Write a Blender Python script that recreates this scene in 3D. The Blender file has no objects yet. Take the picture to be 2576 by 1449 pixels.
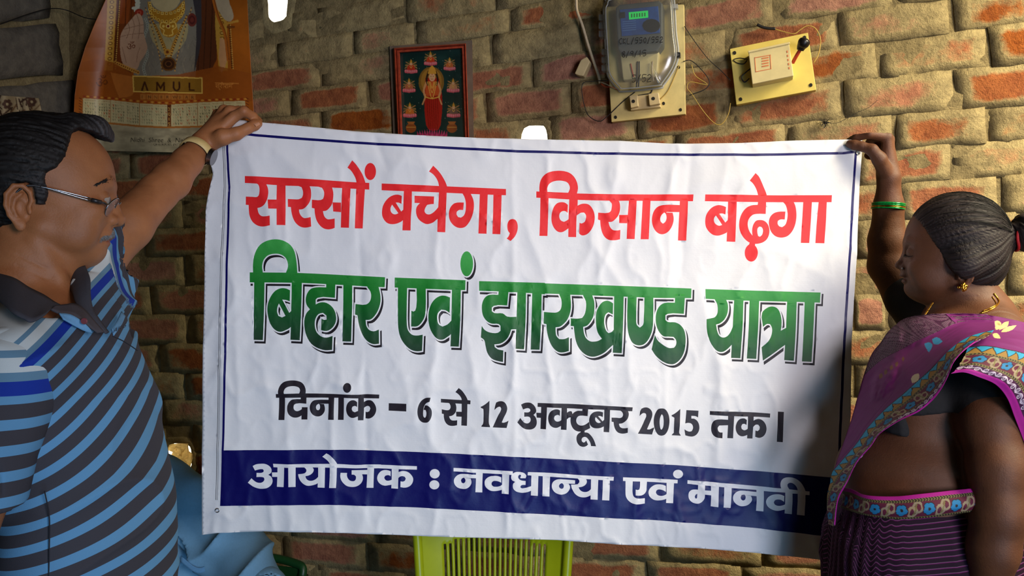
import bpy, bmesh, math, random
import numpy as np
from mathutils import Vector, Matrix
from mathutils.geometry import delaunay_2d_cdt

random.seed(7)
rng = np.random.default_rng(11)
sc = bpy.context.scene
col = sc.collection

# ------------------------------------------------------------------ camera
FPX = 2190.0          # focal length in pixels of the 2576 x 1449 frame
CZ = 1.43
cam_d = bpy.data.cameras.new('camera')
cam_d.sensor_width = 36.0
cam_d.lens = 36.0 * FPX / 2576.0
cam_d.clip_start = 0.02
cam = bpy.data.objects.new('camera', cam_d)
cam.location = (0, 0, CZ)
cam.rotation_euler = (math.pi / 2, 0, 0)
col.objects.link(cam)
sc.camera = cam

# ------------------------------------------------------------------ sky, lamps, exposure
world = bpy.data.worlds.new('world')
sc.world = world
world.use_nodes = True
bg = world.node_tree.nodes['Background']
bg.inputs[0].default_value = (1.0, 0.93, 0.72, 1)
bg.inputs[1].default_value = 5.0

sc.view_settings.view_transform = 'Standard'
sc.view_settings.look = 'None'
sc.view_settings.exposure = -0.32
sc.view_settings.gamma = 1.0
sc.view_settings.use_curve_mapping = False
sc.cycles.max_bounces = 6
sc.cycles.transparent_max_bounces = 12
sc.cycles.use_denoising = True


def area(name, loc, target, size, power, color, size_y=None):
    l = bpy.data.lights.new(name, 'AREA')
    l.energy = power
    l.color = color
    l.size = size
    if size_y:
        l.shape = 'RECTANGLE'
        l.size_y = size_y
    o = bpy.data.objects.new(name, l)
    o.location = loc
    d = Vector(target) - Vector(loc)
    o.rotation_euler = d.to_track_quat('-Z', 'Y').to_euler()
    col.objects.link(o)
    return o


# daylight: high opening on the right, doorway at the front right, weak sky light low at the front left
def spread(o, deg):
    o.data.spread = math.radians(deg)
    return o


spread(area('window_light', (1.85, 0.95, 2.5), (1.15, 2.05, 1.35), 0.6, 35, (1.0, 0.88, 0.62), 0.8), 88)
spread(area('door_light', (1.35, -1.15, 1.70), (-0.05, 1.9, 1.55), 0.7, 9.6, (1.0, 0.93, 0.98), 0.8), 62)
spread(area('low_sky_light', (0.9, -1.2, 0.40), (-0.35, 1.6, 0.95), 0.9, 6.0, (0.30, 0.64, 1.0), 0.6), 70)


# ------------------------------------------------------------------ geometry helpers
def P(px, py, Y):
    """point of the photograph's pixel (px, py) at depth Y"""
    return np.array([(px - 1288.0) / FPX * Y, Y, CZ - (py - 724.5) / FPX * Y])


def V(px, py, Y):
    return Vector(P(px, py, Y))


# back wall: plane through W0 with horizontal direction WD, up WV, normal WN (towards the room)
WD = Vector((7440, -2190, 436)).normalized()
WV = Vector((-0.0586, 0.0, 1.0)).normalized()
WV = (WV - WD * WV.dot(WD)).normalized()
WN = WD.cross(WV).normalized()
if WN.y > 0:
    WN = -WN
W0 = Vector((0, 2.27, CZ))


def W(px, py, off=0.0):
    """point on the back wall (moved 'off' metres into the room) seen at pixel"""
    d = Vector(((px - 1288.0) / FPX, 1.0, -(py - 724.5) / FPX))
    o = W0 + WN * off - Vector((0, 0, CZ))
    t = o.dot(WN) / d.dot(WN)
    return d * t + Vector((0, 0, CZ))


def wab(p):
    d = Vector(p) - W0
    return d.dot(WD), d.dot(WV)


def wpt(a, b, off=0.0):
    return W0 + WD * a + WV * b + WN * off


def tag(o, label=None, cat=None, group=None, kind=None):
    if label: o['label'] = label
    if cat: o['category'] = cat
    if group: o['group'] = group
    if kind: o['kind'] = kind
    return o


def empty(name, loc, label=None, cat=None, group=None):
    o = bpy.data.objects.new(name, None)
    o.location = loc
    o.empty_display_size = 0.05
    col.objects.link(o)
    return tag(o, label, cat, group)


def link(name, me, parent=None, mat=None, smooth=False):
    """link a mesh whose coordinates are world coordinates"""
    o = bpy.data.objects.new(name, me)
    col.objects.link(o)
    if mat is not None and len(me.materials) == 0:
        for m in (mat if isinstance(mat, (list, tuple)) else [mat]):
            me.materials.append(m)
    if parent is not None:
        o.parent = parent
        off = Vector(parent.location)
        q = parent.parent
        while q is not None:
            off = off + Vector(q.location)
            q = q.parent
        if off.length > 0:
            n = len(me.vertices)
            co = np.empty(n * 3, np.float32)
            me.vertices.foreach_get('co', co)
            co = co.reshape(-1, 3) - np.array(off, np.float32)
            me.vertices.foreach_set('co', co.ravel())
    if smooth:
        me.polygons.foreach_set('use_smooth', np.ones(len(me.polygons), bool))
    me.update()
    return o


def mesh(name, verts, faces, parent=None, mat=None, smooth=False):
    me = bpy.data.meshes.new(name)
    v = np.asarray(verts, np.float32)
    f = faces
    if isinstance(f, np.ndarray):
        k = f.shape[1]
        me.vertices.add(len(v))
        me.vertices.foreach_set('co', v.ravel())
        me.loops.add(f.size)
        me.loops.foreach_set('vertex_index', f.ravel().astype(np.int32))
        me.polygons.add(len(f))
        me.polygons.foreach_set('loop_start', (np.arange(len(f)) * k).astype(np.int32))
        me.polygons.foreach_set('loop_total', np.full(len(f), k, np.int32))
        me.update(calc_edges=True)
    else:
        me.from_pydata([tuple(map(float, p)) for p in v], [], [tuple(map(int, q)) for q in f])
    return link(name, me, parent, mat, smooth)


def set_col(o, rgb, name='Col'):
    me = o.data
    n = len(me.vertices)
    a = me.color_attributes.new(name, 'FLOAT_COLOR', 'POINT')
    c = np.ones((n, 4), np.float32)
    c[:, :3] = rgb
    a.data.foreach_set('color', c.ravel())


def set_f(o, val, name):
    a = o.data.attributes.new(name, 'FLOAT', 'POINT')
    a.data.foreach_set('value', np.asarray(val, np.float32))


def bm_mesh(name, bm, parent=None, mat=None, smooth=False):
    bmesh.ops.recalc_face_normals(bm, faces=bm.faces)
    me = bpy.data.meshes.new(name)
    bm.to_mesh(me)
    bm.free()
    return link(name, me, parent, mat, smooth)


def bevel_box(bm, cx, ax, ay, az, hx, hy, hz, bev=0.0, seg=2):
    """box centred cx with unit axes and half sizes"""
    r = bmesh.ops.create_cube(bm, size=2.0)
    vs = r['verts']
    if bev > 0:
        for v in vs:
            v.co = Vector((v.co.x * hx, v.co.y * hy, v.co.z * hz))
        es = list({e for v in vs for e in v.link_edges})
        rb = bmesh.ops.bevel(bm, geom=es, offset=bev, segments=seg, affect='EDGES', profile=0.6)
        vs = list({v for f in rb['faces'] for v in f.verts} | {v for v in vs if v.is_valid})
    else:
        for v in vs:
            v.co = Vector((v.co.x * hx, v.co.y * hy, v.co.z * hz))
    for v in vs:
        c = v.co.copy()
        v.co = Vector(cx) + Vector(ax) * c.x + Vector(ay) * c.y + Vector(az) * c.z
    return vs


def smooth_path(pts, n=8, closed=False):
    """Catmull-Rom through points"""
    p = [np.array(q, float) for q in pts]
    out = []
    m = len(p)
    rngi = range(m if closed else m - 1)
    for i in rngi:
        p1, p2 = p[i], p[(i + 1) % m]
        p0 = p[(i - 1) % m] if (closed or i > 0) else 2 * p1 - p2
        p3 = p[(i + 2) % m] if (closed or i + 2 < m) else 2 * p2 - p1
        for t in np.arange(n) / n:
            out.append(0.5 * ((2 * p1) + (-p0 + p2) * t + (2 * p0 - 5 * p1 + 4 * p2 - p3) * t * t + (-p0 + 3 * p1 - 3 * p2 + p3) * t ** 3))
    if not closed:
        out.append(p[-1])
    return out


def tube_vf(pts, rad, seg=8, closed=False):
    pts = [np.array(q, float) for q in pts]
    n = len(pts)
    rad = np.full(n, rad) if np.isscalar(rad) else np.asarray(rad, float)
    vs, fs = [], []
    up = np.array([0.13, 0.21, 0.97])
    prev = None
    for i in range(n):
        if closed:
            t = pts[(i + 1) % n] - pts[i - 1]
        else:
            t = pts[min(i + 1, n - 1)] - pts[max(i - 1, 0)]
        t = t / (np.linalg.norm(t) + 1e-12)
        a = (prev if prev is not None else up)
        a = a - t * a.dot(t)
        if np.linalg.norm(a) < 1e-3:
            a = np.array([1.0, 0, 0]) - t * t[0]
        a /= np.linalg.norm(a)
        prev = a
        b = np.cross(t, a)
        for k in range(seg):
            th = 2 * math.pi * k / seg
            vs.append(pts[i] + rad[i] * (math.cos(th) * a + math.sin(th) * b))
    m = n if closed else n - 1
    for i in range(m):
        for k in range(seg):
            i2 = (i + 1) % n
            fs.append((i * seg + k, i * seg + (k + 1) % seg, i2 * seg + (k + 1) % seg, i2 * seg + k))
    if not closed:
        fs.append(tuple(range(seg - 1, -1, -1)))
        fs.append(tuple((n - 1) * seg + k for k in range(seg)))
    return vs, fs


def tube(name, pts, rad, parent=None, mat=None, seg=8, closed=False, n=6, smoothp=True):
    if smoothp:
        if not np.isscalar(rad):
            q = smooth_path([np.append(np.array(a, float), r) for a, r in zip(pts, rad)], n, closed)
            rad = [max(1e-5, a[3]) for a in q]
            pts = [a[:3] for a in q]
        else:
            pts = smooth_path(pts, n, closed)
    vs, fs = tube_vf(pts, rad, seg, closed)
    return mesh(name, vs, fs, parent, mat, True)


# smooth value noise in numpy
def _h(ix, iy, s):
    n = (ix * 374761393 + iy * 668265263 + s * 1442695041) & 0xFFFFFFFF
    n = ((n ^ (n >> 13)) * 1274126177) & 0xFFFFFFFF
    n = n ^ (n >> 16)
    return (n & 0xFFFF) / 65535.0


def noise2(x, y, s=0):
    x = np.asarray(x, float); y = np.asarray(y, float)
    ix = np.floor(x).astype(np.int64); iy = np.floor(y).astype(np.int64)
    fx = x - ix; fy = y - iy
    fx = fx * fx * fx * (fx * (fx * 6 - 15) + 10); fy = fy * fy * fy * (fy * (fy * 6 - 15) + 10)
    a = _h(ix, iy, s); b = _h(ix + 1, iy, s); c = _h(ix, iy + 1, s); d = _h(ix + 1, iy + 1, s)
    return (a * (1 - fx) + b * fx) * (1 - fy) + (c * (1 - fx) + d * fx) * fy * 1.0


def fbm2(x, y, s=0, o=3):
    r = 0; a = 0.5
    for k in range(o):
        r = r + a * (noise2(x, y, s + k * 17) * 2 - 1)
        x = np.asarray(x) * 2.03; y = np.asarray(y) * 2.03; a *= 0.5
    return r


# ------------------------------------------------------------------ materials
def srgb(r, g, b):
    f = lambda c: (c / 255 / 12.92) if c / 255 <= 0.04045 else ((c / 255 + 0.055) / 1.055) ** 2.4
    return (f(r), f(g), f(b))


class Mat:
    def __init__(self, name, base=(0.5, 0.5, 0.5), rough=0.6, metal=0.0, spec=None, **kw):
        self.m = bpy.data.materials.new(name)
        self.m.use_nodes = True
        self.nt = self.m.node_tree
        self.b = self.nt.nodes['Principled BSDF']
        self.b.inputs['Base Color'].default_value = (*base, 1)
        self.b.inputs['Roughness'].default_value = rough
        self.b.inputs['Metallic'].default_value = metal
        if spec is not None:
            self.b.inputs['Specular IOR Level'].default_value = spec
        for k, v in kw.items():
            self.b.inputs[k.replace('_', ' ')].default_value = v

    def n(self, t, **kw):
        nd = self.nt.nodes.new(t)
        for k, v in kw.items():
            if hasattr(nd, k):
                setattr(nd, k, v)
            else:
                nd.inputs[k].default_value = v
        return nd

    def l(self, a, b):
        self.nt.links.new(a, b)

    def coords(self, kind='Object', scale=(1, 1, 1), rot=(0, 0, 0)):
        tc = self.n('ShaderNodeTexCoord')
        mp = self.n('ShaderNodeMapping')
        mp.inputs['Scale'].default_value = scale
        mp.inputs['Rotation'].default_value = rot
        self.l(tc.outputs[kind], mp.inputs['Vector'])
        return mp.outputs[0]

    def noise(self, scale, detail=4, rough=0.6, vec=None, dist=0.0):
        t = self.n('ShaderNodeTexNoise')
        t.inputs['Scale'].default_value = scale
        t.inputs['Detail'].default_value = detail
        t.inputs['Roughness'].default_value = rough
        t.inputs['Distortion'].default_value = dist
        if vec is None:
            vec = self.coords()
        self.l(vec, t.inputs['Vector'])
        return t.outputs[0]

    def ramp(self, fac, stops, interp='LINEAR'):
        r = self.n('ShaderNodeValToRGB')
        r.color_ramp.interpolation = interp
        e = r.color_ramp.elements
        while len(e) < len(stops):
            e.new(0.5)
        for k, (p, c) in enumerate(stops):
            e[k].position = p
            e[k].color = (*c, 1) if len(c) == 3 else c
        self.l(fac, r.inputs[0])
        return r.outputs[0]

    def mix(self, fac, a, b, mode='MIX'):
        x = self.n('ShaderNodeMix', data_type='RGBA', blend_type=mode)
        for s, v in ((0, fac), (6, a), (7, b)):
            if isinstance(v, (int, float)):
                x.inputs[s].default_value = v
            elif isinstance(v, tuple):
                x.inputs[s].default_value = (*v, 1)
            else:
                self.l(v, x.inputs[s])
        return x.outputs[2]

    def math(self, op, a, b=0.0, c=None):
        x = self.n('ShaderNodeMath', operation=op)
        for s, v in ((0, a), (1, b), (2, c)):
            if v is None: continue
            if isinstance(v, (int, float)):
                x.inputs[s].default_value = v
            else:
                self.l(v, x.inputs[s])
        return x.outputs[0]

    def attr(self, name):
        a = self.n('ShaderNodeAttribute')
        a.attribute_name = name
        return a

    def color(self, sock):
        self.l(sock, self.b.inputs['Base Color'])
        return self

    def bump(self, h, strength=0.3, dist=0.002):
        b = self.n('ShaderNodeBump')
        b.inputs['Strength'].default_value = strength
        b.inputs['Distance'].default_value = dist
        self.l(h, b.inputs['Height'])
        self.l(b.outputs[0], self.b.inputs['Normal'])
        return self


def simple(name, rgb, rough=0.6, var=0.12, nscale=40, bumps=0.0, metal=0.0, **kw):
    m = Mat(name, rgb, rough, metal, **kw)
    f = m.noise(nscale, 4)
    c = m.ramp(f, [(0.3, tuple(x * (1 - var) for x in rgb)), (0.7, tuple(min(1, x * (1 + var)) for x in rgb))])
    m.color(c)
    if bumps:
        m.bump(f, bumps)
    return m.m
# ------------------------------------------------------------------ lettering of the banner (outlines; "x,y ..." with holes after |)
RED = [
 (600, 380, 6.0375, [
 "122,390 1000,432 1800,482 1995,490 1995,592 1800,582 1440,565 1110,548 735,535 455,518 122,494",
 "290,500 330,520 350,570 350,640 335,690 310,708 250,706 138,700 138,825 182,828 185,900 200,1000 240,1080 300,1130 370,1152 440,1150 508,1135 508,990 440,1000 380,995 340,960 322,900 318,875 370,862 420,830 455,780 478,700 482,620 470,560 450,515 290,480",
 "475,748 612,748 612,885 487,885",
 "605,500 735,510 740,900 738,1133 608,1130",
 "930,540 980,560 1000,620 998,680 980,720 930,740 860,740 770,736 772,855 815,858 825,940 850,1030 890,1100 950,1150 1010,1168 1070,1165 1124,1152 1114,1008 1060,1022 1010,1022 965,985 940,930 938,895 990,890 1040,860 1090,800 1120,720 1125,640 1120,590 1105,545 930,520",
 "1240,556 1290,570 1318,620 1322,680 1305,735 1270,752 1135,748 1132,870 1172,880 1178,960 1200,1050 1240,1120 1300,1175 1370,1195 1430,1188 1477,1172 1477,1030 1420,1040 1365,1040 1325,1005 1305,950 1300,920 1350,912 1400,870 1440,810 1457,720 1458,640 1440,562 1240,530",
 "1447,788 1575,792 1575,935 1455,925", "1590,560 1715,565 1700,1000 1694,1172 1569,1168 1578,900",
 "1800,560 1930,580 1912,900 1900,1182 1783,1180 1790,900",
 "1738,150 1790,205 1850,290 1895,370 1925,450 1940,500 1805,500 1790,430 1750,350 1710,295 1665,260",
 "E 2010,318 87,130"]),
 (940, 380, 6.0375, [
 "130,500 2010,585 2010,680 1600,665 1000,637 460,618 130,602",
 "438,690 390,672 330,672 260,700 200,755 155,830 138,910 142,990 170,1050 220,1100 290,1117 350,1110 400,1092 450,1060 480,1000 480,880 428,925 345,790 385,790 433,810 | 290,822 385,950 340,968 295,955 268,915 270,860",
 "470,600 590,610 588,850 575,1000 570,1212 447,1210 455,1000 462,800",
 "630,688 925,697 920,812 870,815 820,825 792,870 780,920 800,955 840,970 890,955 950,905 995,850 1030,850 1030,1030 975,1040 920,1085 860,1110 810,1115 750,1090 690,1040 660,980 652,900 665,850 710,798 630,795",
 "1000,620 1115,630 1105,900 1094,1240 975,1235 980,1000",
 "910,232 960,280 1020,350 1070,430 1100,490 1125,560 1000,550 985,480 950,410 900,355 848,322",
 "1375,790 1280,790 1225,805 1180,850 1155,910 1148,980 1165,1060 1210,1125 1270,1165 1330,1175 1390,1160 1440,1110 1490,1020 1520,920 1527,820 1515,740 1475,650 1345,640 1380,700 1400,770 1405,850 1395,940 1370,990 1330,1018 1290,1010 1265,970 1268,930 1300,905 1365,905",
 "1615,650 1735,655 1725,950 1717,1262 1594,1258 1605,950", "1820,660 1945,670 1935,1000 1925,1270 1805,1265 1815,950",
 "2110,1040 2150,1052 2180,1100 2188,1170 2175,1240 2140,1310 2080,1372 2020,1335 2050,1300 2068,1255 2040,1215 2030,1150 2040,1090 2070,1050"]),
 (1320, 400, 5.5727, [
 "160,462 740,490 1200,500 2355,502 2348,597 1600,592 1180,592 740,580 340,558 160,550",
 "205,500 203,400 220,310 270,235 350,190 450,173 550,178 630,205 690,260 730,340 742,420 725,500 | 315,470 312,420 335,365 380,330 450,312 530,315 590,335 620,375 628,420 605,480",
 "218,500 332,500 325,800 315,1085 203,1082 212,850",
 "600,650 560,620 510,612 450,628 405,680 378,760 370,840 382,920 420,990 470,1028 520,1030 570,1005 605,980 630,980 630,825 590,865 545,887 500,865 480,815 490,765 530,737 570,742 597,765",
 "622,520 740,520 735,660 722,800 715,1100 605,1098 610,800",
 "730,665 780,640 830,632 890,645 940,700 970,780 972,860 950,950 900,1030 850,1068 790,1075 757,1050 762,900 790,910 830,890 850,840 850,790 825,758 780,762 720,800",
 "1180,592 1210,630 1210,690 1195,740 1165,760 1022,758 1018,855 1050,865 1055,940 1075,1030 1110,1095 1160,1135 1210,1145 1270,1142 1325,1130 1330,1000 1280,1008 1225,1000 1185,955 1165,890 1215,885 1260,850 1300,800 1325,730 1328,650 1315,595 1180,570",
 "1315,790 1435,790 1425,908 1312,905", "1452,580 1560,580 1545,850 1528,1128 1417,1125 1430,850",
 "1645,580 1755,580 1740,850 1725,1130 1612,1130 1628,850",
 "2165,652 1930,652 1860,672 1810,720 1780,790 1770,870 1785,950 1825,1020 1880,1055 1930,1058 1990,1030 2040,970 2068,900 2075,830 2060,760 1970,757 1975,750 2165,750 | 1942,757 1905,790 1885,840 1893,885 1925,912 1955,890 1975,835 1962,775",
 "2165,580 2280,580 2268,850 2252,1148 2137,1145 2150,850"]),
 (1740, 420, 5.795, [
 "185,407 650,412 1300,420 2020,418 2015,520 1300,520 650,515 178,505",
 "485,590 430,570 370,563 300,585 240,635 195,710 183,800 195,880 240,950 300,995 370,1005 430,990 495,962 520,900 520,770 475,815 385,688 430,685 475,700 | 335,715 430,850 385,862 335,840 308,790 315,740",
 "515,500 640,500 632,800 620,1095 495,1090 508,800",
 "912,98 960,145 1000,220 1035,300 1065,370 1085,430 955,430 940,370 910,300 870,245 825,208",
 "945,558 860,565 790,595 730,660 690,745 675,840 685,930 720,1010 770,1070 830,1110 890,1125 960,1120 1030,1095 1080,1050 1110,980 1112,900 1085,830 1040,790 980,778 920,790 880,840 862,900 860,960 865,1005 830,960 805,900 798,820 820,755 870,705 930,690 1062,690 1070,500 955,500 | 965,875 940,900 935,960 945,1010 970,1022 1000,1000 1018,950 1015,905 995,880",
 "E 848,1255 93,127", "830,1090 905,1090 900,1150 810,1150",
 "1350,655 1250,658 1180,680 1130,730 1108,800 1115,880 1140,950 1190,1005 1250,1030 1310,1032 1380,1010 1440,950 1485,860 1507,750 1505,650 1490,570 1465,515 1310,515 1350,560 1372,620 1382,700 1370,790 1345,850 1300,882 1260,870 1235,830 1240,790 1275,770 1340,770",
 "1605,510 1732,510 1718,800 1693,1112 1570,1110 1590,800", "1830,510 1947,510 1935,800 1908,1117 1780,1113 1805,800"]),
]
GREEN = [
 (610, 590, 4.5275, [
 "102,432 640,438 1150,462 1635,487 1630,600 1560,598 1150,575 690,552 102,545",
 "140,450 140,330 165,210 220,120 300,75 390,58 480,72 560,120 610,200 630,300 640,450 | 250,435 243,360 262,290 310,240 380,222 450,228 505,262 530,310 535,370 510,435",
 "152,500 268,500 262,850 253,1198 150,1195 150,850",
 "555,635 510,615 450,612 390,640 340,700 308,780 300,870 315,960 350,1040 400,1090 450,1105 510,1085 565,1050 590,980 590,850 548,890 467,740 510,745 552,760 | 430,785 505,925 465,942 425,925 410,880 415,820",
 "575,500 690,500 682,850 668,1200 562,1195 570,850",
 "965,550 1070,550 1065,720 870,720 848,740 848,795 890,775 950,772 1010,800 1060,860 1082,940 1070,1010 1030,1065 975,1095 910,1085 915,955 945,970 975,965 970,920 930,890 880,905 845,960 838,1040 860,1110 910,1155 970,1170 1042,1150 1038,1308 960,1312 880,1290 800,1240 745,1150 720,1040 722,950 745,890 782,850 745,800 733,740 750,670 790,620 850,602 965,602",
 "1160,550 1262,560 1262,850 1252,1215 1153,1212 1160,850",
 "1430,590 1470,650 1478,710 1460,765 1420,795 1300,790 1295,908 1322,918 1335,1000 1360,1090 1400,1170 1450,1220 1510,1243 1568,1238 1565,1078 1510,1098 1460,1085 1425,1040 1415,970 1470,965 1520,920 1560,850 1583,760 1580,680 1560,590 1430,560"]),
 (970, 620, 4.5275, [
 "113,355 915,385 912,497 860,497 460,482 113,468",
 "150,450 255,450 250,700 252,880 265,950 310,1000 360,1010 432,1000 425,1182 370,1188 300,1170 230,1110 180,1030 155,920 150,800",
 "360,450 465,450 465,700 455,790 420,860 370,905 300,908 303,730 325,740 345,730 358,690",
 "740,580 690,562 640,560 580,590 530,650 500,740 497,840 515,930 560,1010 610,1052 660,1055 710,1025 745,1000 765,960 765,830 710,885 655,908 615,885 597,830 603,760 640,718 690,725 735,755",
 "762,460 862,470 855,850 840,1135 745,1132 755,850", "E 928,200 72,142",
 "1068,395 1811,415 1811,545 1600,528 1490,522 1400,520 1290,512 1068,505",
 "1290,500 1400,510 1385,670 1235,675 1212,695 1212,735 1240,755 1335,760 1385,795 1490,798 1490,938 1430,940 1410,1000 1370,1060 1310,1100 1240,1110 1245,1140 1280,1165 1342,1178 1338,1308 1290,1300 1210,1270 1160,1200 1140,1120 1125,1060 1088,1030 1098,900 1130,945 1190,975 1280,978 1310,955 1310,900 1290,880 1210,875 1160,850 1115,790 1100,720 1105,640 1140,575 1190,550 1285,550",
 "1500,510 1598,515 1592,850 1575,1165 1480,1158 1490,850", "1668,520 1775,530 1768,850 1750,1170 1650,1168 1660,850"]),
 (1340, 680, 5.795, [
 "-5,185 1300,228 2295,265 2290,405 1745,400 1370,385 1170,378 720,360 540,355 380,345 -5,335",
 "380,345 410,420 415,510 395,575 350,608 270,612 158,602 155,770 195,780 200,860 225,980 265,1080 320,1150 380,1185 450,1185 518,1165 520,968 450,995 380,995 340,950 328,880 328,825 390,815 450,770 505,700 540,600 550,500 540,355 380,320",
 "720,350 765,450 765,560 745,640 710,690 650,700 545,695 545,805 590,810 600,900 615,1000 650,1100 710,1180 780,1230 860,1250 940,1235 1030,1190 1110,1120 1150,1085 1200,1085 1200,870 1165,860 1130,895 1090,908 1060,880 1035,810 1028,720 1050,640 1090,608 1155,640 1160,480 1110,450 1060,442 1000,465 950,530 915,610 908,720 915,820 940,910 995,990 950,1018 900,1030 830,1028 770,985 740,920 725,820 780,800 835,740 875,660 888,560 885,450 860,365 860,330 720,320",
 "1175,360 1312,370 1305,700 1280,1198 1152,1192 1165,900",
 "1370,370 1500,375 1492,700 1500,790 1545,830 1590,790 1600,700 1612,380 1740,390 1738,700 1725,860 1690,960 1640,1040 1580,1080 1510,1085 1440,1050 1395,970 1370,860 1362,700",
 "2055,390 2200,390 2185,632 1950,632 1915,650 1915,720 1950,748 2060,755 2130,790 2185,860 2208,960 2205,1080 2180,1200 2120,1300 2040,1355 1960,1355 1860,1310 1770,1230 1715,1145 1762,935 1800,1010 1880,1080 1970,1125 2040,1120 2070,1080 2070,1010 2035,965 1960,960 1890,955 1830,900 1785,800 1775,680 1795,580 1840,510 1900,475 2055,470"]),
 (1700, 700, 5.795, [
 "412,157 1300,185 2078,207 2072,355 1995,352 1600,340 1190,330 820,320 412,298",
 "545,300 580,370 590,450 580,520 545,565 500,578 425,592 425,700 435,800 465,900 515,990 580,1055 650,1065 710,1035 785,965 835,900 835,690 805,700 770,780 720,840 660,858 610,835 580,780 562,670 620,650 680,600 725,520 740,430 735,370 712,310 545,280",
 "830,300 965,310 945,750 915,1158 778,1152 800,750", "1055,310 1195,320 1170,750 1145,1168 1008,1162 1035,750",
 "1235,500 1290,440 1350,412 1410,415 1460,450 1500,540 1512,640 1500,760 1600,705 1600,940 1555,970 1430,1060 1240,1192 1222,1000 1300,930 1350,860 1375,770 1370,710 1345,665 1300,662 1240,705",
 "1595,330 1735,335 1720,750 1690,1195 1550,1185 1575,750", "1850,335 1995,345 1975,750 1945,1210 1808,1205 1835,750"]),
]
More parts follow.
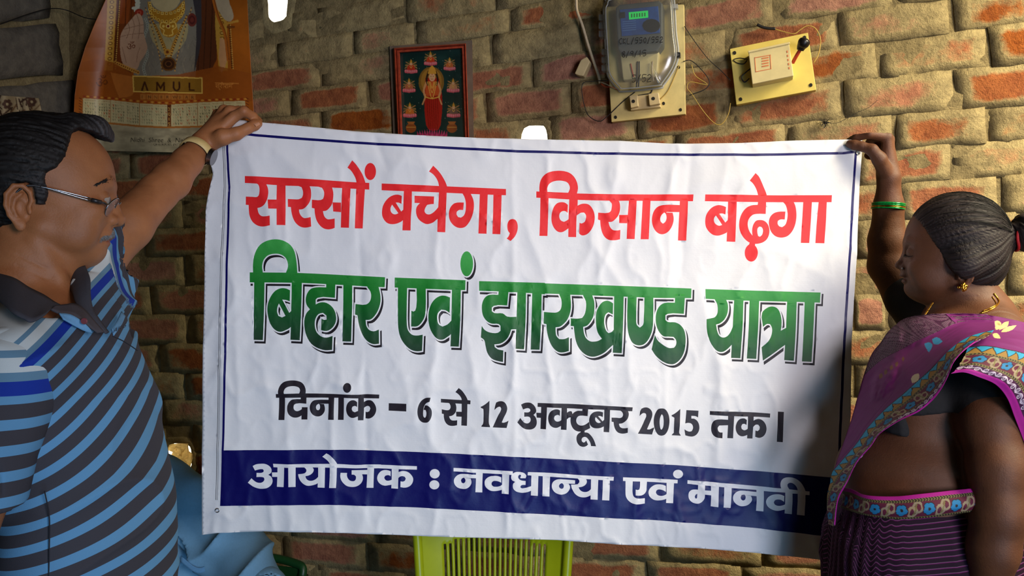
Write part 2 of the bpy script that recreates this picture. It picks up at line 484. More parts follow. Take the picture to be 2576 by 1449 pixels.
BLACK = [
 (690, 940, 7.5765, [
 "75,368 640,358 1200,368 1640,380 1800,370 2028,378 2025,450 1740,447 1640,450 1360,440 75,440",
 "118,380 118,300 150,210 210,150 290,122 390,115 480,125 560,160 610,220 635,300 628,380 | 232,375 225,320 245,270 290,238 370,222 450,228 505,252 528,300 520,340 500,375",
 "135,400 248,400 245,650 238,858 125,858 132,650",
 "540,400 650,400 648,552 450,552 415,575 408,620 420,665 460,692 510,685 560,655 562,618 672,618 668,850 555,850 555,775 500,805 440,815 380,802 325,760 295,700 288,640 295,580 325,520 370,480 430,467 540,467",
 "1085,478 860,478 790,490 740,535 715,600 718,670 750,735 800,778 860,793 920,780 970,735 995,680 995,620 980,560 900,552 1085,552 | 885,552 845,575 828,620 840,665 868,678 895,660 905,620 900,580",
 "1068,420 1178,420 1170,650 1168,855 1060,855 1068,650", "1255,430 1362,430 1360,650 1355,855 1247,855 1252,650", "E 1424,250 77,92",
 "1612,520 1575,492 1530,482 1480,495 1430,545 1405,620 1408,700 1440,770 1490,808 1540,815 1590,800 1650,780 1650,680 1625,685 1570,708 1530,690 1512,645 1525,605 1560,590 1590,595 1612,615",
 "1632,440 1735,440 1740,650 1730,860 1628,860 1630,650",
 "1735,518 1790,490 1840,482 1890,495 1940,550 1968,620 1970,680 1945,750 1900,800 1840,828 1768,825 1768,700 1800,708 1840,690 1860,640 1845,605 1810,590 1770,605 1730,635",
 "2208,538 2542,548 2540,692 2205,678"]),
 (1030, 960, 9.2, [
 "515,340 440,340 370,362 300,415 245,500 218,590 212,680 225,770 260,850 320,900 390,912 450,900 500,850 530,780 542,700 535,630 505,570 460,530 420,515 385,515 355,600 350,615 400,625 417,680 412,750 395,790 380,800 355,780 342,720 345,640 355,570 385,500 430,455 490,435",
 "745,370 1225,398 1355,400 1425,408 1420,495 1350,492 1220,485 745,455",
 "1155,122 1220,175 1290,265 1340,350 1365,420 1225,420 1210,350 1150,270 1078,215",
 "900,460 940,475 965,530 960,590 930,625 880,632 765,610 768,710 810,718 815,800 840,890 890,955 950,985 1030,990 1115,975 1120,860 1050,868 990,860 950,820 935,770 990,760 1040,730 1085,670 1100,590 1095,530 1075,470 900,440",
 "1092,665 1225,668 1225,782 1098,775", "1222,460 1352,460 1348,750 1342,988 1212,980 1220,750",
 "1858,412 1855,600 1845,800 1848,940 1870,990 1870,1015 1675,1005 1675,990 1710,940 1722,800 1722,650 1718,600 1660,572 1658,550 1720,520 1780,480",
 "1970,625 1985,540 2010,455 2070,428 2150,425 2210,455 2250,520 2265,590 2245,680 2190,790 2140,905 2170,915 2230,900 2295,868 2250,1035 1932,1020 2000,870 2060,740 2110,650 2125,590 2105,550 2080,548 2030,570"]),
 (1290, 980, 8.05, [
 "165,280 230,248 300,238 370,250 430,300 465,370 465,430 415,485 455,530 478,600 475,680 440,740 390,770 310,778 240,765 160,710 90,635 150,545 190,600 240,645 300,655 340,630 358,580 345,540 320,522 228,522 228,432 320,432 350,410 350,380 330,358 290,350 205,375",
 "470,440 575,445 575,545 478,540", "498,245 1200,265 2400,332 2392,410 2310,408 1950,385 1500,368 1085,350 680,333 495,323",
 "568,310 685,320 675,550 662,770 552,765 560,550",
 "945,395 910,375 860,370 800,385 745,430 712,500 708,580 730,660 775,715 830,740 890,740 950,712 985,700 985,575 940,608 885,617 845,595 825,550 840,505 880,485 915,485 940,505",
 "975,330 1087,340 1082,560 1075,785 962,778 970,560", "1080,440 1130,412 1170,408 1183,425 1195,485 1190,540 1130,535 1080,575",
 "1390,340 1508,345 1495,505 1360,498 1310,510 1275,560 1272,620 1300,670 1350,695 1410,690 1470,665 1525,620 1548,745 1480,780 1430,800 1365,815 1290,810 1220,770 1175,700 1155,620 1160,540 1185,480 1230,430 1300,402 1390,402",
 "1365,790 1440,790 1435,830 1500,840 1560,890 1610,960 1640,1030 1665,1110 1565,1105 1550,1040 1510,970 1470,930 1430,920 1390,940 1375,980 1390,1020 1420,1035 1445,1020 1468,990 1505,1075 1470,1105 1410,1120 1340,1100 1290,1040 1272,960 1285,890 1320,850 1360,825",
 "1805,432 1750,415 1680,412 1610,430 1555,480 1530,550 1528,620 1550,690 1600,735 1680,750 1760,738 1815,715 1840,700 1840,565 1795,610 1705,505 1750,505 1798,525 | 1660,525 1760,630 1715,643 1670,620 1648,580 1648,545",
 "1830,370 1945,380 1938,600 1927,830 1815,822 1825,600",
 "2140,390 2190,430 2205,480 2190,525 2150,545 2080,540 1975,535 1975,615 2015,625 2025,700 2055,780 2105,835 2180,857 2250,852 2300,838 2300,740 2240,750 2180,745 2140,715 2125,660 2190,650 2250,610 2300,550 2320,480 2315,430 2300,395 2140,370"]),
 (1590, 1000, 6.283, [
 "95,270 105,200 125,155 170,137 220,138 265,165 292,210 295,260 270,340 235,420 210,475 250,478 290,460 325,445 290,558 68,543 130,430 175,330 200,270 195,235 165,222 130,235",
 "440,150 490,160 535,215 560,300 560,400 535,500 490,560 435,577 385,560 340,490 318,400 320,300 350,210 390,160 | 440,240 420,280 408,360 415,440 425,475 440,483 460,450 470,380 468,310 458,260",
 "735,160 730,350 722,480 720,540 742,572 740,580 600,572 605,560 632,535 635,420 640,300 630,290 600,275 595,258 640,235 690,200",
 "832,180 1022,190 1015,295 975,275 910,270 910,312 960,318 1010,360 1035,430 1030,500 995,560 940,592 880,592 815,575 800,480 840,505 880,517 915,510 935,470 930,420 905,390 860,380 812,388 822,300",
 "1200,195 1800,212 2150,237 2145,300 1885,285 1575,275 1198,255",
 "1490,330 1320,325 1270,340 1235,385 1220,450 1225,520 1255,575 1300,605 1395,620 1397,530 1350,525 1325,500 1320,450 1345,418 1490,415",
 "1480,250 1580,255 1570,450 1562,622 1472,618 1480,450",
 "1778,335 1740,310 1700,310 1650,335 1615,390 1603,450 1615,520 1650,570 1700,592 1750,585 1800,565 1805,465 1770,490 1735,497 1700,475 1692,435 1710,400 1740,395 1775,415",
 "1795,265 1890,270 1880,450 1870,628 1785,625 1795,450",
 "1880,350 1930,325 1975,320 2030,345 2075,400 2092,470 2080,540 2040,595 1975,618 1912,600 1915,500 1950,512 1980,490 1985,445 1960,412 1925,410 1875,450",
 "2268,205 2365,212 2345,685 2250,678"]),
]
WHITE = [
 (620, 1120, 7.5765, [
 "172,360 230,330 310,318 400,320 470,350 515,395 530,440 520,485 465,525 520,560 545,610 545,670 510,730 450,770 380,785 300,785 220,760 150,720 85,670 150,590 200,635 250,665 320,675 370,655 393,615 385,580 350,568 243,568 245,488 340,488 375,470 380,440 360,420 310,420 215,445",
 "535,480 645,480 645,565 540,565",
 "555,318 840,325 1240,318 1770,320 2120,340 2400,328 2590,332 2590,402 2460,403 2330,398 2120,405 1760,390 985,385 850,390 565,382",
 "640,370 768,370 765,550 758,755 630,750 638,550", "848,370 985,375 985,750 852,752",
 "1150,385 1185,420 1188,455 1165,485 1120,502 1032,512 1040,560 1070,630 1120,685 1180,720 1240,728 1320,715 1400,682 1420,660 1420,550 1370,600 1310,630 1255,635 1205,615 1180,580 1172,545 1230,535 1285,505 1320,460 1325,420 1305,385 1150,365",
 "1410,375 1540,378 1535,550 1533,765 1400,760 1410,550", "1630,380 1760,380 1758,550 1748,768 1618,768 1628,550",
 "1560,122 1620,150 1690,210 1740,275 1765,320 1765,400 1650,400 1640,350 1620,300 1570,245 1485,185",
 "2345,432 2038,440 2038,522 2090,528 2120,560 2115,610 2090,640 2045,645 2000,630 1960,580 1948,530 1952,490 1830,487 1825,560 1845,630 1890,690 1950,735 2020,752 2090,752 2150,735 2210,690 2245,630 2250,570 2235,515 2345,518",
 "2335,380 2462,380 2455,550 2450,770 2320,768 2330,550"]),
 (920, 1140, 7.5765, [
 "280,183 995,212 995,278 650,268 280,252",
 "500,310 450,290 390,285 330,300 275,350 248,410 250,470 285,530 340,568 400,580 460,572 530,562 530,465 490,480 440,488 400,470 378,430 395,395 440,382 480,388 498,405",
 "520,240 652,250 645,450 640,635 512,630 518,450",
 "640,325 700,305 760,303 830,325 890,380 922,440 920,500 890,560 835,602 760,618 685,605 688,495 730,503 770,485 785,445 765,410 720,397 680,405 640,440",
 "E 1332,350 95,88", "E 1325,558 95,86", "1688,240 2590,292 2590,358 2240,342 1688,305",
 "2125,372 1880,355 1800,362 1740,395 1700,450 1695,510 1720,570 1770,615 1850,635 1920,632 1980,600 2020,540 2025,490 2010,440 1900,428 2125,438 | 1885,425 1845,440 1825,480 1840,520 1870,533 1900,515 1912,475 1900,445",
 "2110,300 2238,310 2230,500 2228,705 2098,698 2108,500"]),
 (1240, 1150, 8.05, [
 "100,225 403,240 400,312 325,308 190,302 100,297",
 "172,365 120,345 60,335 0,338 -60,350 -120,385 -155,430 -162,480 -150,540 -110,590 -50,628 20,642 90,638 200,612 200,508 130,545 60,555 10,545 -20,515 -22,480 5,445 50,435 110,445 170,470",
 "190,290 332,300 325,500 320,700 180,693 188,500",
 "660,385 555,380 552,360 570,335 560,315 540,310 515,330 510,370 530,400 570,425 620,435 660,440 658,520 585,520 560,535 555,565 580,585 640,580 700,565 785,540 785,630 700,660 620,675 540,670 460,640 415,590 402,530 415,480 450,450 395,425 370,380 375,320 410,280 460,258 520,255 590,265 650,295 675,335",
 "705,260 1200,280 1720,318 2425,355 2418,432 2340,428 1960,405 1870,400 1700,388 1150,355 700,325",
 "775,320 915,335 908,550 902,737 765,728 770,550", "1003,335 1150,345 1140,550 1135,750 995,742 1000,550",
 "1650,425 1400,405 1320,402 1250,425 1200,470 1183,540 1200,610 1250,670 1320,705 1395,712 1460,695 1515,650 1545,590 1545,545 1520,495 1410,488 1648,498 | 1385,482 1345,500 1325,540 1340,580 1380,598 1412,585 1425,545 1410,500",
 "1700,388 1730,420 1730,465 1700,505 1640,512 1570,512 1580,570 1610,640 1660,710 1730,755 1810,770 1880,762 1960,722 1990,690 1990,570 1930,635 1870,660 1820,660 1770,640 1735,600 1720,565 1780,558 1840,530 1875,490 1885,440 1870,400 1700,360",
 "1970,390 2115,395 2105,600 2098,812 1958,805 1965,600", "2205,400 2345,405 2340,600 2333,828 2190,820 2200,600"]),
 (1540, 1160, 9.9077, [
 "240,350 1000,385 1595,425 1592,510 1500,508 1320,495 830,465 480,450 238,438",
 "300,420 480,420 472,600 475,740 500,820 560,860 640,872 780,870 778,1000 680,1012 560,1010 450,980 360,910 310,820 298,700 300,550",
 "662,440 835,440 825,600 820,680 780,750 720,790 640,800 548,795 550,650 600,660 640,650 655,600",
 "1300,570 1220,540 1130,530 1030,545 940,600 885,670 872,740 895,820 950,880 1030,920 1120,928 1220,915 1340,880 1340,755 1260,800 1160,812 1090,790 1055,740 1065,690 1110,660 1170,660 1240,680 1300,715",
 "1320,470 1505,490 1490,750 1480,998 1305,990 1318,750", "E 1603,280 122,108",
 "1838,430 2300,462 2590,488 2590,585 2095,545 1835,518",
 "2095,520 2270,530 2260,700 2260,870 2230,930 2170,985 2090,1010 2010,1000 1930,960 1875,890 1860,800 1880,720 1940,670 2020,660 2095,665 | 2080,768 2040,790 2015,840 2030,880 2055,888 2075,870",
 "2250,675 2430,690 2430,800 2250,785"]),
 (1760, 1190, 8.587, [
 "340,165 900,215 1700,295 2320,360 2318,438 2230,432 2065,410 1955,405 1800,385 1340,350 1175,325 650,285 340,250",
 "200,150 375,165 365,450 358,690 198,672 205,450", "490,220 650,235 640,470 625,710 470,695 480,470",
 "1195,372 900,340 820,342 740,375 690,430 675,500 695,570 750,630 830,668 910,672 990,650 1050,600 1080,540 1075,490 1055,450 930,428 1195,460 | 915,422 860,430 835,480 850,525 890,550 930,535 945,490 935,440",
 "1180,280 1340,300 1335,550 1320,780 1170,770 1180,550",
 "1775,455 1700,425 1620,415 1520,430 1430,480 1385,550 1385,610 1420,680 1500,735 1600,765 1690,762 1810,735 1815,620 1730,655 1640,662 1570,635 1545,590 1570,545 1630,525 1700,535 1765,575",
 "1800,340 1955,355 1950,600 1938,845 1780,828 1790,600",
 "1720,320 1700,240 1705,170 1740,105 1800,70 1880,60 1980,72 2070,115 2150,190 2200,270 2230,350 2230,420 2065,420 2065,330 2040,260 1990,205 1930,178 1880,185 1850,215 1855,260 1885,310 1900,345",
 "2065,390 2232,400 2222,650 2210,875 2048,858 2058,650"]),
]


def smooth_poly(pts, cosmax=0.72):
    """round the polygon where it turns gently, keep real corners"""
    p = np.array(pts, float)
    n = len(p)
    e = np.roll(p, -1, 0) - p
    L = np.hypot(e[:, 0], e[:, 1]) + 1e-9
    u = e / L[:, None]
    cosn = (u * np.roll(u, 1, 0)).sum(1)
    sm = cosn > cosmax
    out = []
    for i in range(n):
        j = (i + 1) % n
        out.append(p[i])
        if not (sm[i] or sm[j]) or L[i] < 6:
            continue
        t0 = (u[i] + u[i - 1]) if sm[i] else u[i]
        t1 = (u[i] + u[j]) if sm[j] else u[i]
        t0 = t0 / np.linalg.norm(t0) * L[i]
        t1 = t1 / np.linalg.norm(t1) * L[i]
        for t in (0.5,) if L[i] < 45 else (1 / 3, 2 / 3):
            h00 = 2 * t ** 3 - 3 * t * t + 1; h10 = t ** 3 - 2 * t * t + t
            h01 = -2 * t ** 3 + 3 * t * t; h11 = t ** 3 - t * t
            out.append(h00 * p[i] + h10 * t0 + h01 * p[j] + h11 * t1)
    return np.array(out)


def parse(groups):
    """-> list of pieces, each a list of rings in photograph pixels"""
    res = []
    for ox, oy, s, pcs in groups:
        for t in pcs:
            rings = []
            if t[0] == 'E':
                c, r = t[2:].split()
                cx, cy = map(float, c.split(',')); rx, ry = map(float, r.split(','))
                th = np.arange(28) / 28 * 2 * math.pi
                rings.append(np.stack([cx + rx * np.cos(th), cy + ry * np.sin(th)], 1))
            else:
                for k, part in enumerate(t.split('|')):
                    q = [tuple(map(float, a.split(','))) for a in part.split()]
                    rings.append(smooth_poly(q))
            res.append([r / s + np.array([ox, oy]) for r in rings])
    return res


def inside(rings, X, Y):
    r = np.zeros(len(X), bool)
    for ring in rings:
        x0, y0 = ring[:, 0], ring[:, 1]
        x1, y1 = np.roll(x0, -1), np.roll(y0, -1)
        for a, b, c, d in zip(x0, y0, x1, y1):
            if b == d: continue
            m = ((Y >= b) != (Y >= d)) & (X < (c - a) * (Y - b) / (d - b) + a)
            r ^= m
    return r


def offset_ring(p, d, outer=True):
    """miter offset; d > 0 grows the outer ring"""
    area2 = (p[:, 0] * np.roll(p[:, 1], -1) - np.roll(p[:, 0], -1) * p[:, 1]).sum()
    if (area2 < 0): d = -d
    if not outer: d = -d
    e = np.roll(p, -1, 0) - p
    e /= (np.hypot(e[:, 0], e[:, 1]) + 1e-9)[:, None]
    nrm = np.stack([e[:, 1], -e[:, 0]], 1)
    n0 = np.roll(nrm, 1, 0)
    s = nrm + n0
    l = (s * s).sum(1)
    s = s * (2 / np.maximum(l, 0.9))[:, None]
    return p + s * d
# ------------------------------------------------------------------ the banner
YB = 1.70
BAN_OUT = ([(598, 302), (628, 305), (657, 309), (760, 318), (880, 330), (1030, 340), (1200, 348), (1290, 350), (1400, 353), (1560, 355), (1690, 362), (1850, 361), (2000, 354), (2130, 352), (2167, 353),
  (2165, 381), (2157, 488), (2152, 626), (2143, 747), (2136, 850), (2133, 1040), (2126, 1150), (2118, 1280), (2112, 1408),
  (2080, 1404), (2000, 1395), (1900, 1385), (1740, 1372), (1560, 1363), (1400, 1352), (1060, 1342), (850, 1333), (670, 1330), (555, 1334), (516, 1339),
  (515, 1150), (515, 1000), (517, 800), (518, 650), (520, 526), (526, 487), (537, 438), (529, 405), (545, 380), (565, 355), (580, 330)])


def strip(pts, w):
    p = np.array(pts, float)
    t = np.gradient(p, axis=0)
    t /= np.hypot(t[:, 0], t[:, 1])[:, None]
    n = np.stack([-t[:, 1], t[:, 0]], 1) * w / 2
    return np.concatenate([p + n, (p - n)[::-1]])


def line_d(x, y, x0, y0, x1, y1):
    dx, dy = x1 - x0, y1 - y0
    L = math.hypot(dx, dy)
    t = np.clip(((x - x0) * dx + (y - y0) * dy) / L / L, 0, 1)
    ex, ey = x - x0 - t * dx, y - y0 - t * dy
    return np.hypot(ex, ey) * np.sign(ex * dy - ey * dx + 1e-9), t


# folds: x0, y0, x1, y1, half width px, height mm (positive towards the camera)
FOLDS = [
 (600, 320, 720, 640, 46, 5.5), (585, 330, 612, 1250, 40, 3.5), (640, 330, 900, 560, 50, 4.0), (700, 330, 1250, 470, 40, 2.0),
 (2150, 385, 1960, 520, 55, 5.0), (2140, 385, 2060, 760, 55, 3.0), (2140, 380, 1700, 480, 40, 2.5), (2150, 400, 2105, 900, 40, 2.5),
 (895, 330, 935, 1330, 10, -1.3), (1288, 345, 1296, 1345, 12, 1.5), (1690, 360, 1660, 1365, 11, 1.2), (1740, 360, 1700, 760, 14, -1.4), (1480, 352, 1560, 1360, 12, 1.0),
 (940, 330, 975, 430, 12, -1.6), (1560, 356, 1530, 560, 15, 1.5), (1710, 380, 1655, 560, 9, 1.6), (1830, 365, 1790, 640, 20, 1.6),
 (1840, 370, 1990, 900, 24, 1.6), (560, 640, 575, 1330, 18, 2.4), (1750, 700, 1860, 1180, 22, 1.8), (1820, 760, 1790, 1330, 15, 1.8),
 (1090, 640, 1080, 1320, 20, 1.4), (720, 880, 738, 1330, 18, 1.8), (836, 1000, 850, 1330, 10, 1.8), (940, 1150, 915, 1333, 16, 1.8), (1106, 1260, 1086, 1340, 10, 1.8),
 (1320, 560, 1400, 780, 22, 2.0), (1400, 800, 1520, 1120, 24, 1.8), (1560, 560, 1500, 700, 12, 2.0), (1930, 620, 2080, 700, 26, 1.6), (1480, 600, 1660, 860, 18, 1.6),
 (660, 870, 700, 1110, 26, 2.0), (850, 880, 905, 1120, 22, 2.0), (1000, 880, 1060, 1110, 26, 1.6), (1180, 880, 1230, 1110, 20, 1.5),
 (1600, 1240, 1590, 1362, 12, 1.8), (1700, 1260, 1730, 1372, 16, 2.2), (1930, 1240, 1960, 1390, 18, 1.5), (1280, 1240, 1270, 1345, 11, 1.6)]


def ban_h(x, y):
    """height of the sheet in metres towards the camera at photograph pixel"""
    h = np.zeros_like(x)
    for x0, y0, x1, y1, w, a in FOLDS:
        d, t = line_d(x, y, x0, y0, x1, y1)
        wob = 5 * (noise2(x / 60, y / 60, 5) - 0.5)
        q = np.abs(d + wob) / w
        prof = np.exp(-q ** 1.25)
        h += 1.5 * a * 1e-3 * prof * (0.35 + 0.65 * np.sin(np.clip(t, 0.0, 1) * math.pi * 0.9 + 0.25))
    # broad billow + small crumples
    h += 0.008 * np.sin((x - 520) / 1640 * math.pi * 1.0) * np.sin((y - 310) / 1050 * math.pi) 
    h += 0.0045 * fbm2(x / 260, y / 420, 3, 2)
    r = 1 - np.abs(fbm2(x / 95, y / 150, 9, 2)) * 2
    h += 0.0024 * r ** 3
    r = 1 - np.abs(fbm2(x / 48, y / 60, 21, 2)) * 2.4
    h += 0.0013 * np.clip(r, -1, 1) ** 3 * (0.35 + noise2(x / 200, y / 200, 4)) * np.clip((y - 450) / 500, 0.3, 1)
    return h


def ban_pt(x, y):
    Y = YB - ban_h(x, y) - 0.03 * (y - 302) / 1100 * 0.6
    return np.stack([(x - 1288.0) / FPX * YB, Y, CZ - (y - 724.5) / FPX * YB], 1)


def build_banner():
    red, green, black, white = parse(RED), parse(GREEN), parse(BLACK), parse(WHITE)
    hal = [[offset_ring(r, 3.2, k == 0) for k, r in enumerate(p)] for p in green]
    shd = [[offset_ring(r, 2.6, k == 0) + np.array([4.6, 6.0]) for k, r in enumerate(p)] for p in green]
    navy = [
     [np.array([(570, 1128), (891, 1127), (1100, 1134), (1291, 1144), (1500, 1154.6), (1700, 1166), (1900, 1181), (2085, 1197), (2106, 1199), (2100, 1270), (2097, 1348), (2083, 1345), (1909, 1324), (1664, 1304), (1400, 1289.4), (1083, 1272), (844, 1263.5), (562, 1266.5)], float)],
     [strip([(611, 338), (647, 342.5), (876, 359), (1069, 370), (1300, 382), (1476, 386.5), (1716, 390), (1900, 390.5), (2012, 388.6), (2119, 387), (2151, 383.5)], 6.5)],
     [strip([(574, 350), (577, 430), (580, 471), (578, 560), (576, 650), (573.5, 900), (569, 1128), (565, 1266)], 5.6)],
     [strip([(2148, 384), (2143, 453), (2133, 626), (2121, 799), (2111, 991), (2103, 1184), (2101, 1205)], 6.5)],
    ]
    grey = [[strip([(563, 365), (566.5, 470), (563, 560), (560, 650), (557, 900), (551, 1252)], 1.3)], [strip([(567, 365), (570.5, 470), (567, 560), (564, 650), (561, 900), (555, 1252)], 1.0)]]
    outline = np.array(BAN_OUT, float)
    layers = [('white', white), ('navy', navy), ('grey', grey), ('red', red), ('green', green), ('halo', hal), ('shadow', shd), ('black', black)]
    verts, edges = [], []

    def ring(r):
        b = len(verts)
        # split long edges so the print follows the folds
        q = []
        for i in range(len(r)):
            a, c = r[i], r[(i + 1) % len(r)]
            m = max(1, int(np.hypot(*(c - a)) / 14))
            for k in range(m):
                q.append(a + (c - a) * k / m)
        verts.extend(map(tuple, q))
        n = len(q)
        edges.extend((b + i, b + (i + 1) % n) for i in range(n))
    ring(outline)
    for _, lay in layers:
        for pc in lay:
            for r in pc:
                ring(r)
    g = 6.0
    gx, gy = np.meshgrid(np.arange(520, 2168, g), np.arange(306, 1406, g))
    gx = gx + (np.arange(gx.shape[0]) % 2)[:, None] * g / 2
    gx, gy = gx.ravel(), gy.ravel()
    m = inside([outline], gx, gy)
    verts.extend(zip(gx[m].tolist(), gy[m].tolist()))
    vo, eo, fo, _, _, _ = delaunay_2d_cdt([Vector(v) for v in verts], edges, [], 0, 1e-3, False)
    vo = np.array([(v[0], v[1]) for v in vo])
    fo = np.array(fo)
    c = vo[fo].mean(1)
    keep = inside([outline], c[:, 0], c[:, 1])
    fo = fo[keep]; c = c[keep]
    # make faces look at the camera
    a, b, d = vo[fo[:, 0]], vo[fo[:, 1]], vo[fo[:, 2]]
    cr = (b[:, 0] - a[:, 0]) * (d[:, 1] - a[:, 1]) - (b[:, 1] - a[:, 1]) * (d[:, 0] - a[:, 0])
    fo[cr > 0] = fo[cr > 0][:, ::-1]
    mi = np.zeros(len(fo), np.int32)

    def hit(lay):
        r = np.zeros(len(c), bool)
        for pc in lay:
            o = pc[0]
            bb = (c[:, 0] > o[:, 0].min()) & (c[:, 0] < o[:, 0].max()) & (c[:, 1] > o[:, 1].min()) & (c[:, 1] < o[:, 1].max())
            if bb.any():
                idx = np.where(bb)[0]
                r[idx] |= inside(pc, c[idx, 0], c[idx, 1])
        return r
    H = {k: hit(l) for k, l in layers}
    mi[H['shadow']] = 5
    mi[H['halo']] = 6
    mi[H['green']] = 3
    mi[H['red']] = 2
    mi[H['black']] = 4
    mi[H['grey']] = 5
    mi[H['navy']] = 1
    mi[H['white']] = 6
    gen = {}

    def vinyl(name, rgb, rough=0.5, grad=None):
        M = Mat(name, rgb, rough, 0.0, 0.35)
        vec = M.coords('Object', (1, 1, 1))
        w = M.n('ShaderNodeTexWave', wave_type='BANDS', bands_direction='Z')
        w.inputs['Scale'].default_value = 240
        w.inputs['Distortion'].default_value = 0.4
        M.l(vec, w.inputs['Vector'])
        nz = M.noise(55, 3, 0.6, vec)
        mx = M.math('MULTIPLY_ADD', nz, 1.0, M.math('MULTIPLY', w.outputs[0], 0.05))
        M.bump(mx, 0.22, 0.002)
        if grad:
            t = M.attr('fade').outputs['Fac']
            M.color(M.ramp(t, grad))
        # thin coated cloth lets a little light through
        tr = M.n('ShaderNodeBsdfTranslucent')
        tr.inputs[0].default_value = (*[min(1, q * 1.0) for q in rgb], 1)
        ms = M.n('ShaderNodeMixShader')
        ms.inputs[0].default_value = 0.12
        M.l(M.b.outputs[0], ms.inputs[1]); M.l(tr.outputs[0], ms.inputs[2])
        M.l(ms.outputs[0], M.nt.nodes['Material Output'].inputs[0])
        return M.m
    mats = [vinyl('banner_white', (0.80, 0.80, 0.83)), vinyl('banner_navy', srgb(8, 6, 92), 0.42), vinyl('banner_red', srgb(240, 38, 42)),
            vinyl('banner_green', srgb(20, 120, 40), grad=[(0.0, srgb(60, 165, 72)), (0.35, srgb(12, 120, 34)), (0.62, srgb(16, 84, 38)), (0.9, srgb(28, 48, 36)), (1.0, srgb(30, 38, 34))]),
            vinyl('banner_black', srgb(34, 26, 36)), vinyl('banner_shadow', srgb(22, 14, 22)), vinyl('banner_letter_white', (0.82, 0.82, 0.86))]
    o = mesh('banner', ban_pt(vo[:, 0], vo[:, 1]), fo, None, mats, True)
    o.data.polygons.foreach_set('material_index', mi)
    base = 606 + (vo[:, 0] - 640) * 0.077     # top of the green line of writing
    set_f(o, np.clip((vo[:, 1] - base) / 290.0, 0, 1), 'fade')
    # cloth has a thickness
    s = o.modifiers.new('thickness', 'SOLIDIFY'); s.thickness = 0.0006; s.offset = -1
    tag(o, 'white printed vinyl banner with red, green and black Hindi lines held up by two people', 'banner')
    ring_m = simple('grommet_metal', (0.35, 0.35, 0.36), 0.35, 0.1, 60, metal=1.0)
    for gx, gy in ((556, 1277), (2153, 386), (2079, 1357)):
        c0 = ban_pt(np.array([float(gx)]), np.array([float(gy)]))[0] - np.array([0, 0.0012, 0])
        pts = [c0 + np.array([math.cos(t), 0, math.sin(t)]) * 0.0036 for t in np.arange(20) / 20 * 2 * math.pi]
        tube('grommet', pts, 0.0010, o, ring_m, 8, True, smoothp=False)
    return o


banner = build_banner()
# ------------------------------------------------------------------ the room
def masonry_mat(name, brick_a, brick_b, mort_a, mort_b, thr=0.5, bump=0.9, is_mortar=False):
    M = Mat(name, mort_a, 0.92, 0, 0.15)
    vec = M.coords()
    big = M.noise(9, 4, 0.6, vec)
    mid = M.noise(38, 5, 0.65, vec)
    fine = M.noise(150, 5, 0.75, vec)
    soot = M.noise(4.2, 3, 0.55, vec)
    mort = M.ramp(mid, [(0.3, mort_a), (0.7, mort_b)])
    if not is_mortar:
        br = M.ramp(mid, [(0.32, brick_a), (0.68, brick_b)])
        e = M.attr('show').outputs['Fac']
        w = M.math('ADD', M.math('MULTIPLY', e, 1.0), M.math('MULTIPLY', big, 1.15))
        w = M.math('ADD', w, M.math('MULTIPLY', mid, 0.35))
        w = M.math('ADD', w, M.math('MULTIPLY', fine, 0.3))
        f = M.n('ShaderNodeMapRange')
        f.inputs['From Min'].default_value = 1.02 + thr * 0.3
        f.inputs['From Max'].default_value = 1.26 + thr * 0.3
        M.l(w, f.inputs['Value'])
        rnd = M.n('ShaderNodeObjectInfo').outputs['Random']
        hv = M.n('ShaderNodeHueSaturation')
        M.l(br, hv.inputs['Color'])
        M.l(M.math('MULTIPLY_ADD', rnd, 0.45, 0.78), hv.inputs['Value'])
        M.l(M.math('MULTIPLY_ADD', rnd, -0.35, 1.1), hv.inputs['Saturation'])
        colr = M.mix(f.outputs[0], mort, hv.outputs[0])
        hb = M.math('MULTIPLY_ADD', f.outputs[0], -0.15, M.math('ADD', M.math('MULTIPLY', mid, 0.8), M.math('MULTIPLY', fine, 0.7)))
    else:
        colr = mort
        hb = M.math('ADD', M.math('MULTIPLY', mid, 0.8), M.math('MULTIPLY', fine, 0.7))
    colr = M.mix(M.math('MULTIPLY_ADD', soot, 0.8, -0.22), colr, M.mix(0.5, colr, (0.09, 0.075, 0.06)))
    M.color(colr)
    M.bump(hb, bump, 0.010)
    return M.m


brick_mat = masonry_mat('brick_surface', srgb(136, 72, 42), srgb(178, 108, 64), srgb(128, 113, 80), srgb(182, 163, 116), thr=0.05)
mortar_mat = masonry_mat('mortar_surface', (0, 0, 0), (0, 0, 0), srgb(108, 95, 66), srgb(160, 142, 100), is_mortar=True)
grey_plaster = masonry_mat('grey_block_surface', (0, 0, 0), (0, 0, 0), srgb(96, 92, 84), srgb(128, 122, 108), is_mortar=True, bump=0.5)
pale_plaster = masonry_mat('pale_plaster_surface', (0, 0, 0), (0, 0, 0), srgb(150, 134, 96), srgb(190, 172, 124), is_mortar=True, bump=1.0)
plain_wall = simple('plaster_wall', srgb(120, 108, 92), 0.9, 0.15, 14, 0.3)
floor_mat = simple('earth_floor', srgb(86, 74, 62), 0.85, 0.2, 9, 0.4)
ceil_mat = simple('ceiling_boards', srgb(70, 60, 50), 0.85, 0.25, 7, 0.3)

# course lines of the brickwork: px y at px x = 600, 1300, 2131, 2576
LX = [600, 1300, 2131, 2576]
LINES = [[60, -60, -240, -290], [125, 19, -150, -200], [186, 80, -60, -120], [244, 159, 31, -28], [304, 228, 117, 61], [368, 304, 204, 161], [432, 382, 297, 265],
         [500, 460, 385, 352], [570, 540, 472, 440], [640, 620, 560, 535], [715, 705, 650, 635], [790, 785, 742, 745], [865, 870, 826, 835], [940, 950, 908, 925]]
for k in range(1, 10):
    LINES.append([940 + 66 * k, 950 + 74 * k, 908 + 87.5 * k, 925 + 93 * k])


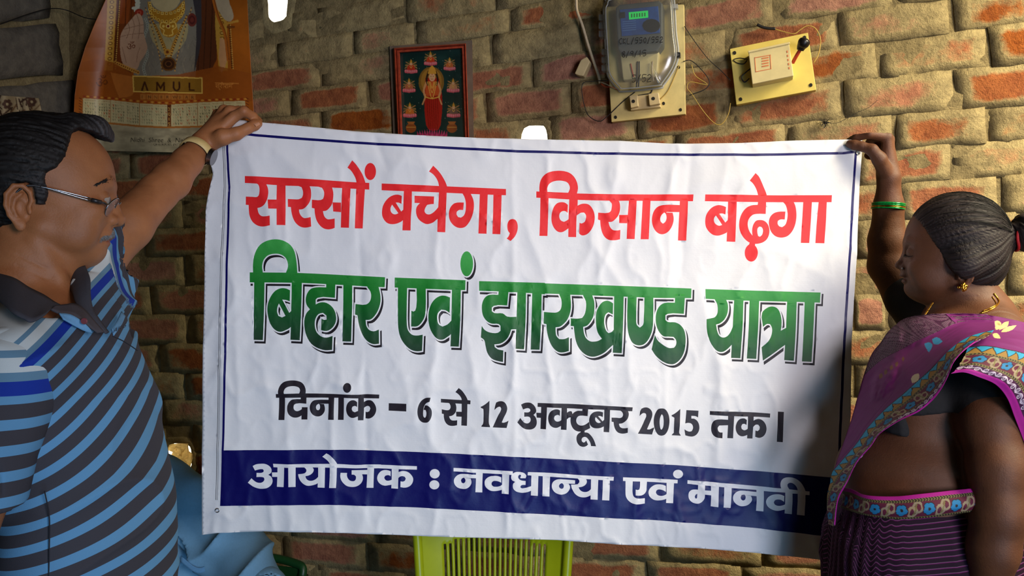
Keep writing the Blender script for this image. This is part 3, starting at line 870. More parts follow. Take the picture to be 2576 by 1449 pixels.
def line_y(k, x):
    q = LINES[k]
    if x < LX[0]:
        return q[0] + (q[1] - q[0]) / 700 * (x - 600) * 0.85
    return float(np.interp(x, LX, q)) if x <= 2576 else q[3] + (q[3] - q[2]) / 445 * (x - 2576)


JOINTS = {0: [], 1: [700, 893, 1050], 2: [811, 1030, 1240, 1462, 1700, 1950, 2248], 3: [734, 928, 1140, 1342, 1580, 1830, 2107, 2395],
          4: [632, 811, 1010, 1224, 1440, 1690, 1935, 2210, 2485], 5: [735, 930, 1150, 1370, 1602, 1835, 2119, 2402], 6: [1982, 2250, 2486],
          7: [1860, 2155, 2395], 8: [2000, 2260, 2516], 9: [2146, 2400], 10: [2010, 2275, 2530], 11: [2150, 2233, 2470], 12: [2010, 2290, 2540], 13: [2148, 2420],
          17: [1290, 1523, 1748, 2018, 2300], 18: [1180, 1420, 1661, 1918, 2180]}


def brick_piece(name, corner, off0, off1, parent, mat, nx=7, ny=4, rough=0.003, seed=0, showv=1.0):
    """rough block whose front corners are (a,b) wall coordinates; corner order: lower-left, lower-right, upper-right, upper-left"""
    c = np.array(corner, float)
    vs, sh = [], []
    for j in range(ny + 1):
        for i in range(nx + 1):
            u, v = i / nx, j / ny
            q = (1 - u) * (1 - v) * c[0] + u * (1 - v) * c[1] + u * v * c[2] + (1 - u) * v * c[3]
            edge = (i in (0, nx)) + (j in (0, ny))
            jit = 0.0035
            q = q + (rng.random(2) - 0.5) * jit
            o = off1 + float(fbm2(q[0] * 14, q[1] * 22, seed, 2)) * rough * 2.2 + (rng.random() - 0.5) * rough * 0.5
            if edge: o -= 0.0008 * edge
            vs.append(wpt(q[0], q[1], o))
            d = min(u, 1 - u) * 2.4, min(v, 1 - v) * 2
            sh.append(showv * min(1.0, min(d) * 1.5) - (0.25 if edge else 0))
    n0 = len(vs)
    ring = [i for i in range(nx + 1)] + [j * (nx + 1) + nx for j in range(1, ny + 1)] + [ny * (nx + 1) + i for i in range(nx - 1, -1, -1)] + [j * (nx + 1) for j in range(ny - 1, 0, -1)]
    for r in ring:
        p = Vector(vs[r])
        a, b = wab(p)
        vs.append(wpt(a, b, off0)); sh.append(-0.4)
    fs = [(j * (nx + 1) + i, j * (nx + 1) + i + 1, (j + 1) * (nx + 1) + i + 1, (j + 1) * (nx + 1) + i) for j in range(ny) for i in range(nx)]
    m = len(ring)
    for k in range(m):
        fs.append((ring[k], n0 + k, n0 + (k + 1) % m, ring[(k + 1) % m]))
    o = mesh(name, [tuple(v) for v in vs], fs, parent, mat, True)
    for p_ in range(nx * ny, len(fs)): o.data.polygons[p_].use_smooth = False
    set_f(o, np.array(sh, np.float32), 'show')
    return o


HOLES = [np.array([(672, -40), (722, -40), (722, 30), (713, 50), (690, 56), (676, 44), (674, 10)], float),
         np.array([(1318, 322), (1360, 316), (1374, 326), (1376, 372), (1314, 374)], float),
         np.array([(426, 1120), (472, 1118), (482, 1140), (480, 1176), (432, 1172)], float),
         ]


def build_back_wall():
    # mortar bed: a relief sheet with real openings
    aL, bT = wab(W(150, 0)); aR, _ = wab(Vector((2.3, 1.6, 1.4)))
    aR = 2.45
    aL = wab(W(186, 724))[0] - 0.05
    b0, b1 = -1.75, 1.55
    na, nb = 300, 220
    A = np.linspace(aL, aR, na); B = np.linspace(b0, b1, nb)
    AA, BB = np.meshgrid(A, B)
    off = 0.0035 + 0.0022 * fbm2(AA * 30, BB * 30, 2, 3) + 0.002 * fbm2(AA * 6, BB * 6, 8, 2)
    pts = np.array(W0)[None, None] + AA[..., None] * np.array(WD) + BB[..., None] * np.array(WV) + off[..., None] * np.array(WN)
    pts = pts.reshape(-1, 3)
    i = np.arange(na * nb).reshape(nb, na)
    f = np.stack([i[:-1, :-1], i[:-1, 1:], i[1:, 1:], i[1:, :-1]], -1).reshape(-1, 4)
    cen = pts[f].mean(1)
    px = 1288 + cen[:, 0] / cen[:, 1] * FPX; py = 724.5 - (cen[:, 2] - CZ) / cen[:, 1] * FPX
    cut = np.zeros(len(f), bool)
    for h in HOLES:
        hc = h.mean(0)
        cut |= inside([hc + (h - hc) * 1.28], px, py)
    o = mesh('wall_back', pts, f[~cut], None, mortar_mat, True)
    tag(o, 'rough brick wall with smeared mortar behind the banner', None, None, 'structure')
    # thickness round the openings
    for h in HOLES:
        vs, fs = [], []
        q = smooth_path(np.concatenate([h, np.zeros((len(h), 1))], 1), 3, True)
        c = np.mean([p[:2] for p in q], 0)
        n = len(q)
        for d in range(4):
            for p in q:
                s = (1.55 + 0.25 * rng.random()) if d == 0 else (1.02 if d == 1 else 0.98 + 0.05 * (rng.random() - 0.5))
                w = W(c[0] + (p[0] - c[0]) * s, c[1] + (p[1] - c[1]) * s, 0.003 if d == 0 else 0.012 - 0.030 * (d - 1))
                a, b = wab(w)
                vs.append(tuple(w))
        for d in range(3):
            for k in range(n):
                fs.append((d * n + k, d * n + (k + 1) % n, (d + 1) * n + (k + 1) % n, (d + 1) * n + k))
        mesh('reveal', vs, fs, o, pale_plaster, True)
    cnt = 0
    for k in range(len(LINES) - 1):
        if k in JOINTS and JOINTS[k]:
            js = sorted(JOINTS[k])
        else:
            js = [1500 + (130 if k % 2 else 0), 1740 + (130 if k % 2 else 0)]
        ym = lambda x: (line_y(k, x) + line_y(k + 1, x)) / 2
        L = 0.262
        al = [wab(W(x, ym(x)))[0] for x in js]
        full = list(al)
        a = al[0] - L
        while a > aL - 0.1:
            full.insert(0, a); a -= L * (0.94 + 0.12 * rng.random())
        out = []
        for p, q in zip(full[:-1], full[1:]):
            out.append(p)
            m = round((q - p) / L)
            for t in range(1, m):
                out.append(p + (q - p) * t / m)
        out.append(full[-1])
        a = out[-1] + L
        while a < aR:
            out.append(a); a += L * (0.94 + 0.12 * rng.random())
        for p, q in zip(out[:-1], out[1:]):
            # pixel x of the two joints
            def pxof(a_, y_):
                w = wpt(a_, y_)
                return 1288 + w.x / w.y * FPX, 724.5 - (w.z - CZ) / w.y * FPX
            cs = []
            for a_, kk, dx, dy in ((p, k + 1, 1, -1), (q, k + 1, -1, -1), (q, k, -1, 1), (p, k, 1, 1)):
                x_, _ = pxof(a_, 0.0)
                for _it in range(2):
                    y_ = line_y(kk, x_)
                    b_ = wab(W(x_, y_))[1]
                    x_, _ = pxof(a_, b_)
                b_ = wab(W(x_, line_y(kk, x_)))[1]
                gx = 0.0020 if dx > 0 else -0.0055
                cs.append((a_ + gx + (rng.random() - 0.5) * 0.006, b_ + dy * 0.0008 + (rng.random() - 0.5) * 0.003))
            cc = np.mean(cs, 0)
            w = wpt(cc[0], cc[1])
            x_, y_ = 1288 + w.x / w.y * FPX, 724.5 - (w.z - CZ) / w.y * FPX
            if y_ > 1620 or y_ < -120 or x_ > 3350 or x_ < 120:
                continue
            show = 0.25 + 0.65 * rng.random()
            if y_ < 200 and x_ < 1350: show = -0.1 + 0.35 * rng.random()
            if x_ > 1950: show *= 0.9
            # leave openings free: shorten the brick that an opening cuts
            cpx = []
            for (a_, b_) in cs:
                v_ = wpt(a_, b_); cpx.append((1288 + v_.x / v_.y * FPX, 724.5 - (v_.z - CZ) / v_.y * FPX))
            x0, x1 = min(c[0] for c in cpx), max(c[0] for c in cpx); y0, y1 = min(c[1] for c in cpx), max(c[1] for c in cpx)
            spans = [(0.0, 1.0)]
            for h in HOLES:
                hx0, hy0 = h.min(0); hx1, hy1 = h.max(0)
                if hx1 > x0 and hx0 < x1 and hy1 > y0 + 8 and hy0 < y1 - 8:
                    s0 = (hx0 - 5 - x0) / (x1 - x0); s1 = (hx1 + 5 - x0) / (x1 - x0)
                    ns = []
                    for u0, u1 in spans:
                        if s0 > u0 + 0.04: ns.append((u0, min(u1, s0)))
                        if s1 < u1 - 0.04: ns.append((max(u0, s1), u1))
                    spans = ns
            for u0, u1 in spans:
                C = [np.array(c) for c in cs]
                cc2 = [C[0] + (C[1] - C[0]) * u0, C[0] + (C[1] - C[0]) * u1, C[3] + (C[2] - C[3]) * u1, C[3] + (C[2] - C[3]) * u0]
                brick_piece('brick', cc2, -0.004, 0.0056 + 0.0026 * rng.random(), o, brick_mat, max(2, int(7 * (u1 - u0))), 4, 0.0026, cnt, show)
                cnt += 1
    return o


wall_back = build_back_wall()

# left wall: meets the back wall at px 186 and comes towards the camera on the left
LC = W(186, 724)
LE = Vector((-0.34, -0.94, 0)).normalized()          # along the wall, towards the camera
LN = Vector((0.94, -0.34, 0)).normalized()           # into the room


def WL(px, py, off=0.0):
    d = Vector(((px - 1288.0) / FPX, 1.0, -(py - 724.5) / FPX))
    o = LC + LN * off - Vector((0, 0, CZ))
    return d * (o.dot(LN) / d.dot(LN)) + Vector((0, 0, CZ))


def rough_grid(name, fn, nu, nv, parent, mat, thick=None):
    vs = [tuple(fn(i / nu, j / nv)) for j in range(nv + 1) for i in range(nu + 1)]
    fs = [(j * (nu + 1) + i, j * (nu + 1) + i + 1, (j + 1) * (nu + 1) + i + 1, (j + 1) * (nu + 1) + i) for j in range(nv) for i in range(nu)]
    return mesh(name, vs, fs, parent, mat, True)


def lw(u, v):
    t = u * 4.3 - 0.06
    z = v * 3.0
    p = LC + LE * t
    return Vector((p.x, p.y, z)) + LN * (0.004 * float(fbm2(t * 25, z * 25, 4, 3)))


wall_left = rough_grid('wall_left', lw, 160, 110, None, pale_plaster)
tag(wall_left, 'rough masonry side wall of big grey blocks in the dark left corner', None, None, 'structure')


def stone(c4, seed, nx=6, ny=5):
    """big rough block on the left wall; c4 = px corners LL, LR, UR, UL"""
    P4 = [WL(x, y, 0.0) for x, y in c4]
    vs, fs = [], []
    for j in range(ny + 1):
        for i in range(nx + 1):
            u, v = i / nx, j / ny
            q = P4[0] * ((1 - u) * (1 - v)) + P4[1] * (u * (1 - v)) + P4[2] * (u * v) + P4[3] * ((1 - u) * v)
            e = (i in (0, nx)) + (j in (0, ny))
            o = 0.028 + 0.008 * float(fbm2(u * 3, v * 3, seed, 2)) - 0.010 * e
            q = q + Vector((0, (rng.random() - 0.5) * 0.008, (rng.random() - 0.5) * 0.008))
            vs.append(tuple(q + LN * o))
    n0 = len(vs)
    ring = [i for i in range(nx + 1)] + [j * (nx + 1) + nx for j in range(1, ny + 1)] + [ny * (nx + 1) + i for i in range(nx - 1, -1, -1)] + [j * (nx + 1) for j in range(ny - 1, 0, -1)]
    for r in ring:
        vs.append(tuple(Vector(vs[r]) - LN * 0.05))
    fs = [(j * (nx + 1) + i, j * (nx + 1) + i + 1, (j + 1) * (nx + 1) + i + 1, (j + 1) * (nx + 1) + i) for j in range(ny) for i in range(nx)]
    m = len(ring)
    fs += [(ring[k], n0 + k, n0 + (k + 1) % m, ring[(k + 1) % m]) for k in range(m)]
    mesh('stone_block', vs, fs, wall_left, grey_plaster, True)


stone([(-90, 66), (117, 44), (112, -70), (-90, -90)], 1)
stone([(-90, 205), (150, 188), (133, 58), (-90, 80)], 2)
stone([(-90, 335), (181, 300), (182, 203), (-90, 226)], 3)
stone([(-90, 480), (183, 430), (184, 312), (-90, 350)], 4)


def plane(name, pts, mat, label, kind='structure', n=2):
    o = mesh(name, [tuple(p) for p in pts], [tuple(range(len(pts)))], None, mat)
    return tag(o, label, None, None, kind)


plane('floor', [(-3.2, -1.8, 0), (2.6, -1.8, 0), (2.6, 3.2, 0), (-3.2, 3.2, 0)], floor_mat, 'bare earth floor of the room')
plane('ceiling', [(-3.2, -1.8, 2.95), (2.6, -1.8, 2.95), (2.6, 3.2, 2.95), (-3.2, 3.2, 2.95)], ceil_mat, 'dark board ceiling of the room')
plane('wall_right', [(2.3, -1.8, -0.02), (2.3, 3.0, -0.02), (2.3, 3.0, 2.97), (2.3, -1.8, 2.97)], plain_wall, 'plain plastered side wall on the right')
plane('wall_front', [(-3.1, -1.7, -0.02), (2.5, -1.7, -0.02), (2.5, -1.7, 2.97), (-3.1, -1.7, 2.97)], plain_wall, 'plain plastered wall behind the camera')
# ------------------------------------------------------------------ flat prints: numpy painting sampled on fine sheets
def text_tris(s, size=1.0, shear=0.0):
    cu = bpy.data.curves.new('txt', 'FONT')
    cu.body = s; cu.size = size; cu.shear = shear; cu.resolution_u = 3
    ob = bpy.data.objects.new('txt', cu)
    col.objects.link(ob)
    dg = bpy.context.evaluated_depsgraph_get()
    me = ob.evaluated_get(dg).to_mesh()
    me.calc_loop_triangles()
    v = np.array([tuple(x.co)[:2] for x in me.vertices]).reshape(-1, 2)
    t = np.array([tuple(x.vertices) for x in me.loop_triangles]).reshape(-1, 3)
    ob.evaluated_get(dg).to_mesh_clear()
    bpy.data.objects.remove(ob)
    bpy.data.curves.remove(cu)
    return v, t


class Canvas:
    def __init__(s, x0, y0, x1, y1, ss=2, base=(0.5, 0.5, 0.5)):
        s.x0, s.y0, s.ss = x0, y0, ss
        s.w, s.h = int((x1 - x0) * ss), int((y1 - y0) * ss)
        s.c = np.ones((s.h, s.w, 3)) * np.array(base)
        s.Y, s.X = np.mgrid[0:s.h, 0:s.w]
        s.X = s.X / ss + x0; s.Y = s.Y / ss + y0

    def _win(s, a, b, c, d):
        i0 = max(0, int((b - s.y0) * s.ss) - 1); i1 = min(s.h, int((d - s.y0) * s.ss) + 2)
        j0 = max(0, int((a - s.x0) * s.ss) - 1); j1 = min(s.w, int((c - s.x0) * s.ss) + 2)
        return slice(i0, i1), slice(j0, j1)

    def poly(s, pts, rgb, sm=False, al=1.0):
        p = np.array(pts, float)
        if sm: p = smooth_poly(p, 0.2)
        w = s._win(p[:, 0].min(), p[:, 1].min(), p[:, 0].max(), p[:, 1].max())
        X, Y = s.X[w], s.Y[w]
        if X.size == 0: return
        m = inside([p], X.ravel(), Y.ravel()).reshape(X.shape)
        s.c[w][m] = s.c[w][m] * (1 - al) + np.array(rgb) * al

    def ell(s, cx, cy, rx, ry, rgb, al=1.0, rin=0.0):
        w = s._win(cx - rx, cy - ry, cx + rx, cy + ry)
        X, Y = s.X[w], s.Y[w]
        q = ((X - cx) / rx) ** 2 + ((Y - cy) / ry) ** 2
        m = (q < 1) & (q >= rin * rin)
        s.c[w][m] = s.c[w][m] * (1 - al) + np.array(rgb) * al

    def line(s, pts, wd, rgb, al=1.0, sm=True):
        if sm and len(pts) > 2: pts = smooth_path(pts, 5)
        p = np.array(pts, float)
        for a, b in zip(p[:-1], p[1:]):
            w = s._win(min(a[0], b[0]) - wd, min(a[1], b[1]) - wd, max(a[0], b[0]) + wd, max(a[1], b[1]) + wd)
            X, Y = s.X[w], s.Y[w]
            if X.size == 0: continue
            d, _ = line_d(X, Y, a[0], a[1], b[0], b[1])
            m = np.abs(d) < wd / 2
            s.c[w][m] = s.c[w][m] * (1 - al) + np.array(rgb) * al

    def text(s, string, x, y, size, rgb, ang=0.0, shear=0.0, sx=1.0):
        v, t = text_tris(string, size, shear)
        if len(t) == 0: return
        c, sn = math.cos(ang), math.sin(ang)
        vx = v[:, 0] * sx
        px = x + vx * c + v[:, 1] * sn * -1 * -1 * 0 + v[:, 1] * sn
        py = y - v[:, 1] * c + vx * sn
        q = np.stack([px, py], 1)
        for tri in t:
            s.poly(q[tri], rgb)

    def sample(s, px, py):
        i = np.clip(((py - s.y0) * s.ss).astype(int), 0, s.h - 1)
        j = np.clip(((px - s.x0) * s.ss).astype(int), 0, s.w - 1)
        r = 0
        for di in (0, 1):
            for dj in (0, 1):
                r = r + s.c[np.clip(i + di, 0, s.h - 1), np.clip(j + dj, 0, s.w - 1)]
        return r / 4


def print_mat(name, rough=0.5, bump=0.0, gain=1.0, spec=0.4):
    M = Mat(name, (0.5, 0.5, 0.5), rough, 0, spec)
    c = M.attr('Col').outputs['Color']
    nz = M.noise(60, 4)
    M.color(M.mix(0.35, c, M.mix(1.0, c, M.ramp(nz, [(0.3, (0.75, 0.75, 0.75)), (0.7, (1.1, 1.1, 1.1))]), 'MULTIPLY')))
    if bump:
        M.bump(nz, bump, 0.002)
    return M.m


def sheet(name, pxf, posf, nu, nv, canvas, mat, parent=None):
    """sheet over (u,v); pxf -> pixel, posf(px,py,u,v) -> 3D (arrays)"""
    u, v = np.meshgrid(np.linspace(0, 1, nu + 1), np.linspace(0, 1, nv + 1))
    u, v = u.ravel(), v.ravel()
    X, Y = pxf(u, v)
    pos = posf(X, Y, u, v)
    i = np.arange((nu + 1) * (nv + 1)).reshape(nv + 1, nu + 1)
    f = np.stack([i[:-1, :-1], i[1:, :-1], i[1:, 1:], i[:-1, 1:]], -1).reshape(-1, 4)
    o = mesh(name, pos, f, parent, mat, True)
    set_col(o, canvas.sample(X, Y))
    return o


def Wv(px, py, off):
    """vector version of W"""
    d = np.stack([(px - 1288.0) / FPX, np.ones_like(px), -(py - 724.5) / FPX], 1)
    n = np.array(WN)
    num = (np.array(W0) - np.array([0, 0, CZ])).dot(n) + off
    t = num / (d @ n)
    return d * np.asarray(t)[:, None] + np.array([0, 0, CZ])


def quad_px(TL, TR, BR, BL):
    TL, TR, BR, BL = map(lambda q: np.array(q, float), (TL, TR, BR, BL))
    def f(u, v):
        p = TL * ((1 - u) * (1 - v))[:, None] + TR * (u * (1 - v))[:, None] + BR * (u * v)[:, None] + BL * ((1 - u) * v)[:, None]
        return p[:, 0], p[:, 1]
    return f


# ---- the big wall calendar -------------------------------------------------
def paint_calendar():
    g = lambda r, gg, b: tuple(np.array(srgb(r, gg, b)) * np.array([0.88, 0.86, 0.80]))
    c = Canvas(170, -60, 660, 400, 2, tuple(np.array(g(196, 108, 28)) * 0.72))
    # soft mottling of the orange ground
    n = fbm2(c.X / 60, c.Y / 60, 3, 3)[..., None]
    c.c *= (1 + 0.35 * n)
    # figure in robes
    c.poly([(285, -60), (365, -60), (345, 40), (330, 190), (262, 190), (272, 80)], g(120, 58, 20), True)
    c.poly([(300, -60), (335, -60), (322, 60), (300, 60)], g(150, 72, 26), True)
    c.poly([(455, -60), (545, -60), (545, 60), (528, 185), (480, 190), (470, 60)], g(96, 50, 26), True)
    for k, x in enumerate((290, 302, 318, 332)):
        c.line([(x, -40), (x - 3, 60), (x - 12, 170)], 2.2, g(92, 40, 14))
    for x in (492, 506, 520, 536):
        c.line([(x, -40), (x - 3, 60), (x - 8, 175)], 2.2, g(66, 34, 18))
    c.poly([(338, -20), (500, -20), (497, 100), (492, 192), (335, 192), (350, 110)], g(132, 128, 116), True)
    c.poly([(372, 60), (474, 60), (468, 100), (425, 150), (384, 104)], g(178, 166, 120), True)
    c.poly([(482, -20), (506, -20), (505, 110), (488, 185), (494, 60)], g(62, 58, 62), True)
    for k in range(70):
        x = 345 + rng.random() * 145; y = 90 + rng.random() * 98
        c.line([(x, y), (x + rng.normal() * 4, y + 10)], 1.3, g(170, 160, 130) if k % 2 else g(96, 94, 88), 0.6)
    # gold edged shawl
    for x0, flip in ((272, 1), (545, -1)):
        c.poly([(x0, -60), (x0 + 24, -60), (x0 + 22 - 4 * flip, 60), (x0 + 20 - 8 * flip, 178), (x0 - 2 - 8 * flip, 178), (x0 - 4, 60)], g(206, 158, 62), True)
        for k in range(14):
            y = -8 + k * 13
            c.ell(x0 + 10 - k * 0.5 * flip, y, 6, 4.5, g(140, 92, 30)); c.ell(x0 + 10 - k * 0.5 * flip, y, 3, 2, g(232, 190, 96))
        for k in range(34):
            c.ell(x0 + 27 - k * 0.35 * flip, -8 + k * 5.4, 1.7, 2.2, g(74, 38, 14)); c.ell(x0 + 30 - k * 0.35 * flip, -6 + k * 5.4, 1.4, 1.8, g(226, 180, 90))
    c.poly([(553, 95), (566, 100), (566, 170), (556, 184), (551, 150)], g(212, 160, 110), True)
    # neck and necklace
    c.poly([(376, -60), (456, -60), (452, 6), (434, 26), (416, 30), (394, 22), (380, 4)], g(206, 188, 140), True)
    c.poly([(371, 2), (380, 14), (398, 26), (418, 30), (440, 24), (455, 8), (464, 0), (466, 24), (456, 46), (444, 58), (448, 78), (436, 92), (424, 94), (410, 88), (402, 72), (400, 56), (384, 46), (374, 26)], g(190, 132, 34), True)
    for k in range(13):
        t = k / 12 * math.pi
        x, y = 419 - 42 * math.cos(t), 8 + 26 * math.sin(t)
        c.poly([(x - 3.4, y - 3.4), (x + 3.4, y - 3.4), (x + 3.4, y + 3.4), (x - 3.4, y + 3.4)], g(244, 206, 104)); c.ell(x, y, 1.6, 1.6, g(120, 60, 20))
        x, y = 419 - 42 * math.cos(t), 24 + 30 * math.sin(t)
        c.ell(x, y, 4.2, 4.2, g(240, 196, 84)); c.ell(x, y, 1.9, 1.9, g(130, 62, 20))
    for dx in (-1, 1):
        c.line([(423 + dx * 3, 58), (423 + dx * 16, 56), (423 + dx * 20, 68), (423 + dx * 10, 76), (423 + dx * 12, 86), (423 + dx * 2, 90)], 2.4, g(250, 214, 110))
        c.ell(423 + dx * 12, 66, 3.4, 3.4, g(250, 214, 110))
    c.ell(423, 66, 6, 6, g(250, 216, 120)); c.ell(423, 66, 3.4, 3.4, g(130, 40, 20))
    # hanging chains and medallion
    for dx in (-1, 1):
        for (a, b, w_) in (((46, 40), (4, 150), 2.4), ((34, 62), (6, 128), 2.0), ((58, 20), (16, 178), 1.8)):
            for t in np.linspace(0, 1, 34):
                x = 424 + dx * (a[0] * (1 - t) ** 1.2 + b[0] * t); y = a[1] + (b[1] - a[1]) * t
                c.ell(x, y, w_, w_, g(224, 170, 70) if int(t * 33) % 2 else g(120, 74, 26))
    c.ell(421, 131, 9, 8, g(202, 150, 60)); c.ell(421, 131, 4, 4, g(120, 60, 24))
    c.ell(424, 161, 19, 18, g(70, 40, 20)); c.ell(424, 161, 18, 17, g(128, 84, 34), 1, 0.86); c.ell(424, 161, 11, 10, g(52, 28, 16)); c.ell(424, 161, 9, 8, g(112, 70, 34), 1, 0.7)
    for k in range(26):
        c.ell(366 + 5 * math.sin(k * 0.5), 48 + k * 5.6, 4.2, 3.2, g(164, 170, 158)); c.ell(366 + 5 * math.sin(k * 0.5), 48 + k * 5.6, 1.8, 1.6, g(112, 116, 106))
    for k in range(12):
        c.ell(345 + rng.normal() * 6, -10 + k * 3.4, 6, 4, g(206, 208, 188))
    c.ell(350, 32, 11, 10, g(150, 44, 30)); c.ell(350, 32, 6, 5, g(190, 80, 60), 1, 0.5)
    c.ell(483, 50, 12, 17, g(116, 50, 42)); c.ell(483, 50, 8, 11, g(84, 32, 30), 1, 0.6)
    # raised hand
    sk = g(196, 160, 132); dk = g(122, 80, 58)
    c.poly([(306, 152), (302, 120), (303, 90), (310, 74), (322, 58), (334, 44), (346, 34), (354, 38), (361, 56), (362, 84), (367, 104), (371, 122), (362, 142), (352, 156), (345, 174), (318, 172)], sk, True)
    for pts in ([(322, 58), (326, 74), (320, 92), (318, 96)], [(333, 46), (338, 66), (334, 88), (333, 98)], [(344, 36), (351, 60), (350, 84), (348, 98)], [(304, 92), (320, 88), (350, 84), (362, 84)], [(310, 74), (326, 70), (340, 66), (360, 62)], [(352, 120), (346, 136), (344, 156)], [(307, 118), (312, 136), (318, 158)]):
        c.line(pts, 1.3, dk, 0.75)
    c.text('\u0950', 318, 126, 26, g(108, 46, 22))
    for k in range(12):
        c.ell(290 + k * 5.2, 158 + 2.2 * k, 4, 5, g(214, 160, 70)); c.ell(290 + k * 5.2, 158 + 2.2 * k, 2, 2.4, g(130, 70, 26))
    # other hand with a staff
    c.poly([(530, -60), (566, -60), (578, 10), (588, 40), (580, 54), (566, 50), (552, 30), (536, 6)], g(190, 172, 142), True)
    c.line([(532, -20), (548, 40), (566, 86), (574, 150)], 8, g(188, 104, 34)); c.line([(534, -20), (550, 40), (568, 86), (576, 150)], 1.6, g(110, 56, 20))
    for k in range(8):
        c.ell(566 + k * 4.5, 60 - k * 1.0, 3, 3.4, g(206, 150, 60)); c.ell(572 + k * 2.4, 68, 2, 3, g(120, 66, 24))
    # lower ground with the maker's plate
    c.poly([(176, 176), (260, 150), (330, 184), (345, 192), (640, 186), (660, 255), (170, 250)], g(158, 84, 24), True, 0.85)
    c.poly([(278, 182), (350, 196), (332, 240), (300, 246), (286, 210)], g(202, 124, 52), True, 0.7)
    c.text('\u0950', 240, 220, 36, g(110, 54, 16))
    c.poly([(333, 190), (509, 195), (510, 236), (335, 232)], g(236, 196, 96)); c.poly([(336, 193), (506, 198), (507, 233), (338, 229)], g(150, 110, 34))
    bl = g(66, 30, 12)
    for (x, kind) in ((364, 'A'), (404, 'M'), (444, 'U'), (481, 'L')):
        y0, y1 = 205 + (x - 364) * 0.022, 229 + (x - 364) * 0.0
        if kind == 'A': c.poly([(x - 10, y1), (x - 2, y0), (x + 2, y0), (x + 10, y1), (x + 5, y1), (x, y0 + 8), (x - 5, y1)], bl)
        if kind == 'M': c.poly([(x - 11, y1), (x - 11, y0), (x - 7, y0), (x, y0 + 12), (x + 7, y0), (x + 11, y0), (x + 11, y1), (x + 7, y1), (x + 7, y0 + 9), (x, y0 + 20), (x - 7, y0 + 9), (x - 7, y1)], bl)
        if kind == 'U': c.line([(x - 7, y0), (x - 7, y1 - 8), (x - 3, y1 - 2), (x + 3, y1 - 2), (x + 7, y1 - 8), (x + 7, y0)], 4.4, bl)
        if kind == 'L': c.poly([(x - 6, y0), (x - 2, y0), (x - 2, y1 - 4), (x + 9, y1 - 4), (x + 9, y1), (x - 6, y1)], bl)
    for k, ch in enumerate('INNERWEAR'):
        x = 356 + k * 15.6; y = 248 + k * 0.12
        c.poly([(x - 3, y - 11), (x + 11, y - 11), (x + 11, y + 2), (x - 3, y + 2)], g(206, 140, 66), False, 0.6)
        c.text(ch, x, y, 12, g(86, 44, 18))
    c.text('\u0936\u094d\u0930\u0940\u0930\u093e\u092e', 541, 222, 17, g(226, 150, 70))
    c.line([(541, 209), (600, 210)], 1.6, g(226, 150, 70))
    # date panels
    top = lambda x: np.interp(x, [190, 208, 280, 350, 420, 500, 560, 620, 660], [244, 247, 252, 260, 264, 258, 255, 254, 254])
    bot = lambda x: np.interp(x, [190, 208, 280, 350, 420, 500, 560, 620, 660], [298, 300, 308, 315, 318, 316, 313, 311, 311])
    dec = g(150, 52, 22)
    for x in range(212, 620, 9):
        c.ell(x, top(x) - 5, 4, 2.2, dec if (x // 9) % 2 else g(214, 150, 60))
    cream = g(206, 196, 150)
    edges = [208, 278, 351, 421, 430, 497, 562, 617]
    xs = np.linspace(208, 617, 60)
    c.poly([(x, top(x)) for x in xs] + [(x, bot(x)) for x in xs[::-1]], cream)
    ink = g(96, 100, 74)
    for e0, e1 in zip(edges[:-1], edges[1:]):
        if e1 - e0 < 20:
            c.poly([(e0, top(e0)), (e1, top(e1)), (e1, bot(e1)), (e0, bot(e0))], g(96, 44, 16))
            for q, ch in enumerate('2015'):
                c.text(ch, e0 + 1.4, top(e0) + 15 + q * 12.5, 12, g(226, 176, 90))
            continue
        c.line([(e0, top(e0)), (e0, bot(e0))], 1.5, g(150, 96, 44))
        half = (e1 - e0) / 2
        for hh in range(2):
            for r in range(7):
                for q in range(5):
                    x = e0 + 5 + hh * half + q * (half - 5) / 5.0
                    t = (r + 0.75) / 7.6
                    y = top(x) * (1 - t) + bot(x) * t
                    if r == 0:
                        c.line([(x, y - 1), (x + 4, y - 1)], 1.2, g(150, 110, 60), 0.8, False)
                    else:
                        dg = rng.integers(0, 5)
                        col_ = ink if rng.random() < 0.85 else g(170, 70, 30)
                        c.line([(x, y - 2.4), (x + 1.6, y - 2.4), (x + 1.6, y + 2)], 1.0, col_, 0.85, False)
                        if dg > 1: c.line([(x + 3.4, y - 2.4), (x + 3.4, y + 2)], 1.1, col_, 0.85, False)
                        if dg > 2: c.line([(x + 2.0, y), (x + 4.6, y)], 0.9, col_, 0.85, False)
    for sx in (202, 622):
        for k in range(8):
            c.line([(sx - 3, 246 + k * 7), (sx + 3, 249 + k * 7)], 2.2, g(110, 46, 16))
    # paper margin below
    xs = np.linspace(160, 670, 40)
    c.poly([(x, bot(x) + 2) for x in xs] + [(670, 420), (160, 420)], g(168, 160, 132))
    w = c.Y > (bot(c.X) + 2)
    n = fbm2(c.X / 26, c.Y / 12, 13, 3)
    c.c[w] *= (1 + 0.5 * n[w])[:, None]
    w = (c.Y > bot(c.X)) & (c.Y < bot(c.X) + 5)
    c.c[w] = g(176, 112, 48)
    c.text('Nidhi  Shree  &  Neha', 327, 357, 16.5, g(30, 24, 18), 0.01, 0.12)
    c.text('CHAURA RD. PATNA', 386, 366, 8, g(44, 36, 28), 0.01)
    return c


CALC = paint_calendar()
_lv = np.array([-0.16, 0, 0.16, 0.33, 0.48, 0.63, 0.82, 1.0])


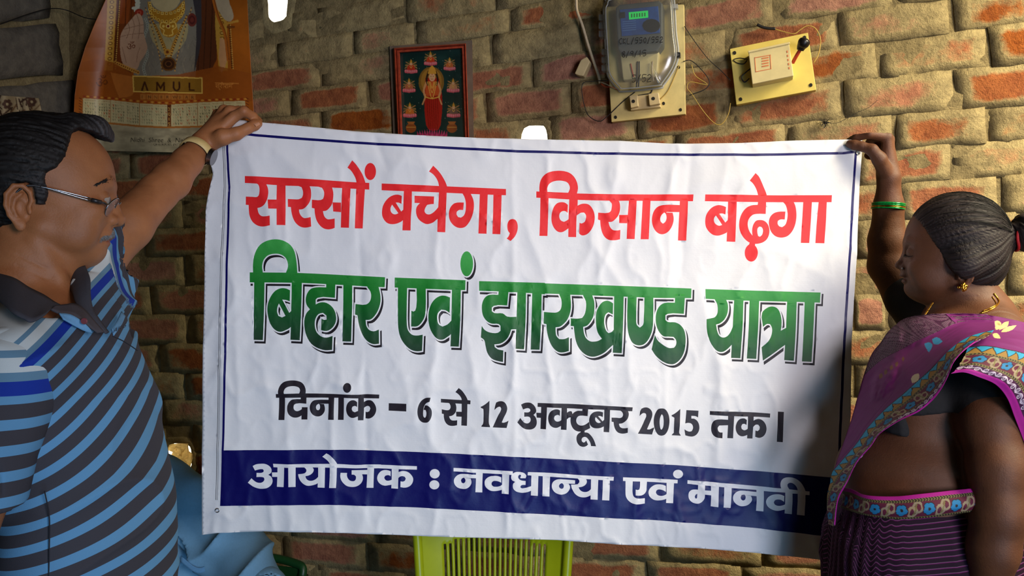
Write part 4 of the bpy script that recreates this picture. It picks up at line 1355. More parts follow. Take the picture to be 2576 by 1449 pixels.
def cal_px(u, v):
    y0 = -50
    yL = y0 + (v) * (378 - y0); yR = y0 + v * (388 - y0)
    L = np.interp(yL, [-50, 0, 60, 120, 180, 240, 310, 345, 378], [280, 265, 238, 214, 196, 188, 185, 188, 192])
    R = np.interp(yR, [-50, 0, 100, 180, 260, 310, 388], [620, 622, 627, 632, 637, 641, 645])
    return L + (R - L) * u, yL + (yR - yL) * u


def cal_pos(X, Y, u, v):
    off = 0.028 + 0.085 * np.clip(1 - u / 0.16, 0, 1) ** 1.4 * (0.35 + 0.65 * v) + 0.006 * np.sin(u * 15 + v * 2) * (0.3 + v) + 0.004 * fbm2(X / 70, Y / 90, 6, 2) + 0.03 * v * np.exp(-((u - 0.45) / 0.3) ** 2)
    return Wv(X, Y, off)


calendar = sheet('wall_calendar', cal_px, cal_pos, 300, 290, CALC, print_mat('calendar_print', 0.42, 0.12))
tag(calendar, 'big curling orange calendar of a robed holy figure raising one hand, behind the man', 'calendar')
_s = calendar.modifiers.new('thickness', 'SOLIDIFY'); _s.thickness = 0.0008; _s.offset = -1

# ---- scrap of patterned cloth above the man's hair --------------------------
def paint_scrap():
    g = lambda *a: srgb(*a)
    c = Canvas(-30, 225, 130, 330, 2, g(172, 156, 122))
    for k in range(60):
        x = -30 + rng.random() * 160; y = 225 + rng.random() * 105
        c.line([(x, y), (x + rng.normal() * 14, y + 18 + rng.random() * 16)], 2.0 + 3 * rng.random(), g(66, 44, 30) if k % 3 else g(120, 92, 60))
    for cx, cy in ((18, 262), (60, 290), (80, 256), (36, 305), (104, 300)):
        for t in range(6):
            a = t / 6 * 2 * math.pi
            c.ell(cx + 8 * math.cos(a), cy + 8 * math.sin(a), 5, 5, g(84, 58, 46))
        c.ell(cx, cy, 3.4, 3.4, g(196, 180, 140))
    return c


scrap = sheet('printed_cloth', quad_px((-26, 238), (98, 247), (112, 312), (-26, 318)),
              lambda X, Y, u, v: np.array([tuple(WL(a, b, 0.05 + 0.012 * math.sin(a / 9.0))) for a, b in zip(X, Y)]),
              70, 40, paint_scrap(), print_mat('scrap_print', 0.8))
tag(scrap, 'scrap of cream and brown patterned cloth hanging above the man\'s hair', 'cloth')
_s = scrap.modifiers.new('thickness', 'SOLIDIFY'); _s.thickness = 0.001; _s.offset = -1

# ---- framed picture ---------------------------------------------------------
def paint_picture():
    g = lambda *a: tuple(np.array(srgb(*a)) * np.array([0.66, 0.62, 0.55]))
    c = Canvas(990, 100, 1190, 360, 3, g(24, 56, 56))
    n = fbm2(c.X / 30, c.Y / 30, 5, 2)[..., None]
    c.c *= 1 + 0.5 * n
    for k in range(60):
        c.ell(1008 + rng.random() * 158, 125 + rng.random() * 210, 0.8, 0.8, g(120, 150, 140))

    def small(x, y, s=1.0, robe=(196, 60, 40)):
        c.ell(x, y + 2 * s, 15 * s, 17 * s, g(70, 84, 50), 0.7)
        for d in (-1, 1):
            for q in range(3):
                c.line([(x, y - 2 * s), (x + d * (8 + q * 2) * s, y - (7 - q * 5) * s), (x + d * (13 + q) * s, y - (10 - q * 8) * s)], 1.6 * s, g(206, 150, 96))
        c.poly([(x - 6 * s, y - 2), (x + 6 * s, y - 2), (x + 12 * s, y + 12 * s), (x - 12 * s, y + 12 * s)], g(*robe), True)
        c.ell(x, y - 5 * s, 3.4 * s, 4 * s, g(222, 176, 132)); c.poly([(x - 3.6 * s, y - 8 * s), (x, y - 18 * s), (x + 3.6 * s, y - 8 * s)], g(216, 160, 60))
        c.line([(x - 3 * s, y), (x, y + 5 * s), (x + 3 * s, y)], 1.3, g(232, 186, 90))
        for q in range(-3, 4):
            c.ell(x + q * 4.4 * s, y + 15 * s - abs(q) * 0.6, 3.4 * s, 4.6 * s, g(206, 92, 110)); c.ell(x + q * 4.4 * s, y + 14 * s - abs(q) * 0.6, 1.5 * s, 3 * s, g(236, 150, 160))
    small(1034, 166, 1.0); small(1083, 146, 1.0, (206, 70, 40)); small(1131, 160, 0.92, (200, 110, 60))
    small(1029, 214, 1.0, (190, 110, 80)); small(1140, 214, 1.0, (206, 150, 110)); small(1031, 276, 1.05, (206, 120, 50)); small(1141, 276, 1.05, (120, 96, 84))
    # standing goddess
    c.ell(1085, 206, 32, 38, g(150, 110, 40), 0.8); c.ell(1085, 204, 26, 32, g(178, 132, 56), 0.8)
    c.poly([(1070, 196), (1104, 196), (1112, 240), (1110, 300), (1103, 326), (1078, 326), (1070, 300), (1068, 240)], g(172, 36, 28), True)
    c.poly([(1072, 204), (1102, 204), (1106, 240), (1070, 244)], g(206, 92, 46), True)
    for q in range(6):
        c.line([(1074 + q * 5, 240), (1076 + q * 5.2, 290), (1080 + q * 4, 324)], 1.2, g(120, 18, 16))
    for d in (-1, 1):
        c.line([(1087 + d * 14, 206), (1087 + d * 21, 228), (1087 + d * 17, 244)], 5, g(214, 160, 110))
        c.line([(1087 + d * 17, 244), (1087 + d * 24, 262)], 3.4, g(214, 160, 110))
        c.line([(1087 + d * 9, 180), (1087 + d * 14, 200), (1087 + d * 10, 214)], 5, g(52, 34, 28))
    c.ell(1087, 194, 8, 10.5, g(228, 180, 136)); c.poly([(1076, 186), (1080, 172), (1087, 164), (1094, 172), (1098, 186)], g(220, 164, 64), True)
    for dx in (-3, 3): c.ell(1087 + dx, 192, 1.3, 0.9, g(40, 20, 16))
    c.line([(1084.5, 199), (1089.5, 199)], 1.1, g(160, 30, 30)); c.ell(1087, 187, 1, 1.2, g(180, 20, 20))
    for r_ in (10, 17, 26):
        c.line([(1087 - r_ * 0.45, 206), (1087, 206 + r_ * 1.6), (1087 + r_ * 0.45, 206)], 1.5, g(240, 196, 90))
    c.line([(1070, 244), (1087, 248), (1106, 243)], 2.4, g(232, 186, 80))
    for cx in (1034, 1137):
        c.ell(cx, 322, 13, 12, g(150, 84, 40)); c.poly([(cx - 10, 306), (cx + 10, 306), (cx + 6, 313), (cx - 6, 313)], g(176, 110, 56)); c.line([(cx - 11, 320), (cx + 11, 320)], 1.6, g(210, 160, 80))
    for q in range(-6, 7):
        for r_ in range(2):
            c.poly([(1087 + q * 5.6 - 4, 345), (1087 + q * 6.3, 322 + abs(q) * 1.2 + r_ * 8), (1087 + q * 5.6 + 4, 345)], g(206, 70, 130) if (q + r_) % 2 else g(176, 46, 100))
    return c


picture = empty('framed_picture', W(1085, 330, 0.0), 'framed print of a red-robed goddess with small seated figures on the brick wall', 'picture')
FT = [(990, 121), (1172, 109), (1180, 352), (1001, 350)]
fi = [(1006, 133), (1161, 122), (1169, 352), (1013, 350)]
wood_red = simple('frame_red_paint', srgb(146, 56, 34), 0.45, 0.35, 90, 0.2)
wood_back = simple('frame_backing', srgb(98, 84, 70), 0.85, 0.2, 30, 0.3)
_b = bmesh.new()
for (a0, a1, i0, i1) in ((0, 1, 0, 1), (1, 2, 1, 2), (3, 0, 3, 0), (2, 3, 2, 3)):
    o0, o1, p0, p1 = FT[a0], FT[a1], fi[i0], fi[i1]
    mid = lambda q, r, t: (q[0] * (1 - t) + r[0] * t, q[1] * (1 - t) + r[1] * t)
    prof = [(0, 0.012), (0, 0.034), (0.18, 0.038), (0.4, 0.031), (0.55, 0.036), (0.85, 0.036), (1.0, 0.030), (1.0, 0.020)]
    A = [_b.verts.new(W(*mid(o0, p0, t), h)) for t, h in prof]
    B = [_b.verts.new(W(*mid(o1, p1, t), h)) for t, h in prof]
    for k in range(len(prof) - 1):
        _b.faces.new((A[k], B[k], B[k + 1], A[k + 1]))
bm_mesh('frame', _b, picture, wood_red, False)
_b = bmesh.new()
_q = [_b.verts.new(W(x, y, h)) for h in (0.0, 0.016) for x, y in ((980, 116), (1188, 101), (1192, 352), (990, 352))]
for f in ((4, 5, 6, 7), (0, 1, 5, 4), (1, 2, 6, 5), (2, 3, 7, 6), (3, 0, 4, 7)):
    _b.faces.new([_q[k] for k in f])
bm_mesh('backing_board', _b, picture, wood_back)
sheet('print', quad_px(*fi), lambda X, Y, u, v: Wv(X, Y, 0.024 + 0 * u), 150, 200, paint_picture(), print_mat('picture_print', 0.18, 0, 1, 0.6), picture)
# ------------------------------------------------------------------ electrical things on the wall
cream_pl = simple('cream_plastic', srgb(214, 196, 140), 0.45, 0.08, 30, 0.05)
board_pl = simple('cream_board', srgb(206, 186, 122), 0.55, 0.14, 24, 0.15)
yellow_pl = simple('yellow_board', srgb(214, 192, 96), 0.5, 0.08, 20, 0.1)
porcelain = simple('porcelain', srgb(196, 174, 128), 0.35, 0.08, 50)
black_pl = simple('black_plastic', srgb(20, 18, 18), 0.35, 0.1, 50)
dark_hole = simple('dark_hole', srgb(26, 20, 14), 0.9)
blue_pl = simple('blue_plate', srgb(22, 76, 150), 0.45, 0.25, 60)
grey_pl = simple('grey_meter_case', srgb(86, 88, 84), 0.5, 0.1, 30)
steel = simple('steel', srgb(150, 150, 150), 0.3, 0.1, 60, metal=1.0)
red_pl = simple('red_lever', srgb(170, 52, 24), 0.45, 0.15, 40)
copper_w = simple('red_wire', srgb(176, 66, 30), 0.5)
white_w = simple('white_cable', srgb(190, 170, 138), 0.55, 0.12, 60)
yellow_w = simple('yellow_wire', srgb(176, 146, 66), 0.55, 0.15, 80)
black_w = simple('black_wire', srgb(24, 22, 22), 0.5, 0.1, 80)
lcd = Mat('lit_display', (0.0, 0.5, 0.08), 0.4)
lcd.b.inputs['Emission Color'].default_value = (0.02, 0.85, 0.13, 1)
lcd.b.inputs['Emission Strength'].default_value = 0.55
lcd = lcd.m


def wall_prism(name, pxs, o0, o1, parent, mat, bev=0.0, pxs1=None):
    """closed prism on the wall between offsets o0 and o1; pxs = front outline in px"""
    b = bmesh.new()
    fr = [b.verts.new(W(x, y, o1)) for x, y in (pxs)]
    dirs = WN * (o1 - o0)
    bk = [b.verts.new(v.co - dirs) for v in fr]
    b.faces.new(fr)
    b.faces.new(bk[::-1])
    n = len(fr)
    for k in range(n):
        b.faces.new((fr[k], fr[(k + 1) % n], bk[(k + 1) % n], bk[k]))
    bmesh.ops.recalc_face_normals(b, faces=b.faces)
    if bev:
        bmesh.ops.bevel(b, geom=list({e for v in fr for e in v.link_edges}), offset=bev, segments=3, affect='EDGES', profile=0.6)
    o = bm_mesh(name, b, parent, mat)
    return o


def disc_px(cx, cy, rx, ry, n=16, ph=0):
    return [(cx + rx * math.cos(t + ph), cy + ry * math.sin(t + ph)) for t in np.arange(n) / n * 2 * math.pi]


c3 = lambda x, y: (1200 + x / 3.6229, y / 3.6229)
c4 = lambda x, y: (1800 + x / 3.2938, y / 3.2938)

# --- meter board
meter = empty('meter_board', W(1630, 306, 0.0), 'cream board with an electricity meter in a clear plastic case and a fuse', 'electric meter')
wall_prism('board', [c3(1165, 60), c3(1885, 40), c3(1900, 1040), c3(1225, 1112)], 0.012, 0.030, meter, board_pl, 0.0015)
for x, y in ((1262, 1068), (1855, 1000), (1838, 612), (1700, 942)):
    wall_prism('screw', disc_px(*c3(x, y), 3.6, 4.2), 0.029, 0.0312, meter, dark_hole)
# fuse carrier
fz = wall_prism('fuse_base', [c3(1380, 880), c3(1640, 850), c3(1672, 975), c3(1400, 1005)], 0.030, 0.046, meter, porcelain, 0.002)
wall_prism('fuse_bridge', [c3(1388, 872), c3(1462, 865), c3(1470, 968), c3(1400, 985)], 0.046, 0.060, fz, porcelain, 0.002)
wall_prism('fuse_bridge', [c3(1560, 855), c3(1652, 842), c3(1668, 945), c3(1572, 962)], 0.046, 0.060, fz, porcelain, 0.002)
for x, y in ((1424, 923), (1606, 898)):
    wall_prism('terminal_hole', disc_px(*c3(x, y), 4.4, 4.4), 0.0600, 0.0606, fz, dark_hole)
# meter body
wall_prism('meter_case', [c3(1262, 70), c3(1300, 40), c3(1660, 5), c3(1690, 30), c3(1690, 400), c3(1640, 470), c3(1330, 500), c3(1285, 450)], 0.030, 0.075, meter, grey_pl, 0.004)
wall_prism('terminal_cover', [c3(1300, 470), c3(1660, 430), c3(1640, 700), c3(1330, 730)], 0.030, 0.058, meter, cream_pl, 0.004)
wall_prism('face_plate', [c3(1300, 88), c3(1650, 55), c3(1668, 300), c3(1318, 330)], 0.075, 0.0775, meter, blue_pl, 0.0008)
dsp = wall_prism('display', [c3(1382, 112), c3(1558, 96), c3(1560, 160), c3(1386, 178)], 0.0775, 0.0785, meter, lcd)
for k in range(6):
    x = 1404 + k * 24
    wall_prism('digit', [c3(x, 126 - k * 2), c3(x + 11, 125 - k * 2), c3(x + 11, 158 - k * 2), c3(x, 160 - k * 2)], 0.0785, 0.0788, dsp, simple('display_segment', (0.004, 0.25, 0.04), 0.5) if k == 0 else bpy.data.materials['display_segment'])
wall_prism('button', [c3(1304, 112), c3(1348, 108), c3(1350, 158), c3(1306, 163)], 0.0775, 0.083, meter, black_pl, 0.001)
wall_prism('optical_port', disc_px(*c3(1590, 232), 22, 17, 12), 0.0775, 0.081, meter, black_pl, 0.001)
for k in range(5):
    wall_prism('printed_line', [c3(1326, 196 + k * 20), c3(1450, 186 + k * 20), c3(1450, 192 + k * 20), c3(1326, 202 + k * 20)], 0.0775, 0.0778, meter, simple('plate_print', srgb(86, 132, 190), 0.5) if k == 0 else bpy.data.materials['plate_print'])
for pts, m_ in (([(1400, 580), (1412, 640), (1428, 700)], copper_w), ([(1462, 560), (1460, 680), (1452, 800)], black_w), ([(1478, 560), (1478, 680), (1470, 800)], black_w), ([(1600, 560), (1596, 650), (1610, 740)], white_w)):
    tube('wire', [W(*c3(x, y), 0.062) for x, y in pts], 0.0016, meter, m_, 6)
# clear case: thin shell
clear = Mat('clear_plastic', (0.9, 0.92, 0.9), 0.12)
_tr = clear.n('ShaderNodeBsdfTransparent'); _tr.inputs[0].default_value = (0.86, 0.87, 0.85, 1)
_gl = clear.n('ShaderNodeBsdfGlossy'); _gl.inputs['Roughness'].default_value = 0.16; _gl.inputs[0].default_value = (0.9, 0.92, 0.95, 1)
_fr = clear.n('ShaderNodeFresnel'); _fr.inputs[0].default_value = 1.45
_mx = clear.n('ShaderNodeMixShader')
clear.l(clear.math('MULTIPLY_ADD', _fr.outputs[0], 0.9, 0.02), _mx.inputs[0]); clear.l(_tr.outputs[0], _mx.inputs[1]); clear.l(_gl.outputs[0], _mx.inputs[2])
_df = clear.n('ShaderNodeBsdfDiffuse'); _df.inputs[0].default_value = (0.55, 0.56, 0.54, 1)
_m2 = clear.n('ShaderNodeMixShader'); _m2.inputs[0].default_value = 0.10
clear.l(_mx.outputs[0], _m2.inputs[1]); clear.l(_df.outputs[0], _m2.inputs[2]); clear.l(_m2.outputs[0], clear.nt.nodes['Material Output'].inputs[0])
clear = clear.m
CO = [(1162, 90), (1180, 30), (1240, -25), (1700, -60), (1775, -40), (1795, 120), (1805, 300), (1826, 500), (1780, 640), (1690, 770), (1660, 790), (1340, 822), (1290, 800), (1205, 690), (1188, 560), (1172, 300)]
CO = [tuple(q[:2]) for q in smooth_path([(x, y, 0) for x, y in CO], 3, True)]
cc = np.mean(CO, 0)
_b = bmesh.new()
prof = [(1.03, 0.031), (1.03, 0.036), (1.0, 0.040), (0.985, 0.085), (0.965, 0.096), (0.92, 0.101), (0.6, 0.102), (0.25, 0.102)]
rings = []
for s, h in prof:
    rings.append([_b.verts.new(W(*c3(*(cc + (np.array(q) - cc) * s)), h)) for q in CO])
for r0, r1 in zip(rings[:-1], rings[1:]):
    n = len(r0)
    for k in range(n):
        _b.faces.new((r0[k], r0[(k + 1) % n], r1[(k + 1) % n], r1[k]))
_b.faces.new(rings[-1])
case = bm_mesh('clear_case', _b, meter, clear, True)
rimm = Mat('clear_rim', (0.42, 0.43, 0.42), 0.2, 0, 0.7, Alpha=0.55).m
tube('case_rim', [W(*c3(*(cc + (np.array(q) - cc) * 1.03)), 0.036) for q in CO], 0.0026, case, rimm, 8, True, smoothp=False)
tube('case_rim', [W(*c3(*(cc + (np.array(q) - cc) * 0.965)), 0.096) for q in CO], 0.0016, case, rimm, 8, True, smoothp=False)
for (y0, y1) in ((125, 350), (440, 660)):
    for k in range(3):
        ya = y0 + (y1 - y0) * (k + 0.05) / 3; yb = y0 + (y1 - y0) * (k + 0.8) / 3
        x0 = 1108 + (y0 - 125) * 0.08
        wall_prism('hinge', [c3(x0, ya), c3(x0 + 55, ya), c3(x0 + 55, yb), c3(x0, yb)], 0.034, 0.058, case, rimm, 0.002)
wall_prism('latch', [c3(1800, 475), c3(1852, 475), c3(1852, 520), c3(1800, 520)], 0.034, 0.048, case, black_pl, 0.001)
wall_prism('latch_screw', disc_px(*c3(1828, 497), 3.6, 3.6, 10), 0.048, 0.050, case, steel)
wall_prism('latch', [c3(1780, 35), c3(1830, 35), c3(1830, 75), c3(1780, 75)], 0.034, 0.048, case, rimm, 0.001)
# handwriting on the case
STR = {'C': [[(1, .15), (.5, 0), (0, .5), (.45, 1), (1, .85)]], 'K': [[(0, 0), (0, 1)], [(.9, 0), (0, .55), (.9, 1)]], 'L': [[(0, 0), (0, 1), (.9, 1)]],
       '/': [[(.8, -.1), (0, 1.15)]], '5': [[(1, 0), (.1, 0), (.05, .45), (.7, .4), (.9, .75), (.4, 1), (0, .9)]], '0': [[(.5, 0), (0, .5), (.5, 1), (1, .5), (.5, 0)]],
       '2': [[(0, .2), (.5, 0), (.9, .3), (0, 1), (1.1, .95)]], '8': [[(.5, .45), (.1, .2), (.5, 0), (.85, .2), (.5, .45), (.05, .75), (.5, 1), (.95, .75), (.5, .45)]], '9': [[(.9, .2), (.4, 0), (.05, .3), (.5, .5), (.9, .2), (.8, 1)]],
       '1': [[(.2, .15), (.5, 0), (.4, 1)]], '3': [[(0, .1), (.6, 0), (.8, .25), (.3, .45), (.9, .7), (.4, 1), (0, .9)]]}


def scrawl(s, x, y, w, h, step, slope=0.0, sh=-0.12):
    for k, ch in enumerate(s):
        for st in STR.get(ch, []):
            pts = [W(*c3(x + k * step + (px_ + sh * (py_ - 1)) * w, y + slope * k * step + py_ * h), 0.1035) for px_, py_ in st]
            tube('marker_stroke', pts, 0.00085, case, black_w, 5)


scrawl('CKL/550/552', 1298, 350, 24, 50, 37, -0.04)
scrawl('8/9/15', 1322, 470, 30, 52, 38, -0.06)
scrawl('5/52', 1412, 685, 36, 66, 46, -0.05)

# --- cables near the meter
t_ = tube('power_cable', [W(*c3(x, y), 0.026) for x, y in ((900, -60), (905, 0), (912, 100), (960, 230), (1010, 400), (1062, 560), (1104, 680), (1122, 760))], 0.0036, None, white_w, 10)
tag(t_, 'thick off-white cable running down to the meter case', 'cable')
tube('inner_wire', [W(*c3(x, y), 0.036) for x, y in ((1130, 762), (1170, 790), (1230, 795), (1300, 828))], 0.0014, t_, copper_w, 6)
tube('inner_wire', [W(*c3(x, y), 0.036) for x, y in ((1132, 750), (1180, 768), (1240, 800), (1290, 812))], 0.0014, t_, white_w, 6)
jb = wall_prism('socket_block', [c3(930, 688), c3(888, 670), c3(945, 545), c3(1000, 515), c3(1030, 560), c3(968, 692)], 0.012, 0.040, None, porcelain, 0.003)
tag(jb, 'small tilted cream socket block left of the white cable', 'socket')
for nm, pts, r, m_, lab in (
    ('thin_wire', [(1200, 735), (1060, 740), (962, 765), (965, 900), (1010, 1045), (1110, 1105), (1185, 1062), (1330, 925), (1440, 838)], 0.0011, black_w, 'thin black wire looping below the cream socket block'),
    ('thin_wire', [(1890, 240), (2000, 400), (2110, 540), (2220, 640), (2310, 735)], 0.0010, black_w, 'thin dark wire slanting from the meter to the switch board'),
    ('thin_wire', [(1880, 560), (1950, 552), (2050, 640), (2118, 740), (2080, 812), (1935, 870)], 0.0011, black_w, 'curled dark wire end right of the meter board'),
    ('thin_wire', [(1955, 590), (1990, 690), (2100, 772), (1945, 748), (1915, 800), (1960, 860), (2060, 1010), (2160, 1120), (2230, 1130), (2290, 1040), (2310, 940)], 0.0011, yellow_w, 'thin yellow wire drooping between the two boards'),
    ('thin_wire', [(1840, 600), (1800, 700), (1740, 830), (1670, 905)], 0.0011, yellow_w, 'thin yellow wire from the case down to the fuse'),
    ('thin_wire', [(1600, 810), (1580, 850), (1520, 862), (1465, 872)], 0.0016, black_w, 'short black wire above the fuse')):
    o_ = tube(nm, [W(*c3(x, y), 0.032) for x, y in pts], r, None, m_, 6)
    tag(o_, lab, 'wire')

# --- switch board
swb = empty('switch_board', W(1850, 264, 0.0), 'yellow board with a cream box switch and black-knobbed lever', 'switch')
wall_prism('board', [c4(118, 405), c4(765, 270), c4(835, 745), c4(172, 868)], 0.010, 0.032, swb, yellow_pl, 0.0015)
sw = wall_prism('switch_box', [c4(272, 425), c4(610, 352), c4(646, 628), c4(305, 698)], 0.032, 0.075, swb, cream_pl, 0.002)
wall_prism('lid_edge', [c4(268, 420), c4(614, 346), c4(617, 362), c4(272, 437)], 0.072, 0.078, sw, cream_pl, 0.001)
orange_p = simple('orange_print', srgb(206, 120, 70), 0.6)
for q in ([(322, 476), (456, 452), (458, 458), (323, 482)], [(330, 592), (462, 566), (463, 572), (331, 598)], [(322, 476), (328, 475), (337, 598), (331, 599)], [(450, 453), (456, 452), (463, 572), (457, 573)]):
    wall_prism('printed_label', [c4(*p) for p in q], 0.075, 0.0756, sw, orange_p)
for k in range(4):
    wall_prism('printed_label', [c4(384, 480 + k * 22), c4(440, 470 + k * 22), c4(441, 480 + k * 22), c4(385, 490 + k * 22)], 0.075, 0.0756, sw, orange_p)
for k in range(5):
    wall_prism('printed_mark', [c4(588 + k * 4, 420 + k * 34), c4(598 + k * 4, 418 + k * 34), c4(600 + k * 4, 436 + k * 34), c4(590 + k * 4, 438 + k * 34)], 0.075, 0.0756, sw, orange_p)
tube('lever', [W(*c4(x, y), h) for x, y, h in ((640, 520, 0.05), (662, 478, 0.060), (690, 430, 0.066), (712, 396, 0.07))], 0.0042, swb, red_pl, 10)
tube('knob', [W(*c4(x, y), h) for x, y, h in ((700, 418, 0.068), (712, 388, 0.070), (730, 356, 0.074), (744, 330, 0.075), (748, 322, 0.075))], [0.0075, 0.0105, 0.0135, 0.0115, 0.004], swb, black_pl, 14)
for x, y in ((158, 437), (790, 704), (208, 822), (738, 310)):
    wall_prism('screw', disc_px(*c4(x, y), 4.2, 4.6), 0.0315, 0.0335, swb, dark_hole)
tube('wire', [W(*c4(x, y), 0.036) for x, y in ((270, 492), (200, 482), (150, 495), (175, 520), (230, 530), (262, 500))], 0.0013, swb, black_w, 6)
tube('wire', [W(*c4(x, y), 0.040) for x, y in ((300, 560), (250, 600), (215, 640), (240, 680), (280, 650))], 0.0016, swb, black_w, 6)
for pts, lab, m_, r in (([(490, 240), (560, 262), (650, 280), (700, 248), (765, 214), (830, 240), (870, 330), (852, 450), (815, 520)], 'yellow wire arching over the switch board', yellow_w, 0.0012),
                        ([(345, 205), (400, 228), (450, 236), (495, 238)], 'black taped wire end above the switch board', black_w, 0.0036)):
    tag(tube('thin_wire', [W(*c4(x, y), 0.022) for x, y in pts], r, None, m_, 8), lab, 'wire')

# hairy dark knot of fibres on the wall with a loose thread
_vs, _fs = [], []
c0 = W(*c4(905, 1015), 0.020)
for k in range(46):
    a = rng.normal(size=3); a /= np.linalg.norm(a); a = a * np.array([1, 0.5, 0.7])
    L_ = 0.006 + 0.014 * rng.random()
    p = [np.array(c0) + a * 0.002, np.array(c0) + a * L_ * 0.6 + rng.normal(size=3) * 0.002, np.array(c0) + a * L_ + rng.normal(size=3) * 0.003]
    v_, f_ = tube_vf(smooth_path(p, 3), 0.0005, 4)
    _fs += [tuple(i + len(_vs) for i in q) for q in f_]; _vs += v_
kn = mesh('fibre_knot', _vs, _fs, None, black_w)
tag(kn, 'dark knot of fibres stuck to the wall above the woman\'s hand', 'fibre knot')
tube('thread', [W(*c4(x, y), 0.020) for x, y in ((905, 1015), (1000, 1020), (1080, 985), (1180, 930), (1270, 890), (1345, 828))], 0.0005, kn, black_w, 5)
# dark wire sagging over the left corner
tag(tube('slack_wire', [WL(*p, 0.045) for p in ((-30, 66), (0, 61), (70, 36), (124, 22), (165, 25))] + [W(*p, 0.06) for p in ((212, 44), (245, 49))], 0.0014, None, black_w, 6), 'dark wire sagging across the upper left corner', 'wire')
# ------------------------------------------------------------------ organic modelling: signed distances -> one continuous surface
class SDF:
    def __init__(s, xs, ys, zs):
        s.ax = [np.asarray(a, np.float32) for a in (xs, ys, zs)]
        s.D = np.full([len(a) for a in s.ax], 0.08, np.float32)

    def _sl(s, lo, hi):
        r = []
        for a, l, h in zip(s.ax, lo, hi):
            i0 = int(np.searchsorted(a, l)); i1 = int(np.searchsorted(a, h))
            r.append(slice(max(0, i0 - 1), min(len(a), i1 + 1)))
        return tuple(r)

    def put(s, fn, lo, hi, k=0.0, op='u', pad=None):
        pad = (k + 0.010) if pad is None else pad
        sl = s._sl(np.array(lo) - pad, np.array(hi) + pad)
        if any(q.stop <= q.start for q in sl): return
        X = s.ax[0][sl[0]][:, None, None]; Y = s.ax[1][sl[1]][None, :, None]; Z = s.ax[2][sl[2]][None, None, :]
        d = fn(X, Y, Z).astype(np.float32)
        D = s.D[sl]
        if op == 'u':
            if k > 0:
                h = np.maximum(k - np.abs(D - d), 0) / k
                s.D[sl] = np.minimum(D, d) - h * h * k * 0.25
            else:
                s.D[sl] = np.minimum(D, d)
        elif op == 's':
            d = -d
            if k > 0:
                h = np.maximum(k - np.abs(D - d), 0) / k
                s.D[sl] = np.maximum(D, d) + h * h * k * 0.25
            else:
                s.D[sl] = np.maximum(D, d)
        elif op == 'i':
            s.D[sl] = np.maximum(D, d)

    def mesh_arrays(s):
        D = s.D
        ins = D < 0
        n = D.shape
        c = lambda a, i, j, k: a[i:n[0] - 1 + i, j:n[1] - 1 + j, k:n[2] - 1 + k]
        alls = None; anys = None
        for i in (0, 1):
            for j in (0, 1):
                for k in (0, 1):
                    q = c(ins, i, j, k)
                    alls = q.copy() if alls is None else alls & q
                    anys = q.copy() if anys is None else anys | q
        act = anys & ~alls
        I, J, K = np.nonzero(act)
        idx = np.full(act.shape, -1, np.int32)
        idx[I, J, K] = np.arange(len(I))
        acc = np.zeros((len(I), 3), np.float32); cnt = np.zeros(len(I), np.float32)
        corners = [(i, j, k) for i in (0, 1) for j in (0, 1) for k in (0, 1)]
        vals = {q: D[I + q[0], J + q[1], K + q[2]] for q in corners}
        for a in corners:
            for ax in range(3):
                if a[ax]: continue
                b = list(a); b[ax] = 1; b = tuple(b)
                va, vb = vals[a], vals[b]
                m = (va < 0) != (vb < 0)
                t = np.where(m, va / (va - vb + 1e-12), 0)
                p = np.empty((len(I), 3), np.float32)
                for q in range(3):
                    base = (I, J, K)[q]
                    g0 = s.ax[q][base + a[q]]
                    if q == ax:
                        p[:, q] = g0 + (s.ax[q][base + 1] - g0) * t
                    else:
                        p[:, q] = g0
                acc += p * m[:, None]; cnt += m
        verts = acc / np.maximum(cnt, 1)[:, None]
        quads = []
        for ax in range(3):
            sl0 = [slice(1, n[q] - 1) for q in range(3)]; sl1 = list(sl0)
            sl0[ax] = slice(0, n[ax] - 1); sl1[ax] = slice(1, n[ax])
            a, b = ins[tuple(sl0)], ins[tuple(sl1)]
            E = np.nonzero(a != b)
            pos = [E[q] + (0 if q == ax else 1) for q in range(3)]
            flip = a[E]
            u, v = (ax + 1) % 3, (ax + 2) % 3
            def cell(du, dv):
                q = [p.copy() for p in pos]
                q[u] = q[u] - du; q[v] = q[v] - dv
                return idx[q[0], q[1], q[2]]
            f = np.stack([cell(1, 1), cell(0, 1), cell(0, 0), cell(1, 0)], 1)
            f[~flip] = f[~flip][:, ::-1]
            quads.append(f)
        f = np.concatenate(quads)
        f = f[(f >= 0).all(1)]
        return verts, f


class Frame:
    """local millimetre frame: x forward, y lateral (left hand side), z up"""
    def __init__(s, origin, fwd, up=(0, 0, 1), scale=0.001):
        f = np.array(fwd, float); f /= np.linalg.norm(f)
        u = np.array(up, float); u -= f * u.dot(f); u /= np.linalg.norm(u)
        l = np.cross(u, f)
        s.o = np.array(origin, float); s.R = np.stack([f, l, u], 1); s.s = scale

    def w(s, p):
        return s.o + s.R @ (np.array(p, float) * s.s)


def _q(F, p):
    return F.w(p) if F else np.array(p, float)


